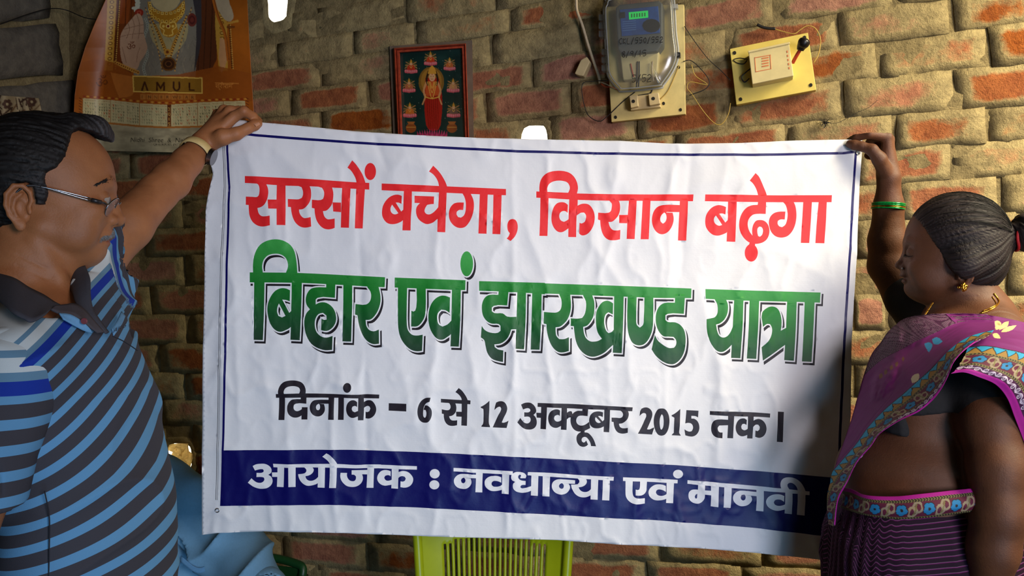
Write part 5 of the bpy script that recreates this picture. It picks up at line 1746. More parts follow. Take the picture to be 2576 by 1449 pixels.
def add_ell(S, F, c, r, k=0.01, op='u', rot=None):
    """ellipsoid; rot = (rx, ry, rz) in the frame"""
    sc_ = F.s if F else 1.0
    c = _q(F, c); r = np.array(r, float) * sc_
    R = F.R if F else np.eye(3)
    if rot is not None:
        from mathutils import Euler
        R = R @ np.array(Euler(rot).to_matrix())
    ext = np.sqrt((R ** 2) @ (r ** 2))
    Ri = R.T.astype(np.float32)
    def fn(X, Y, Z):
        x, y, z = X - c[0], Y - c[1], Z - c[2]
        a = (Ri[0, 0] * x + Ri[0, 1] * y + Ri[0, 2] * z); b = (Ri[1, 0] * x + Ri[1, 1] * y + Ri[1, 2] * z); d = (Ri[2, 0] * x + Ri[2, 1] * y + Ri[2, 2] * z)
        k0 = np.sqrt((a / r[0]) ** 2 + (b / r[1]) ** 2 + (d / r[2]) ** 2)
        k1 = np.sqrt((a / r[0] ** 2) ** 2 + (b / r[1] ** 2) ** 2 + (d / r[2] ** 2) ** 2)
        return k0 * (k0 - 1) / np.maximum(k1, 1e-6)
    S.put(fn, c - ext, c + ext, k, op)


def add_cone(S, F, a, b, ra, rb, k=0.01, op='u'):
    sc_ = F.s if F else 1.0
    a, b = _q(F, a), _q(F, b); ra, rb = ra * sc_, rb * sc_
    ba = b - a; L2 = float(ba.dot(ba)) + 1e-12
    def fn(X, Y, Z):
        x, y, z = X - a[0], Y - a[1], Z - a[2]
        t = np.clip((x * ba[0] + y * ba[1] + z * ba[2]) / L2, 0, 1)
        return np.sqrt((x - ba[0] * t) ** 2 + (y - ba[1] * t) ** 2 + (z - ba[2] * t) ** 2) - (ra + (rb - ra) * t)
    m = max(ra, rb)
    S.put(fn, np.minimum(a, b) - m, np.maximum(a, b) + m, k, op)


def add_chain(S, F, pts, rad, k=0.008, op='u'):
    for i in range(len(pts) - 1):
        add_cone(S, F, pts[i], pts[i + 1], rad[i], rad[i + 1], k, op)


def poly_sd(p, X, Y):
    """signed distance to a polygon (negative inside)"""
    p = np.array(p, float)
    d = np.full(np.broadcast(X, Y).shape, 1e9); s = np.ones(d.shape)
    n = len(p)
    for i in range(n):
        a = p[i]; b = p[i - 1]
        ex, ey = b[0] - a[0], b[1] - a[1]
        wx, wy = X - a[0], Y - a[1]
        t = np.clip((wx * ex + wy * ey) / (ex * ex + ey * ey + 1e-12), 0, 1)
        d = np.minimum(d, (wx - ex * t) ** 2 + (wy - ey * t) ** 2)
        c1 = (Y >= a[1]); c2 = (Y < b[1]); c3_ = (ex * wy > ey * wx)
        fl = (c1 & c2 & c3_) | (~c1 & ~c2 & ~c3_)
        s = np.where(fl, -s, s)
    return s * np.sqrt(d)


def sub_profile(S, F, poly, lo, hi, k=0.003, op='s', ymin=None):
    """cut everything inside a side-view polygon (x,z in mm) out of the field"""
    def fn(X, Y, Z):
        x, y, z = X - F.o[0], Y - F.o[1], Z - F.o[2]
        R = F.R
        a = (R[0, 0] * x + R[1, 0] * y + R[2, 0] * z) / F.s
        d = (R[0, 2] * x + R[1, 2] * y + R[2, 2] * z) / F.s
        r = poly_sd(poly, a, d) * F.s
        return r
    S.put(fn, lo, hi, k, op)


def local(F, v):
    return ((v - F.o) @ F.R) / F.s


def normals_of(v, f):
    n = np.zeros_like(v)
    a = np.cross(v[f[:, 2]] - v[f[:, 0]], v[f[:, 3]] - v[f[:, 1]])
    for q in range(4):
        np.add.at(n, f[:, q], a)
    return n / (np.linalg.norm(n, axis=1)[:, None] + 1e-12)


def noise3(p, s, seed=0):
    """cheap 3D value noise from three 2D slices"""
    x, y, z = p[:, 0] * s, p[:, 1] * s, p[:, 2] * s
    return (noise2(x + 0.37 * z, y + 0.21 * z, seed) + noise2(y + 0.41 * x, z + 0.17 * x, seed + 5) + noise2(z + 0.33 * y, x + 0.29 * y, seed + 9)) / 3


def axis(*segs):
    """non-uniform axis: (start, stop, step) pieces"""
    out = []
    for a, b, h in segs:
        out.append(np.arange(a, b, h))
    return np.concatenate(out)


def cv(px, py, Y):
    return P(px, py, Y)


def hand(S, wrist, rw, palm, knuckles, fingers, thumb, k=0.006):
    """wrist point, palm centre, 4 knuckle points, 4 finger chains [(p, r)...], thumb chain"""
    for kn in knuckles:
        add_cone(S, None, wrist, kn, rw * 0.62, 0.0105, 0.010)
    add_cone(S, None, wrist, palm, rw, rw * 0.9, 0.012)
    for kn, ch in zip(knuckles, fingers):
        pts = [kn] + [c[0] for c in ch]; rr = [0.0102] + [c[1] for c in ch]
        add_chain(S, None, pts, rr, 0.003)
    add_chain(S, None, [c[0] for c in thumb], [c[1] for c in thumb], 0.005)


def ear(S, F, c, sgn, k=1.0):
    """ear on side sgn (+1 left), centre c in mm; k scales"""
    o = lambda x, y, z: (c[0] + x * k, c[1] + sgn * y * k, c[2] + z * k)
    add_ell(S, F, o(-6, 1, 2), (14 * k, 4.5 * k, 25 * k), 0.004, 'u', (0.0, -0.18, -0.35 * sgn))
    add_ell(S, F, o(-3, 5, -3), (8 * k, 5 * k, 12 * k), 0.002, 's', (0, -0.15, 0))
    add_chain(S, F, [o(4, 2, -2), o(8, 3, 8), o(6, 4, 19), o(-2, 6, 27), o(-12, 8, 26), o(-20, 9, 15), o(-21, 8, 1), o(-17, 6, -12), o(-10, 4, -21)], [2.6 * k, 2.8 * k, 3.0 * k, 3.2 * k, 3.3 * k, 3.2 * k, 3.0 * k, 2.8 * k, 3.4 * k], 0.002)
    add_chain(S, F, [o(-3, 5, 17), o(-11, 7, 9), o(-13, 7, -2), o(-9, 6, -13)], [2.0 * k, 2.5 * k, 2.7 * k, 2.6 * k], 0.002)
    add_ell(S, F, o(-5, 3, -24), (7 * k, 4 * k, 8 * k), 0.004)
    add_ell(S, F, o(6, 3, -6), (3 * k, 3 * k, 5 * k), 0.002)


def skin_mat(name, lo, hi, rough=0.5):
    M = Mat(name, hi, rough, 0, 0.42)
    c = M.attr('Col').outputs['Color']
    n1 = M.noise(34, 4, 0.6); n2 = M.noise(420, 3, 0.6)
    m = M.mix(n1, lo, hi)
    M.color(M.mix(1.0, m, c, 'MULTIPLY'))
    M.bump(M.math('MULTIPLY_ADD', n2, 0.5, n1), 0.5, 0.0016)
    M.b.inputs['Subsurface Weight'].default_value = 0.12
    M.b.inputs['Subsurface Radius'].default_value = (0.010, 0.004, 0.002)
    M.b.inputs['Subsurface Scale'].default_value = 0.6
    return M.m


def hair_mat(name, dark, light):
    M = Mat(name, dark, 0.62, 0, 0.25)
    c = M.attr('Col').outputs['Color']
    st = M.attr('strand').outputs['Fac']
    M.color(M.mix(1.0, M.ramp(st, [(0.25, dark), (0.75, light)]), c, 'MULTIPLY'))
    M.bump(st, 0.6, 0.003)
    return M.m


def crease(v, nr, L, pts, w, depth):
    """press a fold into the skin along a polyline (mm, frame coordinates)"""
    q = np.array(smooth_path(pts, 4), float)
    lo, hi = q.min(0) - 4 * w, q.max(0) + 4 * w
    m = np.all((L > lo) & (L < hi), axis=1)
    if not m.any(): return v
    P_ = L[m]
    d = np.full(len(P_), 1e9)
    for a, b in zip(q[:-1], q[1:]):
        ba = b - a
        t = np.clip(((P_ - a) @ ba) / (ba @ ba + 1e-9), 0, 1)
        d = np.minimum(d, np.linalg.norm(P_ - a - t[:, None] * ba, axis=1))
    v = v.copy()
    v[m] -= nr[m] * (depth * 0.001 * np.exp(-(d / w) ** 2))[:, None]
    return v
# ------------------------------------------------------------------ the man on the left
MF = Frame(P(100, 510, 1.27), (math.cos(math.radians(21)), math.sin(math.radians(21)), 0))
man = empty('person', (-0.62, 1.26, 0.0), 'man in a striped polo shirt and glasses holding up the banner\'s left corner', 'person')


def build_man():
    h = 0.0021
    S = SDF(axis((-0.94, -0.80, 0.005), (-0.80, -0.325, h)), axis((0.98, 1.05, 0.005), (1.05, 1.76, h)), axis((0.70, 1.36, 0.0065), (1.36, 1.80, h)))
    F = MF
    # head
    add_ell(S, F, (12, 0, 42), (88, 74, 78), 0.0)
    add_ell(S, F, (42, 0, -8), (57, 62, 80), 0.02)
    for s in (-1, 1):
        add_cone(S, F, (10, 50 * s, -38), (66, 16 * s, -68), 17, 15, 0.02)
        add_ell(S, F, (68, 44 * s, -14), (22, 15, 14), 0.014)
        add_ell(S, F, (54, 46 * s, -44), (24, 14, 22), 0.02)
    add_ell(S, F, (70, 0, -69), (17, 20, 17), 0.012)
    add_ell(S, F, (38, 0, -80), (30, 34, 17), 0.02)
    for s in (-1, 1):   # brow, socket
        add_chain(S, F, [(93, 8 * s, 27), (89, 24 * s, 30), (76, 42 * s, 25)], [7.5, 8, 7], 0.009)
        add_ell(S, F, (97, 31 * s, 7), (13, 15, 10), 0.009, 's')
        add_ell(S, F, (83, 31 * s, 6), (13.6, 14.5, 13.0), 0.003)
        add_chain(S, F, [(94, 19 * s, -6), (90, 32 * s, -9), (82, 43 * s, -5)], [3, 3.6, 3], 0.006)   # bag under the eye
        add_ell(S, F, (95, 32.5 * s, 4.0), (10, 13.2, 3.2), 0.0015, 's')
    add_cone(S, F, (94, 0, 14), (101, 0, -19), 6.5, 11.5, 0.007)
    add_ell(S, F, (103, 0, -22), (11.5, 12, 10.5), 0.004)
    for s in (-1, 1):
        add_ell(S, F, (94, 14 * s, -24), (12, 8.5, 9), 0.004)
        add_ell(S, F, (99, 7.5 * s, -32), (6, 3.6, 4.5), 0.0015, 's')
    add_ell(S, F, (88, 0, -44), (10, 24, 9), 0.008)
    add_ell(S, F, (86.5, 0, -50.5), (8.5, 22, 4.2), 0.004)
    add_ell(S, F, (85, 0, -58.5), (8.5, 19, 5.2), 0.004)
    add_chain(S, F, [(94.5, 0, -53.6), (90, 14 * 1, -53.8), (82, 25 * 1, -55)], [1.3, 1.3, 1.2], 0.0015, 's')
    add_chain(S, F, [(94.5, 0, -53.6), (90, -14, -53.8), (82, -25, -55)], [1.3, 1.3, 1.2], 0.0015, 's')
    # neck, throat
    add_cone(S, F, (-10, 0, -30), (-16, 0, -110), 53, 58, 0.02)
    nb = np.array([-0.702, 1.262, 1.385])
    add_cone(S, None, F.w((-14, 0, -95)), nb, 0.0575, 0.064, 0.02)
    add_ell(S, F, (30, 0, -92), (20, 26, 20), 0.02)
    add_chain(S, F, [(2, -48, -60), (30, -42, -112), (38, -20, -148)], [9, 8, 8], 0.012)
    for s in (-1, 1):
        ear(S, F, (-8, 75 * s, -13), s, 1.06)
    # trunk under the shirt
    add_ell(S, None, (-0.655, 1.26, 1.27), (0.086, 0.150, 0.15), 0.03)
    add_ell(S, None, (-0.611, 1.26, 1.06), (0.084, 0.140, 0.22), 0.05)
    add_ell(S, None, (-0.615, 1.26, 0.86), (0.084, 0.140, 0.22), 0.05)
    SL = P(254, 645, 1.415)
    add_chain(S, None, [(-0.645, 1.14, 1.335), (-0.675, 1.25, 1.375), tuple(SL)], [0.045, 0.05, 0.036], 0.03)
    # raised arm
    add_chain(S, None, [SL, P(320, 568, 1.46), P(395, 487, 1.53)], [0.039, 0.0400, 0.0335], 0.012)
    add_chain(S, None, [P(395, 487, 1.53), P(430, 455, 1.56), P(470, 408, 1.61), P(510, 364, 1.655)], [0.0325, 0.0335, 0.0270, 0.0225], 0.010)
    wr = P(512, 362, 1.657)
    kn = [P(590, 293, 1.668), P(578, 279, 1.684), P(563, 277, 1.700), P(548, 288, 1.714)]
    hand(S, wr, 0.0215, P(552, 318, 1.684), kn,
         [[(P(613, 280, 1.664), 0.0098), (P(636, 293, 1.682), 0.0088), (P(650, 304, 1.705), 0.0078)],
          [(P(603, 280, 1.690), 0.0098), (P(607, 303, 1.712), 0.0088), (P(592, 318, 1.716), 0.0078)],
          [(P(588, 280, 1.712), 0.0095), (P(594, 304, 1.728), 0.0086), (P(580, 320, 1.724), 0.0076)],
          [(P(571, 290, 1.730), 0.0085), (P(577, 310, 1.740), 0.0078), (P(566, 325, 1.732), 0.007)]],
         [(P(528, 360, 1.655), 0.016), (P(560, 345, 1.648), 0.0155), (P(594, 337, 1.652), 0.0122), (P(624, 323, 1.664), 0.0098), (P(640, 315, 1.676), 0.0100), (P(649, 311, 1.684), 0.0085)])
    # hanging arm
    add_chain(S, None, [(-0.655, 1.120, 1.320), (-0.668, 1.075, 1.20), (-0.680, 1.045, 1.08), (-0.672, 1.040, 0.98), (-0.665, 1.05, 0.87), (-0.658, 1.07, 0.80)], [0.054, 0.050, 0.040, 0.042, 0.030, 0.024], 0.02)
    v, f = S.mesh_arrays()
    L = local(F, v)
    n = len(v)
    nr = normals_of(v, f)
    for s in (-1, 1):
        v = crease(v, nr, L, [(93, 20 * s, -27), (86, 30 * s, -40), (80, 34 * s, -54)], 2.6, 1.5)
        v = crease(v, nr, L, [(96, 16 * s, 6), (96, 31 * s, 12), (86, 44 * s, 9), (80, 50 * s, 4)], 1.6, 0.9)
        v = crease(v, nr, L, [(93, 18 * s, -10), (88, 32 * s, -14), (80, 44 * s, -9)], 2.0, 0.8)
        v = crease(v, nr, L, [(80, 26 * s, -58), (74, 28 * s, -68)], 2.4, 1.0)
    for z_ in (-104, -119, -136):
        v = crease(v, nr, L, [(-20, -62, z_ + 26), (14, -56, z_ + 8), (36, -34, z_ - 1), (45, -5, z_ - 3)], 2.2, 1.0)
    c = np.ones((n, 3), np.float32)
    nz = noise3(v, 40, 3)[:, None]
    c *= 0.86 + 0.28 * nz
    # warmer, darker cheek and neck blotches; grey stubble over the lip; lips
    lip = np.exp(-(((L[:, 0] - 92) / 9) ** 2 + (L[:, 1] / 21) ** 2 + ((L[:, 2] + 55) / 6.5) ** 2) ** 2)
    c = c * (1 - lip[:, None] * np.array([0.22, 0.42, 0.34]))
    st = np.clip((L[:, 0] - 20) / 50, 0, 1) * np.clip((-L[:, 2] - 30) / 20, 0, 1) * (L[:, 2] > -100)
    c *= 1 - 0.10 * (st * noise3(v, 900, 8))[:, None]
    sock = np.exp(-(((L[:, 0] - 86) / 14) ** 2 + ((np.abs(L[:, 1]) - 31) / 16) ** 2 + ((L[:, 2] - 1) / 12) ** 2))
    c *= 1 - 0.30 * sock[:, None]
    o = mesh('body', v, f, man, skin_mat('man_skin', srgb(134, 82, 48), srgb(172, 112, 70), 0.55), True)
    set_col(o, c)
    return o


def hair_mesh(name, S, F, par, mat, ori, colf, amp=0.0022):
    v, f = S.mesh_arrays()
    L = local(F, v)
    nrm = normals_of(v, f)
    a, b = ori(L)
    st = 0.55 * noise2(a, b, 31) + 0.30 * noise2(a * 2.7, b * 1.7, 32) + 0.15 * noise2(a * 6.3, b * 2.2, 33)
    v = v + nrm * ((st - 0.5) * amp * 2)[:, None]
    o = mesh(name, v, f, par, mat, True)
    set_col(o, colf(L, st))
    set_f(o, st, 'strand')
    return o


man_body = build_man()


def build_man_hair():
    h = 0.0024
    c = MF.o
    S = SDF(np.arange(c[0] - 0.125, c[0] + 0.135, h), np.arange(c[1] - 0.125, c[1] + 0.145, h), np.arange(c[2] - 0.09, c[2] + 0.15, h))
    F = MF
    add_ell(S, F, (5, 0, 44), (92, 82, 88), 0.0)
    add_ell(S, F, (48, 0, 84), (46, 52, 42), 0.02)
    add_ell(S, F, (-30, 0, 30), (62, 76, 84), 0.03)
    add_chain(S, F, [(50, -30, 112), (76, -12, 112), (88, 10, 106)], [14, 12, 8], 0.02)
    face = [(96, 94), (84, 99), (70, 104), (54, 105), (46, 96), (44, 78), (40, 58), (30, 44), (18, 36), (15, 28), (20, 8), (15, -8), (5, -8), (3, 12), (-3, 22), (-16, 20), (-26, 5), (-28, -18), (-26, -34), (-42, -44), (-66, -60), (-200, -66), (-200, -260), (220, -260), (220, 92)]
    sub_profile(S, F, face, c - 0.14, c + 0.16, 0.004)
    add_ell(S, F, (12, 0, 36), (84, 70, 76), 0.0, 's')
    M = hair_mat('man_hair', (0.004, 0.0032, 0.003), (0.014, 0.012, 0.011))
    def ori(L):
        th = np.arctan2(L[:, 1], L[:, 2] + 10)
        return th * 48 + L[:, 0] * 0.05, L[:, 0] * 0.05 + L[:, 2] * 0.03
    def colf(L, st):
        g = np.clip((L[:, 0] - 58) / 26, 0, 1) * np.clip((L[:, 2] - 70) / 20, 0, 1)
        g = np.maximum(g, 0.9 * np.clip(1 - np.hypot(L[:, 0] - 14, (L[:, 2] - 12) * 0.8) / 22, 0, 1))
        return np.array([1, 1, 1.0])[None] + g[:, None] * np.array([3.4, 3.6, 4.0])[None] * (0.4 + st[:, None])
    return hair_mesh('hair', S, F, man, M, ori, colf, 0.0017)


build_man_hair()

# brows and moustache: short hairs
dark_hair = simple('brow_hair', (0.018, 0.014, 0.012), 0.6)
grey_hair = simple('grey_hair', (0.20, 0.19, 0.18), 0.6, 0.5, 400)


def tuft(name, roots, dirs, L0, rad, mat, par, seg=3):
    vs, fs = [], []
    for p, d in zip(roots, dirs):
        d = np.array(d, float); d /= np.linalg.norm(d)
        q = [p, p + d * L0 * 0.5, p + d * L0 + np.array([0, 0, -0.12 * L0])]
        v_, f_ = tube_vf(q, [rad, rad * 0.8, rad * 0.15], seg)
        fs += [tuple(i + len(vs) for i in g) for g in f_]; vs += v_
    return mesh(name, vs, fs, par, mat, True)


for s in (-1, 1):
    R, Dr = [], []
    for k in range(330):
        t = rng.random()
        x = np.interp(t, [0, 0.35, 0.7, 1], [101, 99, 90.5, 80]); y = s * np.interp(t, [0, 0.35, 0.7, 1], [9, 22, 39, 51]); z = np.interp(t, [0, 0.35, 0.7, 1], [30, 34, 32, 25]) + rng.normal() * 2.6 * (1.2 - t)
        R.append(MF.w((x, y, z))); Dr.append(MF.R @ np.array([-0.35 + 0.2 * rng.normal(), s * 0.8, 0.35 - 0.7 * t]))
    tuft('eyebrow', R, Dr, 0.008, 0.0005, dark_hair, man)
R, Dr = [], []
for k in range(620):
    t = rng.random() * 2 - 1
    a = abs(t)
    x = np.interp(a, [0, 0.4, 0.75, 1], [97.8, 95.0, 88.5, 79.5]); y = 30 * t; z = np.interp(a, [0, 0.4, 0.75, 1], [-39, -41, -46, -52]) + rng.random() * 7 - 3.5
    R.append(MF.w((x, y, z))); Dr.append(MF.R @ np.array([0.35, 0.55 * t + 0.1 * rng.normal(), -0.8]))
tuft('moustache', R, Dr, 0.0065, 0.00045, grey_hair, man)

# eyes
eye_m = Mat('eyeball', (0.34, 0.29, 0.25), 0.3)
eye_m = eye_m.m
iris_m = simple('iris', (0.012, 0.007, 0.005), 0.15)


def eyeball(F, c, r, par, look=(1, 0, -0.05)):
    b = bmesh.new()
    bmesh.ops.create_uvsphere(b, u_segments=20, v_segments=14, radius=r * F.s)
    for v_ in b.verts: v_.co = Vector(F.w(c)) + v_.co
    e = bm_mesh('eye', b, par, eye_m, True)
    d = F.R @ np.array(look, float); d /= np.linalg.norm(d)
    vs = []; p0 = F.w(c) + d * (r * F.s * 0.93)
    a = np.cross(d, [0, 0, 1.0]); a /= np.linalg.norm(a); bb = np.cross(a, d)
    q = [p0 + d * 0.0013]
    for t in np.arange(16) / 16 * 2 * math.pi: q.append(p0 + (a * math.cos(t) + bb * math.sin(t)) * 0.0056 - d * 0.0004)
    mesh('iris', q, [(0, 1 + k, 1 + (k + 1) % 16) for k in range(16)], e, iris_m, True)


for s in (-1, 1):
    eyeball(MF, (84.2, 31 * s, 5), 12.3, man, (1, 0, -0.15))

# thumb nail
def nail(c, d, up, w, l, par, mat):
    d = np.array(d, float); d /= np.linalg.norm(d); up = np.array(up, float); up -= d * up.dot(d); up /= np.linalg.norm(up); a = np.cross(d, up)
    vs, fs = [], []
    for j in range(5):
        for i in range(5):
            u = i / 4 * 2 - 1; v_ = j / 4 * 2 - 1
            ww = w * (1 - 0.25 * max(0, v_) ** 2)
            vs.append(np.array(c) + a * u * ww + d * v_ * l - up * (u * u) * w * 0.45)
    fs = [(j * 5 + i, j * 5 + i + 1, (j + 1) * 5 + i + 1, (j + 1) * 5 + i) for j in range(4) for i in range(4)]
    return mesh('fingernail', vs, fs, par, mat, True)


nail_m = simple('nail', srgb(196, 142, 112), 0.25, 0.05)
_d = P(649, 311, 1.684) - P(624, 323, 1.664)
nail(P(645, 310, 1.6665), _d, (0.0, -1, 0.45), 0.0052, 0.0062, man, nail_m)

# glasses
gm = simple('glasses_metal', srgb(150, 148, 150), 0.25, 0.05, metal=1.0)
gdark = simple('glasses_joint', srgb(38, 34, 34), 0.4)
lensm = Mat('lens', (0.5, 0.55, 0.6), 0.25, 0, 0.3, Alpha=0.18).m
for s in (-1, 1):
    ctr = np.array([98.5, 33.0 * s, -6.5]); ux = np.array([-0.12, 1.0 * s, 0]); uz = np.array([0.50, 0, 0.86])
    rim = [MF.w(ctr + ux * 23 * math.cos(t) * (1 - 0.05 * math.sin(t)) + uz * 15.5 * math.sin(t) - np.array([0.010 * (23 * math.cos(t)) ** 2 * 0.35, 0, 0])) for t in np.arange(28) / 28 * 2 * math.pi]
    r_ = tube('glasses_rim', rim, 0.0011, man, gm, 8, True, smoothp=False)
    mesh('lens', [MF.w(ctr)] + rim, [(0, 1 + k, 1 + (k + 1) % 28) for k in range(28)], r_, lensm, True)
    j = MF.w((92, 57 * s, -3))
    tube('glasses_hinge', [MF.w((94.5, 55 * s, -5)), MF.w((90, 59 * s, -3)), MF.w((84, 62 * s, -1.5))], [0.0018, 0.0016, 0.0014], man, gm, 8)
    tube('glasses_joint', [MF.w((86, 61.5 * s, -2)), MF.w((74, 67 * s, 0.5))], [0.0030, 0.0032], man, gdark, 8, smoothp=False)
    for dz in (-1.7, 1.7):
        tube('glasses_temple', [MF.w((74, 67 * s, 0.5 + dz)), MF.w((40, 75 * s, 9 + dz * 0.6)), MF.w((14, 78.5 * s, 15)), MF.w((-2, 80 * s, 17))], 0.0011, man, gm, 6)
    tube('glasses_tip', [MF.w((12, 78.5 * s, 15.5)), MF.w((-4, 80 * s, 16)), MF.w((-18, 80 * s, 6)), MF.w((-24, 79 * s, -10))], 0.0016, man, gdark, 6)
tube('glasses_bridge', [MF.w((100, -11, -2)), MF.w((105, 0, 3)), MF.w((100, 11, -2))], 0.0012, man, gm, 6)

# watch on the raised wrist
wc = P(494, 381, 1.632); wd = P(520, 355, 1.665) - P(470, 408, 1.61); wd /= np.linalg.norm(wd)
wa = np.cross(wd, [0, -1, 0.0]); wa /= np.linalg.norm(wa); wb = np.cross(wa, wd)
strap_m = simple('watch_strap', srgb(206, 178, 116), 0.5, 0.08, 90, 0.05)
vs, fs = [], []
N = 44
for k in range(N):
    t = 2 * math.pi * k / N
    dirv = wa * math.cos(t) * 0.0285 + wb * math.sin(t) * 0.0262
    for (al, ro) in ((-0.0085, 0.0), (-0.0075, 0.0018), (0.0075, 0.0018), (0.0085, 0.0)):
        vs.append(wc + dirv * (1 + ro / 0.027) + wd * al)
for k in range(N):
    for q in range(3):
        a, b = k * 4 + q, ((k + 1) % N) * 4 + q
        fs.append((a, a + 1, b + 1, b))
strap = mesh('watch_strap', vs, fs, man, strap_m, True)
wcen = wc + wa * 0.0 + wb * 0.0
wdir = -(wa * math.cos(0.2) * 0 + wb)
top = wc + wa * 0.030
b = bmesh.new()
bmesh.ops.create_cone(b, cap_ends=True, segments=28, radius1=0.0165, radius2=0.0155, depth=0.008)
Mx = Matrix((Vector(wd).normalized(), Vector(wb).normalized(), Vector(wa).normalized())).transposed()
for v_ in b.verts: v_.co = Mx @ v_.co + Vector(wc + wa * 0.031)
bm_mesh('watch_case', b, man, gm, False)
tube('watch_buckle', [wc - wa * 0.0300 + wd * q for q in (-0.010, -0.003, 0.003, 0.010)], 0.0022, man, gdark, 8)


# ---- polo shirt ------------------------------------------------------------
SL = P(258, 655, 1.405); HEM = P(324, 606, 1.462)


def build_shirt():
    h = 0.0034
    S = SDF(np.arange(-0.80, -0.44, h), np.arange(0.955, 1.56, h), axis((0.90, 1.60, h)))
    add_ell(S, None, (-0.652, 1.258, 1.27), (0.102, 0.170, 0.165), 0.0)
    add_ell(S, None, (-0.606, 1.262, 1.09), (0.101, 0.160, 0.24), 0.05)
    add_ell(S, None, (-0.612, 1.262, 0.94), (0.100, 0.160, 0.25), 0.05)
    add_chain(S, None, [(-0.645, 1.125, 1.330), (-0.680, 1.25, 1.372), tuple(SL)], [0.062, 0.066, 0.066], 0.035)
    ax = HEM - SL
    add_cone(S, None, SL, P(336, 548, 1.475), 0.064, 0.050, 0.03)
    add_cone(S, None, SL, P(326, 636, 1.45), 0.064, 0.047, 0.03)
    add_ell(S, None, P(256, 730, 1.40), (0.045, 0.06, 0.07), 0.04)
    axn = ax / np.linalg.norm(ax)
    # hems
    hn = np.array([0.97, 0.15, 0.12]); hn /= np.linalg.norm(hn)
    hp = P(330, 606, 1.462)
    def cut_far(X, Y, Z):
        return np.minimum(0.03, -((X - hp[0]) * hn[0] + (Y - hp[1]) * hn[1] + (Z - hp[2]) * hn[2])) + 0 * X * Y * Z
    S.put(lambda X, Y, Z: cut_far(X, Y, Z), hp - 0.14, hp + 0.2, 0.0, 's')
    # open sleeve ends, neck opening, hem of the near sleeve
    add_cone(S, None, P(300, 594, 1.44), P(352, 524, 1.487), 0.0455, 0.047, 0.0, 's')
    add_cone(S, None, P(318, 640, 1.45), P(350, 640, 1.47), 0.040, 0.042, 0.0, 's')
    add_cone(S, None, (-0.698, 1.262, 1.392), (-0.700, 1.262, 1.60), 0.070, 0.086, 0.004, 's')
    add_cone(S, None, P(174, 748, 1.205), P(140, 690, 1.175), 0.030, 0.042, 0.006, 's')
    add_cone(S, None, P(80, 716, 1.15), P(130, 742, 1.165), 0.034, 0.036, 0.006, 's')
    add_cone(S, None, P(-10, 684, 1.20), P(84, 712, 1.19), 0.040, 0.040, 0.006, 's')
    add_cone(S, None, P(160, 700, 1.22), P(172, 742, 1.225), 0.024, 0.020, 0.006, 's')
    add_cone(S, None, P(130, 742, 1.165), P(174, 752, 1.20), 0.036, 0.030, 0.006, 's')
    v, f = S.mesh_arrays()
    n = normals_of(v, f)
    # folds: pulled towards the raised arm
    u = v[:, 0] * 0.75 + v[:, 2] * 0.62 + 0.2 * v[:, 1]; w = -v[:, 0] * 0.55 + v[:, 2] * 0.8
    r = noise2(w * 30 + 3, u * 7, 41)
    r2 = 1 - np.abs(noise2(w * 16, u * 4.5 + v[:, 1] * 4, 43) * 2 - 1)
    amp = 0.4 + 1.0 * np.clip((v[:, 2] - 1.0) / 0.3, 0, 1)
    d = 0.0045 * (r - 0.5) * amp + 0.0085 * (r2 ** 3 - 0.3) * amp
    # folds fanning over the far sleeve
    t = (v - SL) @ axn
    rr = np.arctan2((v - SL) @ np.array([0, 1.0, 0]), (v - SL)[:, 2])
    far = np.clip((t + 0.02) / 0.05, 0, 1) * (v[:, 2] > 1.40)
    d += far * 0.004 * np.sin(rr * 9 + t * 40)
    v = v + n * d[:, None]
    # stripe coordinate
    z, x, y = v[:, 2], v[:, 0], v[:, 1]
    m = np.interp(z, [0.95, 1.08, 1.18, 1.28, 1.38], [0.12, 0.27, 0.52, 0.95, 1.15])
    s_t = z - m * (0.887 * (x + 0.600) + 0.46 * (y - 1.13)) + 0.010 * (noise2(x * 9, z * 9 + y * 5, 51) - 0.5)
    s_f = 1.336 - t * 0.95 + 0.004 * np.sin(rr * 3)
    s = s_t
    s = np.where((t > -0.05) & (z > 1.395 - 0.3 * t), s_f, s)
    M = Mat('polo_shirt', (0.5, 0.5, 0.5), 0.8, 0, 0.2)
    a = M.attr('stripe').outputs['Fac']
    dark, light, royal, white, blue2 = srgb(64, 62, 68), srgb(96, 148, 186), srgb(24, 52, 150), srgb(196, 204, 204), srgb(98, 134, 158)
    rep = M.math('FRACT', M.math('DIVIDE', M.math('SUBTRACT', 1.341, a), 0.0305))
    body = M.ramp(rep, [(0.0, dark), (0.585, light)], 'CONSTANT')
    # upper bands
    tt = M.math('SUBTRACT', a, 1.335)
    tt = M.math('MULTIPLY', tt, 10.0)
    up = M.ramp(tt, [(0.0, light), (0.06, light), (0.16, royal), (0.33, blue2), (0.44, white), (0.62, blue2), (0.71, white)], 'CONSTANT')
    M.color(M.mix(M.math('GREATER_THAN', a, 1.341), body, up))
    wv = M.noise(900, 2, 0.5)
    M.bump(wv, 0.25, 0.001)
    o = mesh('shirt', v, f, man, M.m, True)
    set_f(o, s, 'stripe')
    # near sleeve
    S = SDF(np.arange(-0.79, -0.52, 0.003), np.arange(0.94, 1.22, 0.003), np.arange(1.10, 1.42, 0.003))
    add_chain(S, None, [(-0.648, 1.122, 1.318), (-0.658, 1.078, 1.235), (-0.672, 1.045, 1.08)], [0.0665, 0.0645, 0.0615], 0.0)
    S.put(lambda X, Y, Z: (Z - (1.163 + 0.10 * (Y - 1.05))) + 0 * X, (-0.8, 0.9, 1.0), (-0.5, 1.3, 1.2), 0.0, 's')
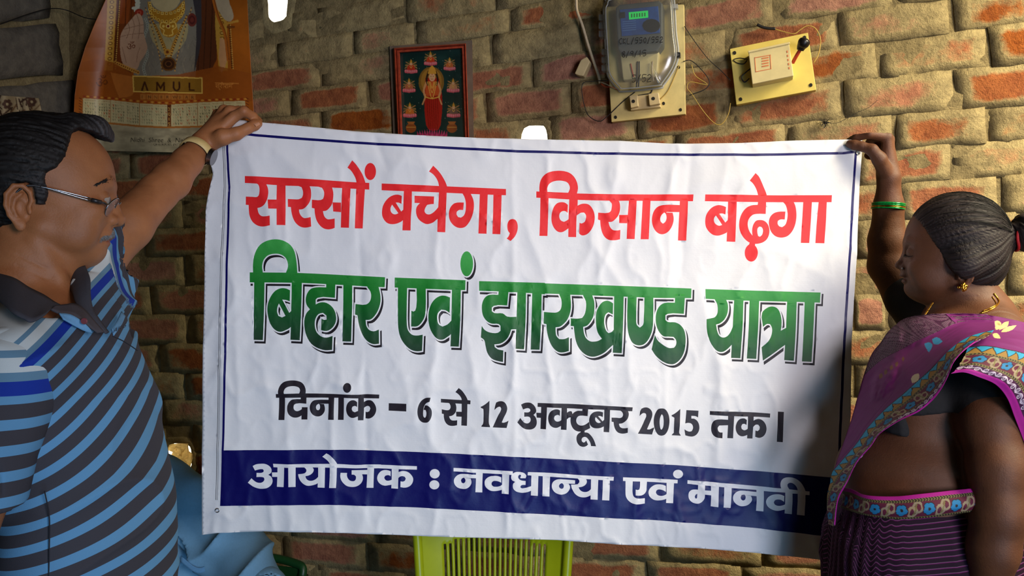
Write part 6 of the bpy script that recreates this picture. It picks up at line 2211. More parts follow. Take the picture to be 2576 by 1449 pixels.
    add_cone(S, None, (-0.663, 1.062, 1.21), (-0.672, 1.040, 1.05), 0.058, 0.057, 0.0, 's')
    v, f = S.mesh_arrays()
    n = normals_of(v, f)
    th = np.arctan2(v[:, 1] - 1.07, v[:, 0] + 0.67)
    v = v + n * (0.003 * noise2(th * 2.4 + v[:, 2] * 5, v[:, 2] * 11, 47) + 0.002 * np.sin(th * 7 + v[:, 2] * 20) * np.clip((v[:, 2] - 1.2) / 0.1, 0, 1) - 0.001)[:, None]
    o2 = mesh('sleeve', v, f, o, M.m, True)
    set_f(o2, v[:, 2] + 0.0525 + 0.005 * (noise2(v[:, 0] * 12, v[:, 1] * 12, 52) - 0.5) - 0.03 * (v[:, 0] + 0.66), 'stripe')
    return o


shirt = build_shirt()
collar_m = simple('collar_cloth', srgb(62, 62, 70), 0.85, 0.08, 300, 0.2)
placket_m = simple('placket_cloth', srgb(70, 64, 68), 0.85, 0.08, 300, 0.2)
pale_blue = simple('pale_blue_cloth', srgb(100, 150, 188), 0.8, 0.06, 300, 0.2)
seam_m = simple('seam_thread', srgb(30, 30, 38), 0.8)


def loft(name, A, B, par, mat, nu=8, nv=8, th=0.0016, bulge=0.0, prof=None):
    """cloth strip between two 3D curves"""
    a = np.array(smooth_path(A, nu)); b = np.array(smooth_path(B, nu))
    n = len(a)
    vs = []
    for j in range(nv + 1):
        t = j / nv
        q = a * (1 - t) + b * t
        q[:, 1] -= bulge * math.sin(math.pi * t)
        vs.append(q)
    vs = np.concatenate(vs)
    i = np.arange((nv + 1) * n).reshape(nv + 1, n)
    f = np.stack([i[:-1, :-1], i[:-1, 1:], i[1:, 1:], i[1:, :-1]], -1).reshape(-1, 4)
    o = mesh(name, vs, f, par, mat, True)
    if th:
        s_ = o.modifiers.new('thickness', 'SOLIDIFY'); s_.thickness = th; s_.offset = 0
    return o


loft('collar', [P(-60, 676, 1.26), P(-30, 682, 1.21), P(0, 690, 1.18), P(36, 701, 1.163), P(72, 724, 1.158), P(108, 742, 1.163), P(134, 759, 1.175), P(150, 767, 1.19)],
     [P(-70, 730, 1.24), P(-34, 742, 1.16), P(0, 760, 1.115), P(30, 786, 1.082), P(60, 801, 1.077), P(80, 809, 1.080), P(112, 792, 1.105), P(136, 770, 1.165)], man, collar_m, 6, 8, 0.003, 0.004)
loft('collar', [P(185, 680, 1.275), P(179, 705, 1.258), P(183, 738, 1.222), P(194, 766, 1.192), P(225, 800, 1.184), P(270, 838, 1.190)],
     [P(214, 668, 1.275), P(226, 698, 1.238), P(228, 735, 1.212), P(233, 775, 1.196), P(250, 805, 1.190), P(273, 837, 1.194)], man, collar_m, 6, 6, 0.003, 0.006)
loft('placket', [P(138, 770, 1.150), P(165, 767, 1.165), P(190, 765, 1.180), P(214, 782, 1.180), P(240, 812, 1.180), P(262, 836, 1.185)],
     [P(128, 779, 1.140), P(150, 788, 1.142), P(176, 792, 1.150), P(205, 806, 1.158), P(226, 824, 1.166), P(244, 838, 1.176)], man, placket_m, 6, 4, 0.003)
loft('placket_facing', [P(148, 788, 1.138), P(176, 791, 1.147), P(204, 806, 1.155), P(224, 824, 1.162), P(232, 836, 1.170)],
     [P(160, 803, 1.136), P(182, 817, 1.146), P(206, 830, 1.156), P(222, 836, 1.164), P(231, 838, 1.172)], man, pale_blue, 6, 4, 0.002)
b = bmesh.new(); bmesh.ops.create_cone(b, cap_ends=True, segments=20, radius1=0.0044, radius2=0.0038, depth=0.002)
for v_ in b.verts: v_.co = Matrix.Rotation(math.pi / 2, 3, 'X') @ v_.co + V(211, 808, 1.148)
bm_mesh('button', b, man, simple('button', srgb(120, 62, 70), 0.3), False)
# chest pocket on the far side
loft('pocket', [P(280, 828, 1.196), P(294, 808, 1.215), P(305, 784, 1.245)], [P(286, 845, 1.192), P(303, 822, 1.212), P(315, 796, 1.243)], man, pale_blue, 6, 3, 0.002)
tube('pocket_seam', [P(284, 846, 1.192), P(310, 858, 1.212), P(332, 872, 1.234), P(346, 882, 1.250)], 0.0008, man, seam_m, 5)
v_, t_ = text_tris('AKG', 0.0095, 0.3)
mesh('pocket_lettering', [P(284 + q[0] * 1700, 838 - q[1] * 1500 - q[0] * 1500 * 0.55, 1.188 + q[0] * 0.9) for q in v_], [tuple(q) for q in t_], man, seam_m)
tube('side_seam', [P(112, 1235, 1.092), P(124, 1300, 1.096), P(124, 1380, 1.10), P(122, 1470, 1.10)], 0.0008, man, seam_m, 5)

# trousers and shoes (below the frame)
trouser_m = simple('trousers', srgb(52, 50, 54), 0.85, 0.1, 60, 0.2)
S = SDF(np.arange(-0.80, -0.44, 0.008), np.arange(1.04, 1.48, 0.008), np.arange(0.02, 1.02, 0.008))
add_ell(S, None, (-0.60, 1.26, 0.86), (0.112, 0.165, 0.14), 0.0)
for y_ in (1.17, 1.35):
    add_chain(S, None, [(-0.60, y_, 0.84), (-0.60, y_, 0.48), (-0.62, y_, 0.06)], [0.088, 0.066, 0.055], 0.03)
v, f = S.mesh_arrays()
mesh('trousers', v, f, man, trouser_m, True)
for y_ in (1.17, 1.35):
    S = SDF(np.arange(-0.72, -0.40, 0.006), np.arange(y_ - 0.07, y_ + 0.07, 0.006), np.arange(-0.006, 0.13, 0.006))
    add_ell(S, None, (-0.56, y_, 0.036), (0.135, 0.046, 0.036), 0.0); add_ell(S, None, (-0.62, y_, 0.06), (0.06, 0.042, 0.05), 0.02)
    v, f = S.mesh_arrays()
    mesh('shoe', v, f, man, black_pl, True)
# ------------------------------------------------------------------ the woman on the right
WF = Frame(P(2400, 690, 1.565), (-math.cos(math.radians(21)), math.sin(math.radians(21)), 0), scale=0.00098)
woman = empty('person', (0.72, 1.53, 0.0), 'woman in a purple sari with a hair bun holding up the banner\'s right corner', 'person')
WSR = P(2335, 792, 1.69)      # far shoulder


def build_woman():
    h = 0.0021
    S = SDF(axis((0.50, 0.99, h)), axis((1.28, 1.36, 0.005), (1.36, 1.78, h)), axis((0.72, 1.17, 0.006), (1.17, 1.73, h)))
    F = WF
    add_ell(S, F, (0, 0, 62), (84, 69, 83), 0.0)
    add_ell(S, F, (33, 0, 16), (51, 57, 64), 0.02)
    for s in (-1, 1):
        add_cone(S, F, (4, 45 * s, -18), (60, 13 * s, -29), 15, 13, 0.02)
        add_ell(S, F, (58, 38 * s, 8), (20, 14, 15), 0.014)
        add_ell(S, F, (44, 40 * s, -12), (22, 14, 18), 0.018)
    add_ell(S, F, (68, 0, -26), (15, 17, 14), 0.012)
    add_ell(S, F, (36, 0, -36), (26, 30, 17), 0.02)
    for s in (-1, 1):
        add_chain(S, F, [(76, 8 * s, 60), (73, 22 * s, 62), (62, 36 * s, 57)], [6.5, 6.5, 5.5], 0.010)
        add_ell(S, F, (82, 27 * s, 42), (11, 14, 9), 0.009, 's')
        add_ell(S, F, (69.5, 27 * s, 40), (12.2, 13.0, 11.5), 0.003)
        add_ell(S, F, (72, 10.5 * s, 13.5), (11, 6.0, 6.5), 0.004)
        add_ell(S, F, (86, 6.2 * s, 6.5), (5, 3, 3.5), 0.0015, 's')
    add_cone(S, F, (77, 0, 45), (87, 0, 20), 5.2, 9.0, 0.006)
    add_ell(S, F, (90, 0, 17.5), (10, 8.5, 7.5), 0.004)
    for s in (-1, 1):
        add_ell(S, F, (81, 10.5 * s, 14), (9.5, 6.5, 6.5), 0.004)
    add_ell(S, F, (80, 0, 4), (10, 17, 7), 0.007)
    add_ell(S, F, (82, 0, -1), (10, 17, 4.2), 0.003)
    add_ell(S, F, (79.5, 0, -12.5), (9, 15, 5.0), 0.003)
    for s in (-1, 1):
        add_chain(S, F, [(93, 0, -6.5), (88, 10 * s, -7), (78, 20 * s, -9)], [1.3, 1.3, 1.1], 0.0015, 's')
    for s in (-1, 1):
        ear(S, F, (-6, 64 * s, -2), s, 0.85)
    # neck, shoulders
    nb = np.array([0.835, 1.56, 1.365])
    add_cone(S, F, (-12, 0, -10), (-22, 0, -60), 46, 46, 0.02)
    add_cone(S, None, F.w((-18, 0, -45)), nb, 0.047, 0.054, 0.02)
    add_cone(S, None, nb, (0.80, 1.56, 1.31), 0.060, 0.085, 0.04)
    LSH = P(2490, 950, 1.425)
    add_chain(S, None, [LSH, (0.825, 1.50, 1.335), (0.825, 1.60, 1.345), tuple(WSR)], [0.050, 0.052, 0.050, 0.045], 0.035)
    # trunk
    add_ell(S, None, (0.765, 1.54, 1.24), (0.112, 0.130, 0.14), 0.03)
    for x_, y_ in ((0.690, 1.485), (0.722, 1.59)):
        add_ell(S, None, (x_, y_, 1.235), (0.058, 0.058, 0.058), 0.03)
    add_ell(S, None, (0.708, 1.53, 1.10), (0.132, 0.135, 0.105), 0.045)
    add_ell(S, None, (0.712, 1.535, 0.95), (0.140, 0.15, 0.20), 0.05)
    # raised arm
    el = P(2232, 668, 1.725)
    add_chain(S, None, [WSR, P(2285, 745, 1.715), el], [0.047, 0.044, 0.036], 0.012)
    add_chain(S, None, [el, P(2232, 605, 1.720), P(2235, 520, 1.708), P(2236, 448, 1.696)], [0.0355, 0.0350, 0.0272, 0.0202], 0.010)
    wr = P(2236, 446, 1.694)
    kn = [P(2231, 345, 1.682), P(2236, 351, 1.698), P(2235, 362, 1.714), P(2230, 376, 1.728)]
    hand(S, wr, 0.0195, P(2224, 396, 1.700), kn,
         [[(P(2186, 337, 1.676), 0.0088), (P(2156, 345, 1.690), 0.0080), (P(2137, 355, 1.712), 0.0072)],
          [(P(2196, 343, 1.700), 0.0088), (P(2184, 366, 1.722), 0.0080), (P(2200, 376, 1.722), 0.0072)],
          [(P(2196, 356, 1.722), 0.0086), (P(2186, 378, 1.734), 0.0078), (P(2202, 386, 1.728), 0.007)],
          [(P(2194, 373, 1.738), 0.0076), (P(2184, 391, 1.742), 0.007), (P(2200, 397, 1.736), 0.0064)]],
         [(P(2226, 430, 1.682), 0.0145), (P(2212, 400, 1.668), 0.0135), (P(2194, 377, 1.664), 0.0106), (P(2166, 368, 1.672), 0.0088), (P(2150, 365, 1.678), 0.0090), (P(2138, 362, 1.685), 0.0076)])
    # hanging arm
    add_chain(S, None, [LSH, P(2492, 1060, 1.39), P(2510, 1180, 1.365), P(2513, 1290, 1.355), P(2500, 1380, 1.36), P(2484, 1500, 1.375)], [0.049, 0.045, 0.0405, 0.037, 0.0345, 0.028], 0.02)
    v, f = S.mesh_arrays()
    L = local(F, v)
    nr = normals_of(v, f)
    for s in (-1, 1):
        v = crease(v, nr, L, [(83, 13 * s, 38), (80, 26 * s, 34.5), (68, 40 * s, 35)], 1.1, 1.0)      # closed lid line
        v = crease(v, nr, L, [(82, 14 * s, 47), (78, 27 * s, 50), (66, 40 * s, 45)], 1.6, 0.9)
        v = crease(v, nr, L, [(80, 15 * s, 10), (74, 23 * s, 0), (70, 26 * s, -9)], 2.6, 1.3)
    for z_ in (-52, -64):
        v = crease(v, nr, L, [(-20, -50, z_ + 10), (14, -42, z_ + 2), (30, -20, z_ - 3)], 2.0, 0.9)
    c = np.ones((len(v), 3), np.float32) * (0.86 + 0.28 * noise3(v, 40, 3)[:, None])
    lip = np.exp(-(((L[:, 0] - 86) / 9) ** 2 + (L[:, 1] / 17) ** 2 + ((L[:, 2] + 7) / 9) ** 2) ** 2)
    c = c * (1 - lip[:, None] * np.array([0.25, 0.48, 0.36]))
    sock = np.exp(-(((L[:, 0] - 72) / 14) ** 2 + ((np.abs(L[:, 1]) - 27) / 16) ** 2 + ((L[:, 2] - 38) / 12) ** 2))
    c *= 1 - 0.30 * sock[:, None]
    o = mesh('body', v, f, woman, skin_mat('woman_skin', srgb(78, 46, 27), srgb(110, 67, 41), 0.6), True)
    set_col(o, c)
    return o, S


woman_body, WS = build_woman()


def build_woman_hair():
    h = 0.0023
    c = WF.w((-15, 0, 50))
    S = SDF(np.arange(c[0] - 0.115, c[0] + 0.165, h), np.arange(c[1] - 0.14, c[1] + 0.12, h), np.arange(c[2] - 0.12, c[2] + 0.115, h))
    F = WF
    add_ell(S, F, (-4, 0, 64), (86, 74, 87), 0.0)
    add_ell(S, F, (-30, 0, 20), (56, 64, 56), 0.03)
    add_cone(S, F, (-78, 0, 66), (-104, 0, 70), 24, 18, 0.02)
    for s_ in (-1, 1):
        add_ell(S, F, (-10, 62 * s_, 18), (28, 21, 30), 0.015)
    face = [(72, 108), (60, 94), (44, 66), (24, 28), (8, 4), (-4, -8), (-24, -20), (-32, -34), (-52, -46), (-72, -38), (-95, -30), (-200, -30), (-200, -300), (300, -300), (300, 108)]
    sub_profile(S, F, face, c - 0.15, c + 0.17, 0.004)
    add_ell(S, F, (0, 0, 62), (80, 65, 78), 0.0, 's')
    M = hair_mat('woman_hair', (0.007, 0.005, 0.005), (0.026, 0.018, 0.018))
    def ori(L):
        th = np.arctan2(L[:, 1], L[:, 2] - 60 + 0.25 * L[:, 0])
        return th * 30, L[:, 0] * 0.018
    o = hair_mesh('hair', S, F, woman, M, ori, lambda L, st: np.ones((len(L), 3)), 0.0013)
    # bun
    S = SDF(np.arange(*(F.w((-112, 0, 74))[0] + np.array([-0.05, 0.06])), 0.002), np.arange(*(F.w((-112, 0, 74))[1] + np.array([-0.05, 0.05])), 0.002), np.arange(*(F.w((-112, 0, 74))[2] + np.array([-0.05, 0.05])), 0.002))
    add_ell(S, F, (-118, 0, 74), (31, 32, 35), 0.0)
    def ori2(L):
        r = np.hypot(L[:, 1], L[:, 2] - 74); th = np.arctan2(L[:, 2] - 74, L[:, 1])
        return r * 0.20 + th * 1.6, th * 1.2
    hair_mesh('hair_bun', S, F, woman, M, ori2, lambda L, st: np.ones((len(L), 3)), 0.0035)
    tie = [F.w((-100 + 2 * math.cos(t * 3), 24 * math.cos(t), 66 + 24 * math.sin(t))) for t in np.arange(24) / 24 * 2 * math.pi]
    tube('hair_tie', tie, 0.0026, woman, simple('red_band', srgb(190, 30, 36), 0.6), 8, True, smoothp=False)
    # loose strands
    vs, fs = [], []
    for k in range(90):
        a = (rng.random() - 0.5) * 2.6
        z0 = 64 + 84 * math.cos(a); y0 = 73 * math.sin(a)
        x0 = 40 - 70 * rng.random()
        q = []
        for t in np.linspace(0, 1, 6):
            x = x0 + (-95 - x0) * t
            sc_ = math.sqrt(max(0.06, 1 - ((x + 4) / 92) ** 2)) * (1.02 + 0.03 * rng.random())
            q.append(F.w((x, y0 * sc_, 64 + (z0 - 64) * sc_)))
        v_, f_ = tube_vf(smooth_path(q, 3), 0.00035, 3)
        fs += [tuple(i + len(vs) for i in g) for g in f_]; vs += v_
    mesh('hair_strands', vs, fs, woman, M, True)


build_woman_hair()
for s in (-1, 1):
    R, Dr = [], []
    for k in range(110):
        t = rng.random()
        x = np.interp(t, [0, 0.5, 1], [82.5, 79, 67]); y = s * np.interp(t, [0, 0.5, 1], [10, 24, 38]); z = np.interp(t, [0, 0.5, 1], [58, 62, 55]) + rng.normal() * 1.2
        R.append(WF.w((x, y, z))); Dr.append(WF.R @ np.array([-0.4, s * 0.8, 0.2 - 0.5 * t]))
    tuft('eyebrow', R, Dr, 0.006, 0.0004, dark_hair, woman)
    R, Dr = [], []
    for k in range(60):
        t = rng.random()
        R.append(WF.w((np.interp(t, [0, 0.5, 1], [82.5, 81, 69]), s * np.interp(t, [0, 0.5, 1], [14, 27, 40]), np.interp(t, [0, 0.5, 1], [38, 34.5, 35])))); Dr.append(WF.R @ np.array([0.8, s * 0.4, -0.6]))
    tuft('eyelashes', R, Dr, 0.0055, 0.0003, dark_hair, woman)

gold = simple('gold', srgb(214, 160, 60), 0.25, 0.1, 200, metal=1.0)
# ear stud of little balls, nose stud, chain
from mathutils.bvhtree import BVHTree
_bw = BVHTree.FromPolygons([tuple(v_.co + Vector(woman.location)) for v_ in woman_body.data.vertices], [tuple(p_.vertices) for p_ in woman_body.data.polygons])


def on_skin(px, py, off=0.001, Y=1.52):
    d = Vector(((px - 1288) / FPX, 1.0, -(py - 724.5) / FPX)).normalized()
    h_ = _bw.ray_cast(Vector((0, 0, CZ)), d)
    p = np.array(h_[0]) if h_[0] is not None else P(px, py, Y)
    return p - np.array(d) * off


ec = on_skin(2421, 722, 0.003); b = bmesh.new()
for k in range(15):
    a = rng.normal(size=3); a /= np.linalg.norm(a); a[1] = -abs(a[1])
    r_ = bmesh.ops.create_icosphere(b, subdivisions=2, radius=0.0030)
    for v_ in r_['verts']: v_.co += Vector(ec + a * 0.0058)
bm_mesh('earring', b, woman, gold, True)
b = bmesh.new(); bmesh.ops.create_icosphere(b, subdivisions=2, radius=0.0022)
for v_ in b.verts: v_.co += Vector(on_skin(2271, 675, 0.001))
bm_mesh('nose_stud', b, woman, steel, True)
nk = [on_skin(*q, 0.0012) for q in ((2500, 738), (2509, 750), (2513, 760), (2504, 772), (2490, 780), (2466, 788))]
tube('neck_chain', nk, 0.0016, woman, gold, 6)
tube('neck_chain', [on_skin(*q, 0.0010) for q in ((2496, 746), (2503, 757), (2506, 766), (2492, 774), (2472, 782))], 0.0010, woman, gold, 6)
vs, fs = [], []
for k in range(34):
    p = P(2346 - k * 0.95, 762 + k * 1.45, 1.535)
    v_, f_ = tube_vf([p + np.array([0, -0.0012, 0.0006]), p + np.array([0, -0.0024, -0.0006])], 0.0011, 5)
    fs += [tuple(i + len(vs) for i in g) for g in f_]; vs += v_
tube('neck_chain', [P(2347, 760, 1.535), P(2330, 786, 1.535), P(2314, 812, 1.535)], 0.0011, woman, gold, 6)
mesh('chain_links', vs, fs, woman, gold, True)
# bangles
bc = P(2235, 517, 1.706); bd = P(2236, 448, 1.696) - P(2232, 605, 1.70); bd /= np.linalg.norm(bd); bd = bd + np.array([0.10, 0, -0.0]); bd /= np.linalg.norm(bd)
ba_ = np.cross(bd, [0, 1.0, 0]); ba_ /= np.linalg.norm(ba_); bb_ = np.cross(bd, ba_)
green_g = simple('green_bangle', srgb(20, 150, 70), 0.15, 0.4, 300, metal=0.4)
for k, (off, m_) in enumerate(((0.0, green_g), (-0.0035, gold), (-0.0065, green_g), (0.0032, green_g))):
    ring = [bc + bd * (off - 0.0015 * math.cos(t)) + (ba_ * math.cos(t) + bb_ * math.sin(t)) * 0.0302 for t in np.arange(40) / 40 * 2 * math.pi]
    tube('bangle', ring, 0.00165, woman, m_, 6, True, smoothp=False)

# blouse
def build_blouse():
    h = 0.0038
    S = SDF(np.arange(0.56, 0.94, h), np.arange(1.33, 1.74, h), np.arange(1.10, 1.45, h))
    add_ell(S, None, (0.765, 1.54, 1.24), (0.117, 0.136, 0.145), 0.03)
    for x_, y_ in ((0.690, 1.485), (0.722, 1.59)):
        add_ell(S, None, (x_, y_, 1.235), (0.064, 0.064, 0.064), 0.03)
    add_ell(S, None, (0.708, 1.53, 1.10), (0.137, 0.141, 0.11), 0.045)
    LSH = P(2490, 950, 1.425)
    add_chain(S, None, [LSH, (0.825, 1.50, 1.325), (0.825, 1.60, 1.335), tuple(WSR)], [0.054, 0.052, 0.050, 0.050], 0.035)
    add_chain(S, None, [LSH, P(2488, 1040, 1.40)], [0.054, 0.0515], 0.02)
    add_chain(S, None, [WSR, P(2292, 748, 1.70)], [0.052, 0.050], 0.02)
    # hems
    S.put(lambda X, Y, Z: (Z - (1.187 - 0.28 * (X - 0.635))) + 0 * Y, (0.5, 1.2, 1.0), (0.79, 1.8, 1.25), 0.0, 's') if False else None
    def low(X, Y, Z): return np.maximum(Z - (1.187 - 0.28 * (X - 0.635)), -(Y - 1.435) * 1.0) + 0 * Y
    S.put(low, (0.5, 1.2, 1.0), (1.0, 1.8, 1.30), 0.0, 's')
    def low2(X, Y, Z): return np.maximum(Z - (1.232 + 0.16 * (X - 0.74)), (Y - 1.445)) + 0 * X
    S.put(low2, (0.5, 1.2, 1.0), (1.0, 1.5, 1.30), 0.0, 's')
    # neckline
    add_cone(S, None, (0.800, 1.56, 1.34), (0.84, 1.56, 1.50), 0.075, 0.085, 0.004, 's')
    v, f = S.mesh_arrays()
    n = normals_of(v, f)
    v = v + n * (0.003 * (noise3(v, 30, 61) - 0.5))[:, None]
    # depth of the body seen along each line of sight, for draping the sari over it
    gx = np.arange(2040, 2760, 6.0); gy = np.arange(760, 1340, 6.0); ys = np.arange(1.30, 1.72, 0.004)
    GX, GY, YY = np.meshgrid(gx, gy, ys, indexing='ij')
    Q = np.stack([(GX - 1288) / FPX * YY, YY, CZ - (GY - 724.5) / FPX * YY], -1)
    hit = np.zeros(GX.shape, bool)
    LA = [P(2490, 950, 1.425), P(2492, 1060, 1.39), P(2510, 1180, 1.365), P(2513, 1290, 1.355)]
    arm = np.zeros(GX.shape, bool)
    for a, b in zip(LA[:-1], LA[1:]):
        ba = b - a; t = np.clip(((Q - a) @ ba) / (ba @ ba), 0, 1)
        arm |= np.linalg.norm(Q - a - t[..., None] * ba, axis=-1) < 0.058
    for T in (S, WS):
        ii = []; ok = np.ones(GX.shape, bool)
        for q in range(3):
            k_ = np.searchsorted(T.ax[q], Q[..., q]); ok &= (k_ > 0) & (k_ < len(T.ax[q])); ii.append(np.clip(k_, 0, len(T.ax[q]) - 1))
        h_ = ok & (T.D[ii[0], ii[1], ii[2]] < 0.003)
        if T is WS: h_ &= ~arm
        hit |= h_
    Y0 = np.where(hit.any(-1), ys[hit.argmax(-1)], 9.0)
    global DRAPE
    DRAPE = (gx, gy, Y0)
    return mesh('blouse', v, f, woman, simple('black_blouse', srgb(26, 23, 24), 0.85, 0.15, 200, 0.2), True)


build_blouse()

# skirt part of the sari, down to the floor
def build_skirt():
    h = 0.0045
    S = SDF(np.arange(0.46, 0.95, h), np.arange(1.30, 1.78, h), axis((0.0, 0.80, 0.012), (0.80, 1.115, h)))
    add_ell(S, None, (0.722, 1.535, 0.97), (0.146, 0.156, 0.22), 0.0)
    add_cone(S, None, (0.728, 1.535, 0.95), (0.715, 1.535, 0.05), 0.150, 0.205, 0.05)
    add_ell(S, None, (0.640, 1.50, 0.92), (0.070, 0.11, 0.20), 0.05)
    add_cone(S, None, (0.622, 1.50, 0.90), (0.590, 1.50, 0.04), 0.055, 0.09, 0.04)
    S.put(lambda X, Y, Z: -(Z - (1.083 - 0.03 * (Y - 1.4) + 0.05 * (X - 0.70))), (0.4, 1.2, 1.05), (1.0, 1.9, 1.2), 0.0, 's')
    S.put(lambda X, Y, Z: Z - 0.012 + 0 * X + 0 * Y, (0.4, 1.2, 0.0), (1.0, 1.9, 0.03), 0.0, 's')
    v, f = S.mesh_arrays()
    n = normals_of(v, f)
    low = np.clip((1.07 - v[:, 2]) / 0.10, 0, 1)
    th = np.arctan2(v[:, 1] - 1.535, v[:, 0] - 0.70)
    front = np.exp(-((np.abs(th) - 2.9) / 0.45) ** 2)
    pl = np.sin(th * 52 + 3 * noise2(v[:, 2] * 4, th * 2, 71)) * 0.006 * front
    w = v[:, 2] * 9 + th * 1.5
    pl += 0.004 * (1 - np.abs(noise2(w * 1.6, th * 2.2, 72) * 2 - 1)) ** 3
    v = v + n * (pl * low)[:, None]
    M = Mat('sari_stripes', (0.02, 0.01, 0.02), 0.75, 0, 0.2)
    s = M.attr('thread').outputs['Fac']
    fr = M.math('FRACT', M.math('MULTIPLY', s, 118.0))
    ln = M.ramp(fr, [(0.0, srgb(38, 16, 34)), (0.70, srgb(120, 30, 100)), (0.86, srgb(150, 118, 138)), (0.93, srgb(38, 16, 34))], 'CONSTANT')
    M.color(M.mix(0.75, srgb(40, 18, 36), ln))
    M.bump(M.noise(700, 2), 0.2, 0.001)
    o = mesh('sari_skirt', v, f, woman, M.m, True)
    set_f(o, v[:, 2] + 0.012 * np.sin(th * 2.0) + 0.05 * front * np.abs(np.sin(th * 26)), 'thread')
    return o


build_skirt()


# sari cloth over the shoulder: printed by distance from its lower edge (millimetres)
def sari_print(u, v, seed=0):
    g = lambda *a: np.array(srgb(*a))
    n = len(u)
    base = g(112, 22, 104); c = np.tile(base, (n, 1)).astype(np.float32)
    def put(m, rgb): c[m] = rgb
    deep = g(66, 16, 62); mag = g(170, 20, 140); maroon = g(92, 22, 50); olive = g(120, 112, 66); blue = g(28, 118, 170); cyan = g(40, 152, 196)
    goldc = g(152, 116, 52); cream = g(150, 134, 108); whit = g(214, 196, 214); blk = g(30, 20, 26)
    put(v < 9, mag)
    m = (v >= 9) & (v < 20); put(m, deep)
    ph = u / 22 * 2 * math.pi
    sc_ = np.abs(v - 14.5 - 2.6 * np.sin(ph)) < 0.85; put(m & sc_, whit)
    for k, (du, dv, r) in enumerate(((0.25, -1.6, 2.6), (0.75, 1.6, 2.6))):
        uu = (u / 22 - du + 0.5) % 1 - 0.5
        rr = np.hypot(uu * 22, v - 14.5 - dv)
        put(m & (np.abs(rr - r) < 0.6), whit); put(m & (rr < 0.8), whit)
    for lo in (20, 47):
        m = (v >= lo) & (v < lo + 5); put(m, blk)
        z = ((u / 4.2 + np.abs(v - lo - 2.5) * 0.25) % 1)
        put(m & (z < 0.45), olive); put(m & (np.abs(v - lo - 2.5) > 2.0), olive)
    m = (v >= 25) & (v < 47); put(m, maroon)
    uu = ((u / 40) % 1 - 0.5) * 40
    for k in range(5):
        a = k / 5 * 2 * math.pi + 0.3
        d = np.hypot(uu - 4.6 * math.cos(a), v - 36 - 4.6 * math.sin(a))
        put(m & (d < 4.9), blk)
    for k in range(5):
        a = k / 5 * 2 * math.pi + 0.3
        d = np.hypot(uu - 4.6 * math.cos(a), v - 36 - 4.6 * math.sin(a))
        put(m & (d < 4.0), blue)
    put(m & (np.hypot(uu, v - 36) < 2.2), blk)
    for sgn in (-1, 1):
        ww = ((u / 40 + 0.5) % 1 - 0.5) * 40
        arc = np.abs(np.hypot(ww - sgn * 4, (v - 36) * 0.9 + sgn * 3) - 6.0) < 1.6
        put(m & arc & (np.abs(ww) < 10), cream)
    put(m & (np.abs((((u / 40 + 0.5) % 1 - 0.5) * 40) + 0.35 * (v - 36)) < 1.1) & (np.abs(v - 36) < 8), olive)
    m = (v >= 52) & (v < 70); put(m, cyan)
    tw = 17.0
    tt = np.abs((u / tw) % 1 - 0.5) * 2
    hh = (v - 53) / 14
    tri = (1 - tt) > hh
    put(m & (np.abs((1 - tt) - hh) < 0.10), blk); put(m & tri & ((1 - tt) - hh > 0.08), goldc)
    put((v >= 68.5) & (v < 70), blk)
    return c


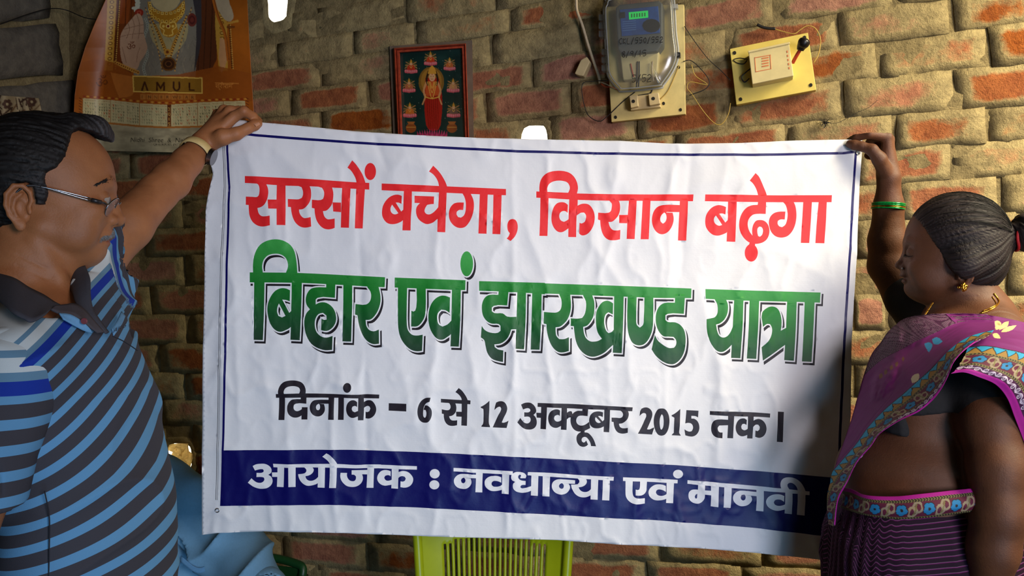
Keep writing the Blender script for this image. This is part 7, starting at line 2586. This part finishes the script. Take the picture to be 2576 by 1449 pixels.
def pallu(name, rows, usc, vsc, stripes_from=None, bulge=0.02, motifs=(), nv=230, nu=520):
    A = np.array(smooth_path([r[0] for r in rows], 12)); B = np.array(smooth_path([r[1] for r in rows], 12))
    la = np.concatenate([[0], np.cumsum(np.linalg.norm(np.diff(A, axis=0), axis=1))])
    t = np.linspace(0, la[-1], nu)
    A2 = np.stack([np.interp(t, la, A[:, q]) for q in range(3)], 1); B2 = np.stack([np.interp(t, la, B[:, q]) for q in range(3)], 1)
    vv = np.linspace(0, 1, nv)[:, None]
    pts = A2[None] * (1 - vv[..., None]) + B2[None] * vv[..., None]
    W_ = np.linalg.norm(B2 - A2, axis=1)
    bul = bulge * np.sin(math.pi * np.clip(vv, 0, 1)) * (W_[None] / 0.12)
    pts[..., 1] -= bul
    um = np.broadcast_to(t[None] * 1000, (nv, nu)); vm = vv * W_[None] * 1000
    # folds along the length
    fo = 0.0045 * (1 - np.abs(noise2(vm / 26 + 0.5 * np.sin(um / 90), um / 170, 81) * 2 - 1)) ** 2 + 0.002 * noise2(vm / 9, um / 60, 82)
    pts[..., 1] -= fo * np.clip(vm / 12, 0, 1)
    P_ = pts.reshape(-1, 3)
    gx, gy, Y0 = DRAPE
    ppx = 1288 + P_[:, 0] / P_[:, 1] * FPX; ppy = 724.5 - (P_[:, 2] - CZ) / P_[:, 1] * FPX
    fx = np.clip((ppx - gx[0]) / 6, 0, len(gx) - 1.01); fz = np.clip((ppy - gy[0]) / 6, 0, len(gy) - 1.01)
    ix, iz = fx.astype(int), fz.astype(int)
    ys = np.min([Y0[ix, iz], Y0[ix + 1, iz], Y0[ix, iz + 1], Y0[ix + 1, iz + 1]], 0)
    tg0 = np.minimum(P_[:, 1], np.where(ys < 5, ys - 0.007, 9)).reshape(nv, nu)
    tg = tg0
    for _ in range(40):
        tp = np.pad(tg, 1, mode='edge')
        tg = np.minimum((tp[:-2, 1:-1] + tp[2:, 1:-1] + tp[1:-1, :-2] + tp[1:-1, 2:]) / 4, tg0)
    for _ in range(14):
        tp = np.pad(tg, 1, mode='edge')
        tg = (tp[:-2, 1:-1] + tp[2:, 1:-1] + tp[1:-1, :-2] + tp[1:-1, 2:] + 2 * tg) / 6
    kf = tg.ravel() / P_[:, 1]
    P_ = (P_ - np.array([0, 0, CZ])) * kf[:, None] + np.array([0, 0, CZ])
    i = np.arange(nv * nu).reshape(nv, nu)
    f = np.stack([i[:-1, :-1], i[:-1, 1:], i[1:, 1:], i[1:, :-1]], -1).reshape(-1, 4)
    c = sari_print(um.ravel() * usc, vm.ravel() * vsc)
    u_, v_ = um.ravel(), vm.ravel()
    if stripes_from is not None:
        edge = stripes_from(u_)
        m = v_ > edge
        dark = np.array(srgb(44, 16, 42)); c[m] = dark
        ln = ((v_ - edge + 3 * np.sin(u_ / 60)) / 3.6) % 1
        c[m & (ln < 0.22)] = np.array(srgb(150, 112, 140))
        c[m & (ln > 0.5) & (ln < 0.66)] = np.array(srgb(92, 24, 80))
    px = 1288 + P_[:, 0] / P_[:, 1] * FPX; py = 724.5 - (P_[:, 2] - CZ) / P_[:, 1] * FPX
    for poly, rgb in motifs:
        p_ = smooth_poly(np.array(poly, float), 0.35)
        m = inside([p_], px, py)
        c[m] = rgb
    o = mesh(name, P_, f, woman, print_mat(name + '_print', 0.72, 0.15), True)
    set_col(o, c)
    s_ = o.modifiers.new('thickness', 'SOLIDIFY'); s_.thickness = 0.001; s_.offset = 0
    return o


g_ = lambda *a: np.array(srgb(*a))
cr, bl_, tn = g_(222, 196, 132), g_(52, 150, 206), g_(120, 76, 56)
m4 = lambda x, y: (2060 + x / 2.0736, 750 + y / 2.0736)
leaf = [([m4(*q) for q in poly], col_) for poly, col_ in (
    ([(550, 240), (570, 232), (590, 238), (592, 255), (575, 284), (560, 262)], bl_), ([(592, 215), (615, 205), (630, 212), (645, 228), (625, 242), (600, 240)], bl_),
    ([(432, 320), (442, 305), (448, 318), (440, 332)], tn), ([(398, 340), (412, 332), (415, 345), (402, 362)], tn), ([(370, 360), (384, 350), (388, 366), (374, 378)], tn), ([(342, 380), (356, 372), (358, 392), (344, 402)], tn), ([(315, 400), (330, 392), (334, 412), (318, 424)], tn),
    ([(482, 420), (500, 398), (522, 394), (526, 412), (512, 436), (488, 444)], g_(206, 192, 158)))]
lotus = [([m4(*q) for q in poly], cr) for poly in (
    [(820, 135), (850, 130), (880, 145), (905, 170), (870, 165), (840, 155)], [(862, 128), (890, 120), (915, 140), (922, 168), (895, 152)], [(905, 128), (930, 118), (950, 130), (945, 158), (925, 168)], [(945, 150), (965, 128), (990, 122), (985, 145), (962, 160), (940, 168)],
    [(960, 165), (990, 148), (1030, 142), (1010, 165), (975, 178), (950, 178)], [(850, 168), (880, 172), (898, 184), (870, 200), (850, 190)], [(905, 188), (930, 184), (948, 212), (915, 208)])]
rowsL = [((2098, 1318, 1.47), (2084, 1318, 1.52)), ((2108, 1251, 1.45), (2079, 1256, 1.52)), ((2132, 1208, 1.43), (2089, 1198, 1.52)), ((2156, 1160, 1.412), (2104, 1160, 1.52)), ((2190, 1122, 1.395), (2122, 1110, 1.53)),
         ((2214, 1090, 1.385), (2137, 1063, 1.54)), ((2262, 1059, 1.368), (2155, 1000, 1.55)), ((2310, 1036, 1.355), (2172, 940, 1.56)), ((2345, 1008, 1.345), (2190, 890, 1.57)), ((2369, 977, 1.338), (2215, 858, 1.58)),
         ((2385, 945, 1.336), (2245, 822, 1.60)), ((2396, 915, 1.336), (2290, 797, 1.61)), ((2420, 885, 1.338), (2380, 788, 1.56)), ((2450, 860, 1.345), (2480, 790, 1.53))]
pallu('sari_pallu', [(P(*a), P(*b)) for a, b in rowsL], 1.0, 0.72, lambda u: 178 + 30 * np.sin(u / 130), 0.022, leaf)
rowsR = [((2392, 940, 1.325), (2378, 790, 1.55)), ((2425, 937, 1.318), (2440, 789, 1.53)), ((2460, 948, 1.315), (2494, 794, 1.515)), ((2504, 967, 1.318), (2545, 804, 1.50)), ((2533, 1001, 1.325), (2592, 818, 1.49)),
         ((2552, 1049, 1.335), (2650, 850, 1.48)), ((2576, 1112, 1.345), (2690, 920, 1.47)), ((2600, 1180, 1.355), (2710, 1020, 1.47)), ((2620, 1300, 1.37), (2720, 1200, 1.47))]
pallu('sari_shoulder', [(P(*a), P(*b)) for a, b in rowsR], 1.05, 0.60, None, 0.026, lotus)
# rolled waist border
wt = [P(2118, 1226, 1.50), P(2140, 1230, 1.455), P(2180, 1246, 1.412), P(2250, 1249, 1.385), P(2320, 1242, 1.368), P(2400, 1233, 1.362), P(2470, 1226, 1.375), P(2560, 1222, 1.42)]
wb_ = [P(2114, 1276, 1.50), P(2136, 1284, 1.452), P(2180, 1296, 1.408), P(2250, 1304, 1.378), P(2320, 1302, 1.360), P(2400, 1292, 1.354), P(2470, 1284, 1.367), P(2560, 1278, 1.41)]
A = np.array(smooth_path(wt, 16)); B = np.array(smooth_path(wb_, 16))
la = np.concatenate([[0], np.cumsum(np.linalg.norm(np.diff(A, axis=0), axis=1))]); t_ = np.linspace(0, la[-1], 380)
A = np.stack([np.interp(t_, la, A[:, q]) for q in range(3)], 1); B = np.stack([np.interp(t_, la, B[:, q]) for q in range(3)], 1)
vv = np.linspace(0, 1, 60)[:, None, None]
pts = A[None] * (1 - vv) + B[None] * vv
pts[..., 1] -= 0.010 * np.sin(math.pi * vv[..., 0]) + 0.003 * noise2(vv[..., 0] * 5 + t_[None] * 12, t_[None] * 20, 91)
i = np.arange(60 * 380).reshape(60, 380)
o_ = mesh('waist_border', pts.reshape(-1, 3), np.stack([i[:-1, :-1], i[:-1, 1:], i[1:, 1:], i[1:, :-1]], -1).reshape(-1, 4), woman, print_mat('waist_print', 0.72, 0.1), True)
vmm = np.broadcast_to(vv[..., 0] * 34, (60, 380)).ravel(); umm = np.broadcast_to(t_[None] * 1000, (60, 380)).ravel()
set_col(o_, sari_print(umm, np.where(vmm < 5, vmm, np.where(vmm < 9, vmm + 15.5, vmm + 16.5))))
s_ = o_.modifiers.new('thickness', 'SOLIDIFY'); s_.thickness = 0.002; s_.offset = 0
# ------------------------------------------------------------------ things behind and below the banner
# lime plastic chair
lime = simple('lime_plastic', srgb(176, 186, 20), 0.35, 0.06, 20, 0.05)
green_d = simple('dark_green_plastic', srgb(20, 66, 30), 0.4, 0.1, 20)
YC = 1.98


def plastic_chair(name, cx, cy, zb, w, mat, label, zt, slots=True):
    ch = empty(name, (cx, cy - 0.1, 0), label, 'chair')
    hw = w / 2
    zs = 0.43
    def back_x(z): return hw * (0.80 + 0.20 * np.clip((z - zs) / (zt - zs), 0, 1.0))
    # back frame as a bowed plate with slots
    def pt(u, z, off=0.0):
        return np.array([cx + u * back_x(z), cy - 0.05 * (1 - u * u) * -1 - 0.045 - 0.05 * (1 - (z - zs) / (zt - zs)) + off, z])
    xs = np.linspace(-1, 1, 57); zsn = np.linspace(zs - 0.02, zt, 60)
    def keep(u, z):
        if not slots: return True
        top = zt - 0.145 - 0.06 * u * u
        if abs(u) > 0.72 or z > top or z < zs + 0.06: return True
        return (int(round((u + 1) * 28)) % 2) == 0
    vs = []; idx = {}
    fs = []
    def vid(i, j):
        if (i, j) not in idx:
            idx[(i, j)] = len(vs); vs.append(pt(xs[i], zsn[j]))
        return idx[(i, j)]
    for i in range(56):
        for j in range(59):
            u = (xs[i] + xs[i + 1]) / 2; z = (zsn[j] + zsn[j + 1]) / 2
            if keep(u, z) if not slots else (abs(u) > 0.70 or z > zt - 0.062 - 0.04 * u * u or z < zs + 0.07 or i % 2 == 0):
                fs.append((vid(i, j), vid(i + 1, j), vid(i + 1, j + 1), vid(i, j + 1)))
    o = mesh('backrest', vs, fs, ch, mat, True)
    s_ = o.modifiers.new('thickness', 'SOLIDIFY'); s_.thickness = 0.006; s_.offset = 0
    for s in (-1, 1):
        tube('back_edge', [pt(s * 1.0, z, -0.004) for z in np.linspace(zs - 0.02, zt, 8)] + [pt(s * 0.9, zt + 0.012, -0.004), pt(s * 0.6, zt + 0.02, -0.004), pt(0.0, zt + 0.022, -0.004)], 0.011, ch, mat, 8)
    b = bmesh.new()
    bevel_box(b, (cx, cy - 0.29, zs), (1, 0, 0), (0, 1, 0), (0, 0, 1), hw * 0.95, 0.21, 0.012, 0.010)
    bm_mesh('seat', b, ch, mat, False)
    for sx in (-1, 1):
        for fy, spl in ((-0.47, -0.03), (-0.09, 0.03)):
            b = bmesh.new()
            vsb = bevel_box(b, (cx + sx * hw * 0.88, cy + fy, 0.215), (1, 0, 0), (0, 1, 0), (0, 0, 1), 0.026, 0.020, 0.215, 0.006)
            for v_ in vsb:
                v_.co.x += sx * 0.05 * (1 - v_.co.z / 0.43); v_.co.y += spl * (1 - v_.co.z / 0.43)
            bm_mesh('leg', b, ch, mat, False)
        tube('armrest', [np.array([cx + sx * hw * 0.98, cy - 0.03, 0.66]), np.array([cx + sx * hw * 1.08, cy - 0.22, 0.665]), np.array([cx + sx * hw * 1.05, cy - 0.42, 0.655]), np.array([cx + sx * hw * 0.98, cy - 0.47, 0.56]), np.array([cx + sx * hw * 0.92, cy - 0.47, 0.42])], 0.017, ch, mat, 8)
    return ch


zt_ = float(P(1240, 1290, YC)[2])
plastic_chair('plastic_chair', float(P(1241, 1300, YC)[0]), YC + 0.05, 0, 0.352, lime, 'lime green plastic chair with a slotted back below the banner', zt_)
# dark green chair behind the seated man, one corner shows
plastic_chair('plastic_chair', -0.80, 2.34, 0, 0.50, green_d, 'dark green plastic chair the blue-shirted man sits on', 0.69, False)

# seated person in a pale blue shirt behind the banner
sitter = empty('person', (-0.85, 2.02, 0.0), 'person in a pale blue shirt seated behind the banner, head hidden', 'person')
h = 0.0055
S = SDF(np.arange(-1.12, -0.40, h), np.arange(1.74, 2.32, h), np.arange(0.50, 1.34, h))
add_ell(S, None, (-0.86, 2.08, 0.82), (0.150, 0.095, 0.22), 0.0)
add_chain(S, None, [P(250, 1265, 2.05), P(340, 1222, 2.07), P(468, 1270, 2.03)], [0.050, 0.050, 0.046], 0.03)
add_chain(S, None, [P(468, 1270, 2.03), P(600, 1370, 1.98), P(672, 1500, 1.86)], [0.052, 0.047, 0.040], 0.03)
add_chain(S, None, [P(672, 1500, 1.86), P(600, 1640, 1.80)], [0.038, 0.028], 0.02)
add_ell(S, None, P(306, 1055, 2.09), (0.070, 0.085, 0.10), 0.0)
add_cone(S, None, P(318, 1110, 2.09), P(330, 1160, 2.08), 0.052, 0.056, 0.02)
v, f = S.mesh_arrays()
ob_ = mesh('body', v, f, sitter, skin_mat('sitter_skin', srgb(92, 58, 38), srgb(124, 82, 54), 0.5), True)
set_col(ob_, np.ones((len(v), 3)))
h = 0.0042
S = SDF(np.arange(-1.16, -0.42, h), np.arange(1.72, 2.32, h), np.arange(0.52, 1.16, h))
add_ell(S, None, (-0.86, 2.06, 0.80), (0.172, 0.120, 0.25), 0.0)
add_chain(S, None, [P(240, 1260, 2.04), P(345, 1218, 2.06), P(474, 1266, 2.02)], [0.066, 0.066, 0.060], 0.05)
add_chain(S, None, [P(474, 1266, 2.02), P(590, 1375, 1.97), P(655, 1490, 1.86)], [0.062, 0.066, 0.062], 0.03)
add_cone(S, None, P(318, 1120, 2.085), P(330, 1060, 2.09), 0.065, 0.08, 0.004, 's')
add_cone(S, None, P(655, 1495, 1.855), P(690, 1560, 1.80), 0.055, 0.055, 0.0, 's')
v, f = S.mesh_arrays()
n = normals_of(v, f)
u = v[:, 0] * 0.8 - v[:, 2] * 0.6; w = v[:, 0] * 0.6 + v[:, 2] * 0.8
fo = (1 - np.abs(noise2(w * 13, u * 5 + v[:, 1] * 3, 101) * 2 - 1)) ** 4 * 0.022 + (1 - np.abs(noise2(w * 6 + 2, u * 9, 102) * 2 - 1)) ** 4 * 0.018
v = v + n * (fo - 0.008)[:, None]
sh_ = mesh('shirt', v, f, sitter, simple('pale_blue_shirt', srgb(118, 166, 196), 0.8, 0.05, 200, 0.2), True)
loft('pocket_flap', [P(455, 1398, 1.905), P(500, 1428, 1.900), P(545, 1402, 1.905)], [P(452, 1412, 1.903), P(500, 1442, 1.898), P(547, 1412, 1.903)], sitter, pale_blue, 6, 3, 0.002)
S = SDF(np.arange(-1.05, -0.60, 0.008), np.arange(1.50, 2.30, 0.008), np.arange(0.0, 0.66, 0.008))
for x_ in (-0.93, -0.76):
    add_chain(S, None, [(x_, 2.10, 0.535), (x_ + 0.01, 1.68, 0.53)], [0.085, 0.062], 0.02)
    add_chain(S, None, [(x_ + 0.01, 1.68, 0.53), (x_, 1.70, 0.08)], [0.062, 0.048], 0.02)
    add_ell(S, None, (x_, 1.64, 0.04), (0.045, 0.11, 0.04), 0.02)
v, f = S.mesh_arrays()
mesh('trousers', v, f, sitter, trouser_m, True)

# crumpled golden plastic stuffed in the lowest wall opening
goldfoil = Mat('golden_plastic', srgb(224, 160, 60), 0.3, 0.2, 0.6)
_n = goldfoil.noise(130, 5, 0.7)
goldfoil.color(goldfoil.ramp(_n, [(0.35, srgb(150, 92, 30)), (0.62, srgb(255, 214, 140))]))
goldfoil.bump(_n, 1.0, 0.006)
goldfoil.b.inputs['Transmission Weight'].default_value = 0.0
_t2 = goldfoil.n('ShaderNodeBsdfTranslucent'); _t2.inputs[0].default_value = (0.95, 0.66, 0.24, 1)
_m3 = goldfoil.n('ShaderNodeMixShader'); _m3.inputs[0].default_value = 0.7
goldfoil.l(goldfoil.b.outputs[0], _m3.inputs[1]); goldfoil.l(_t2.outputs[0], _m3.inputs[2]); goldfoil.l(_m3.outputs[0], goldfoil.nt.nodes['Material Output'].inputs[0])
GO = [(428, 1122), (440, 1119), (472, 1118), (474, 1136), (482, 1142), (480, 1160), (475, 1178), (462, 1172), (440, 1168), (432, 1150), (436, 1138), (426, 1134)]
go = smooth_poly(np.array(GO, float), 0.3)
cg = go.mean(0); go = cg + (go - cg) * 1.10
vs, fs = [], []
rings_ = 9; n_ = len(go)
for r in range(rings_):
    s = 1 - r / rings_
    for q in go:
        x, y = cg + (q - cg) * s
        vs.append(tuple(W(x, y, 0.014 + 0.016 * (1 - s) + 0.010 * float(noise2(x / 5.0, y / 9.0, 111)))))
vs.append(tuple(W(cg[0], cg[1], 0.04)))
for r in range(rings_ - 1):
    for k in range(n_):
        fs.append((r * n_ + k, r * n_ + (k + 1) % n_, (r + 1) * n_ + (k + 1) % n_, (r + 1) * n_ + k))
for k in range(n_): fs.append(((rings_ - 1) * n_ + k, (rings_ - 1) * n_ + (k + 1) % n_, len(vs) - 1))
tag(mesh('golden_plastic', vs, fs, None, goldfoil.m, False), 'crumpled golden plastic stuffed in a sunlit wall hole beside the striped shirt', 'plastic wrap')
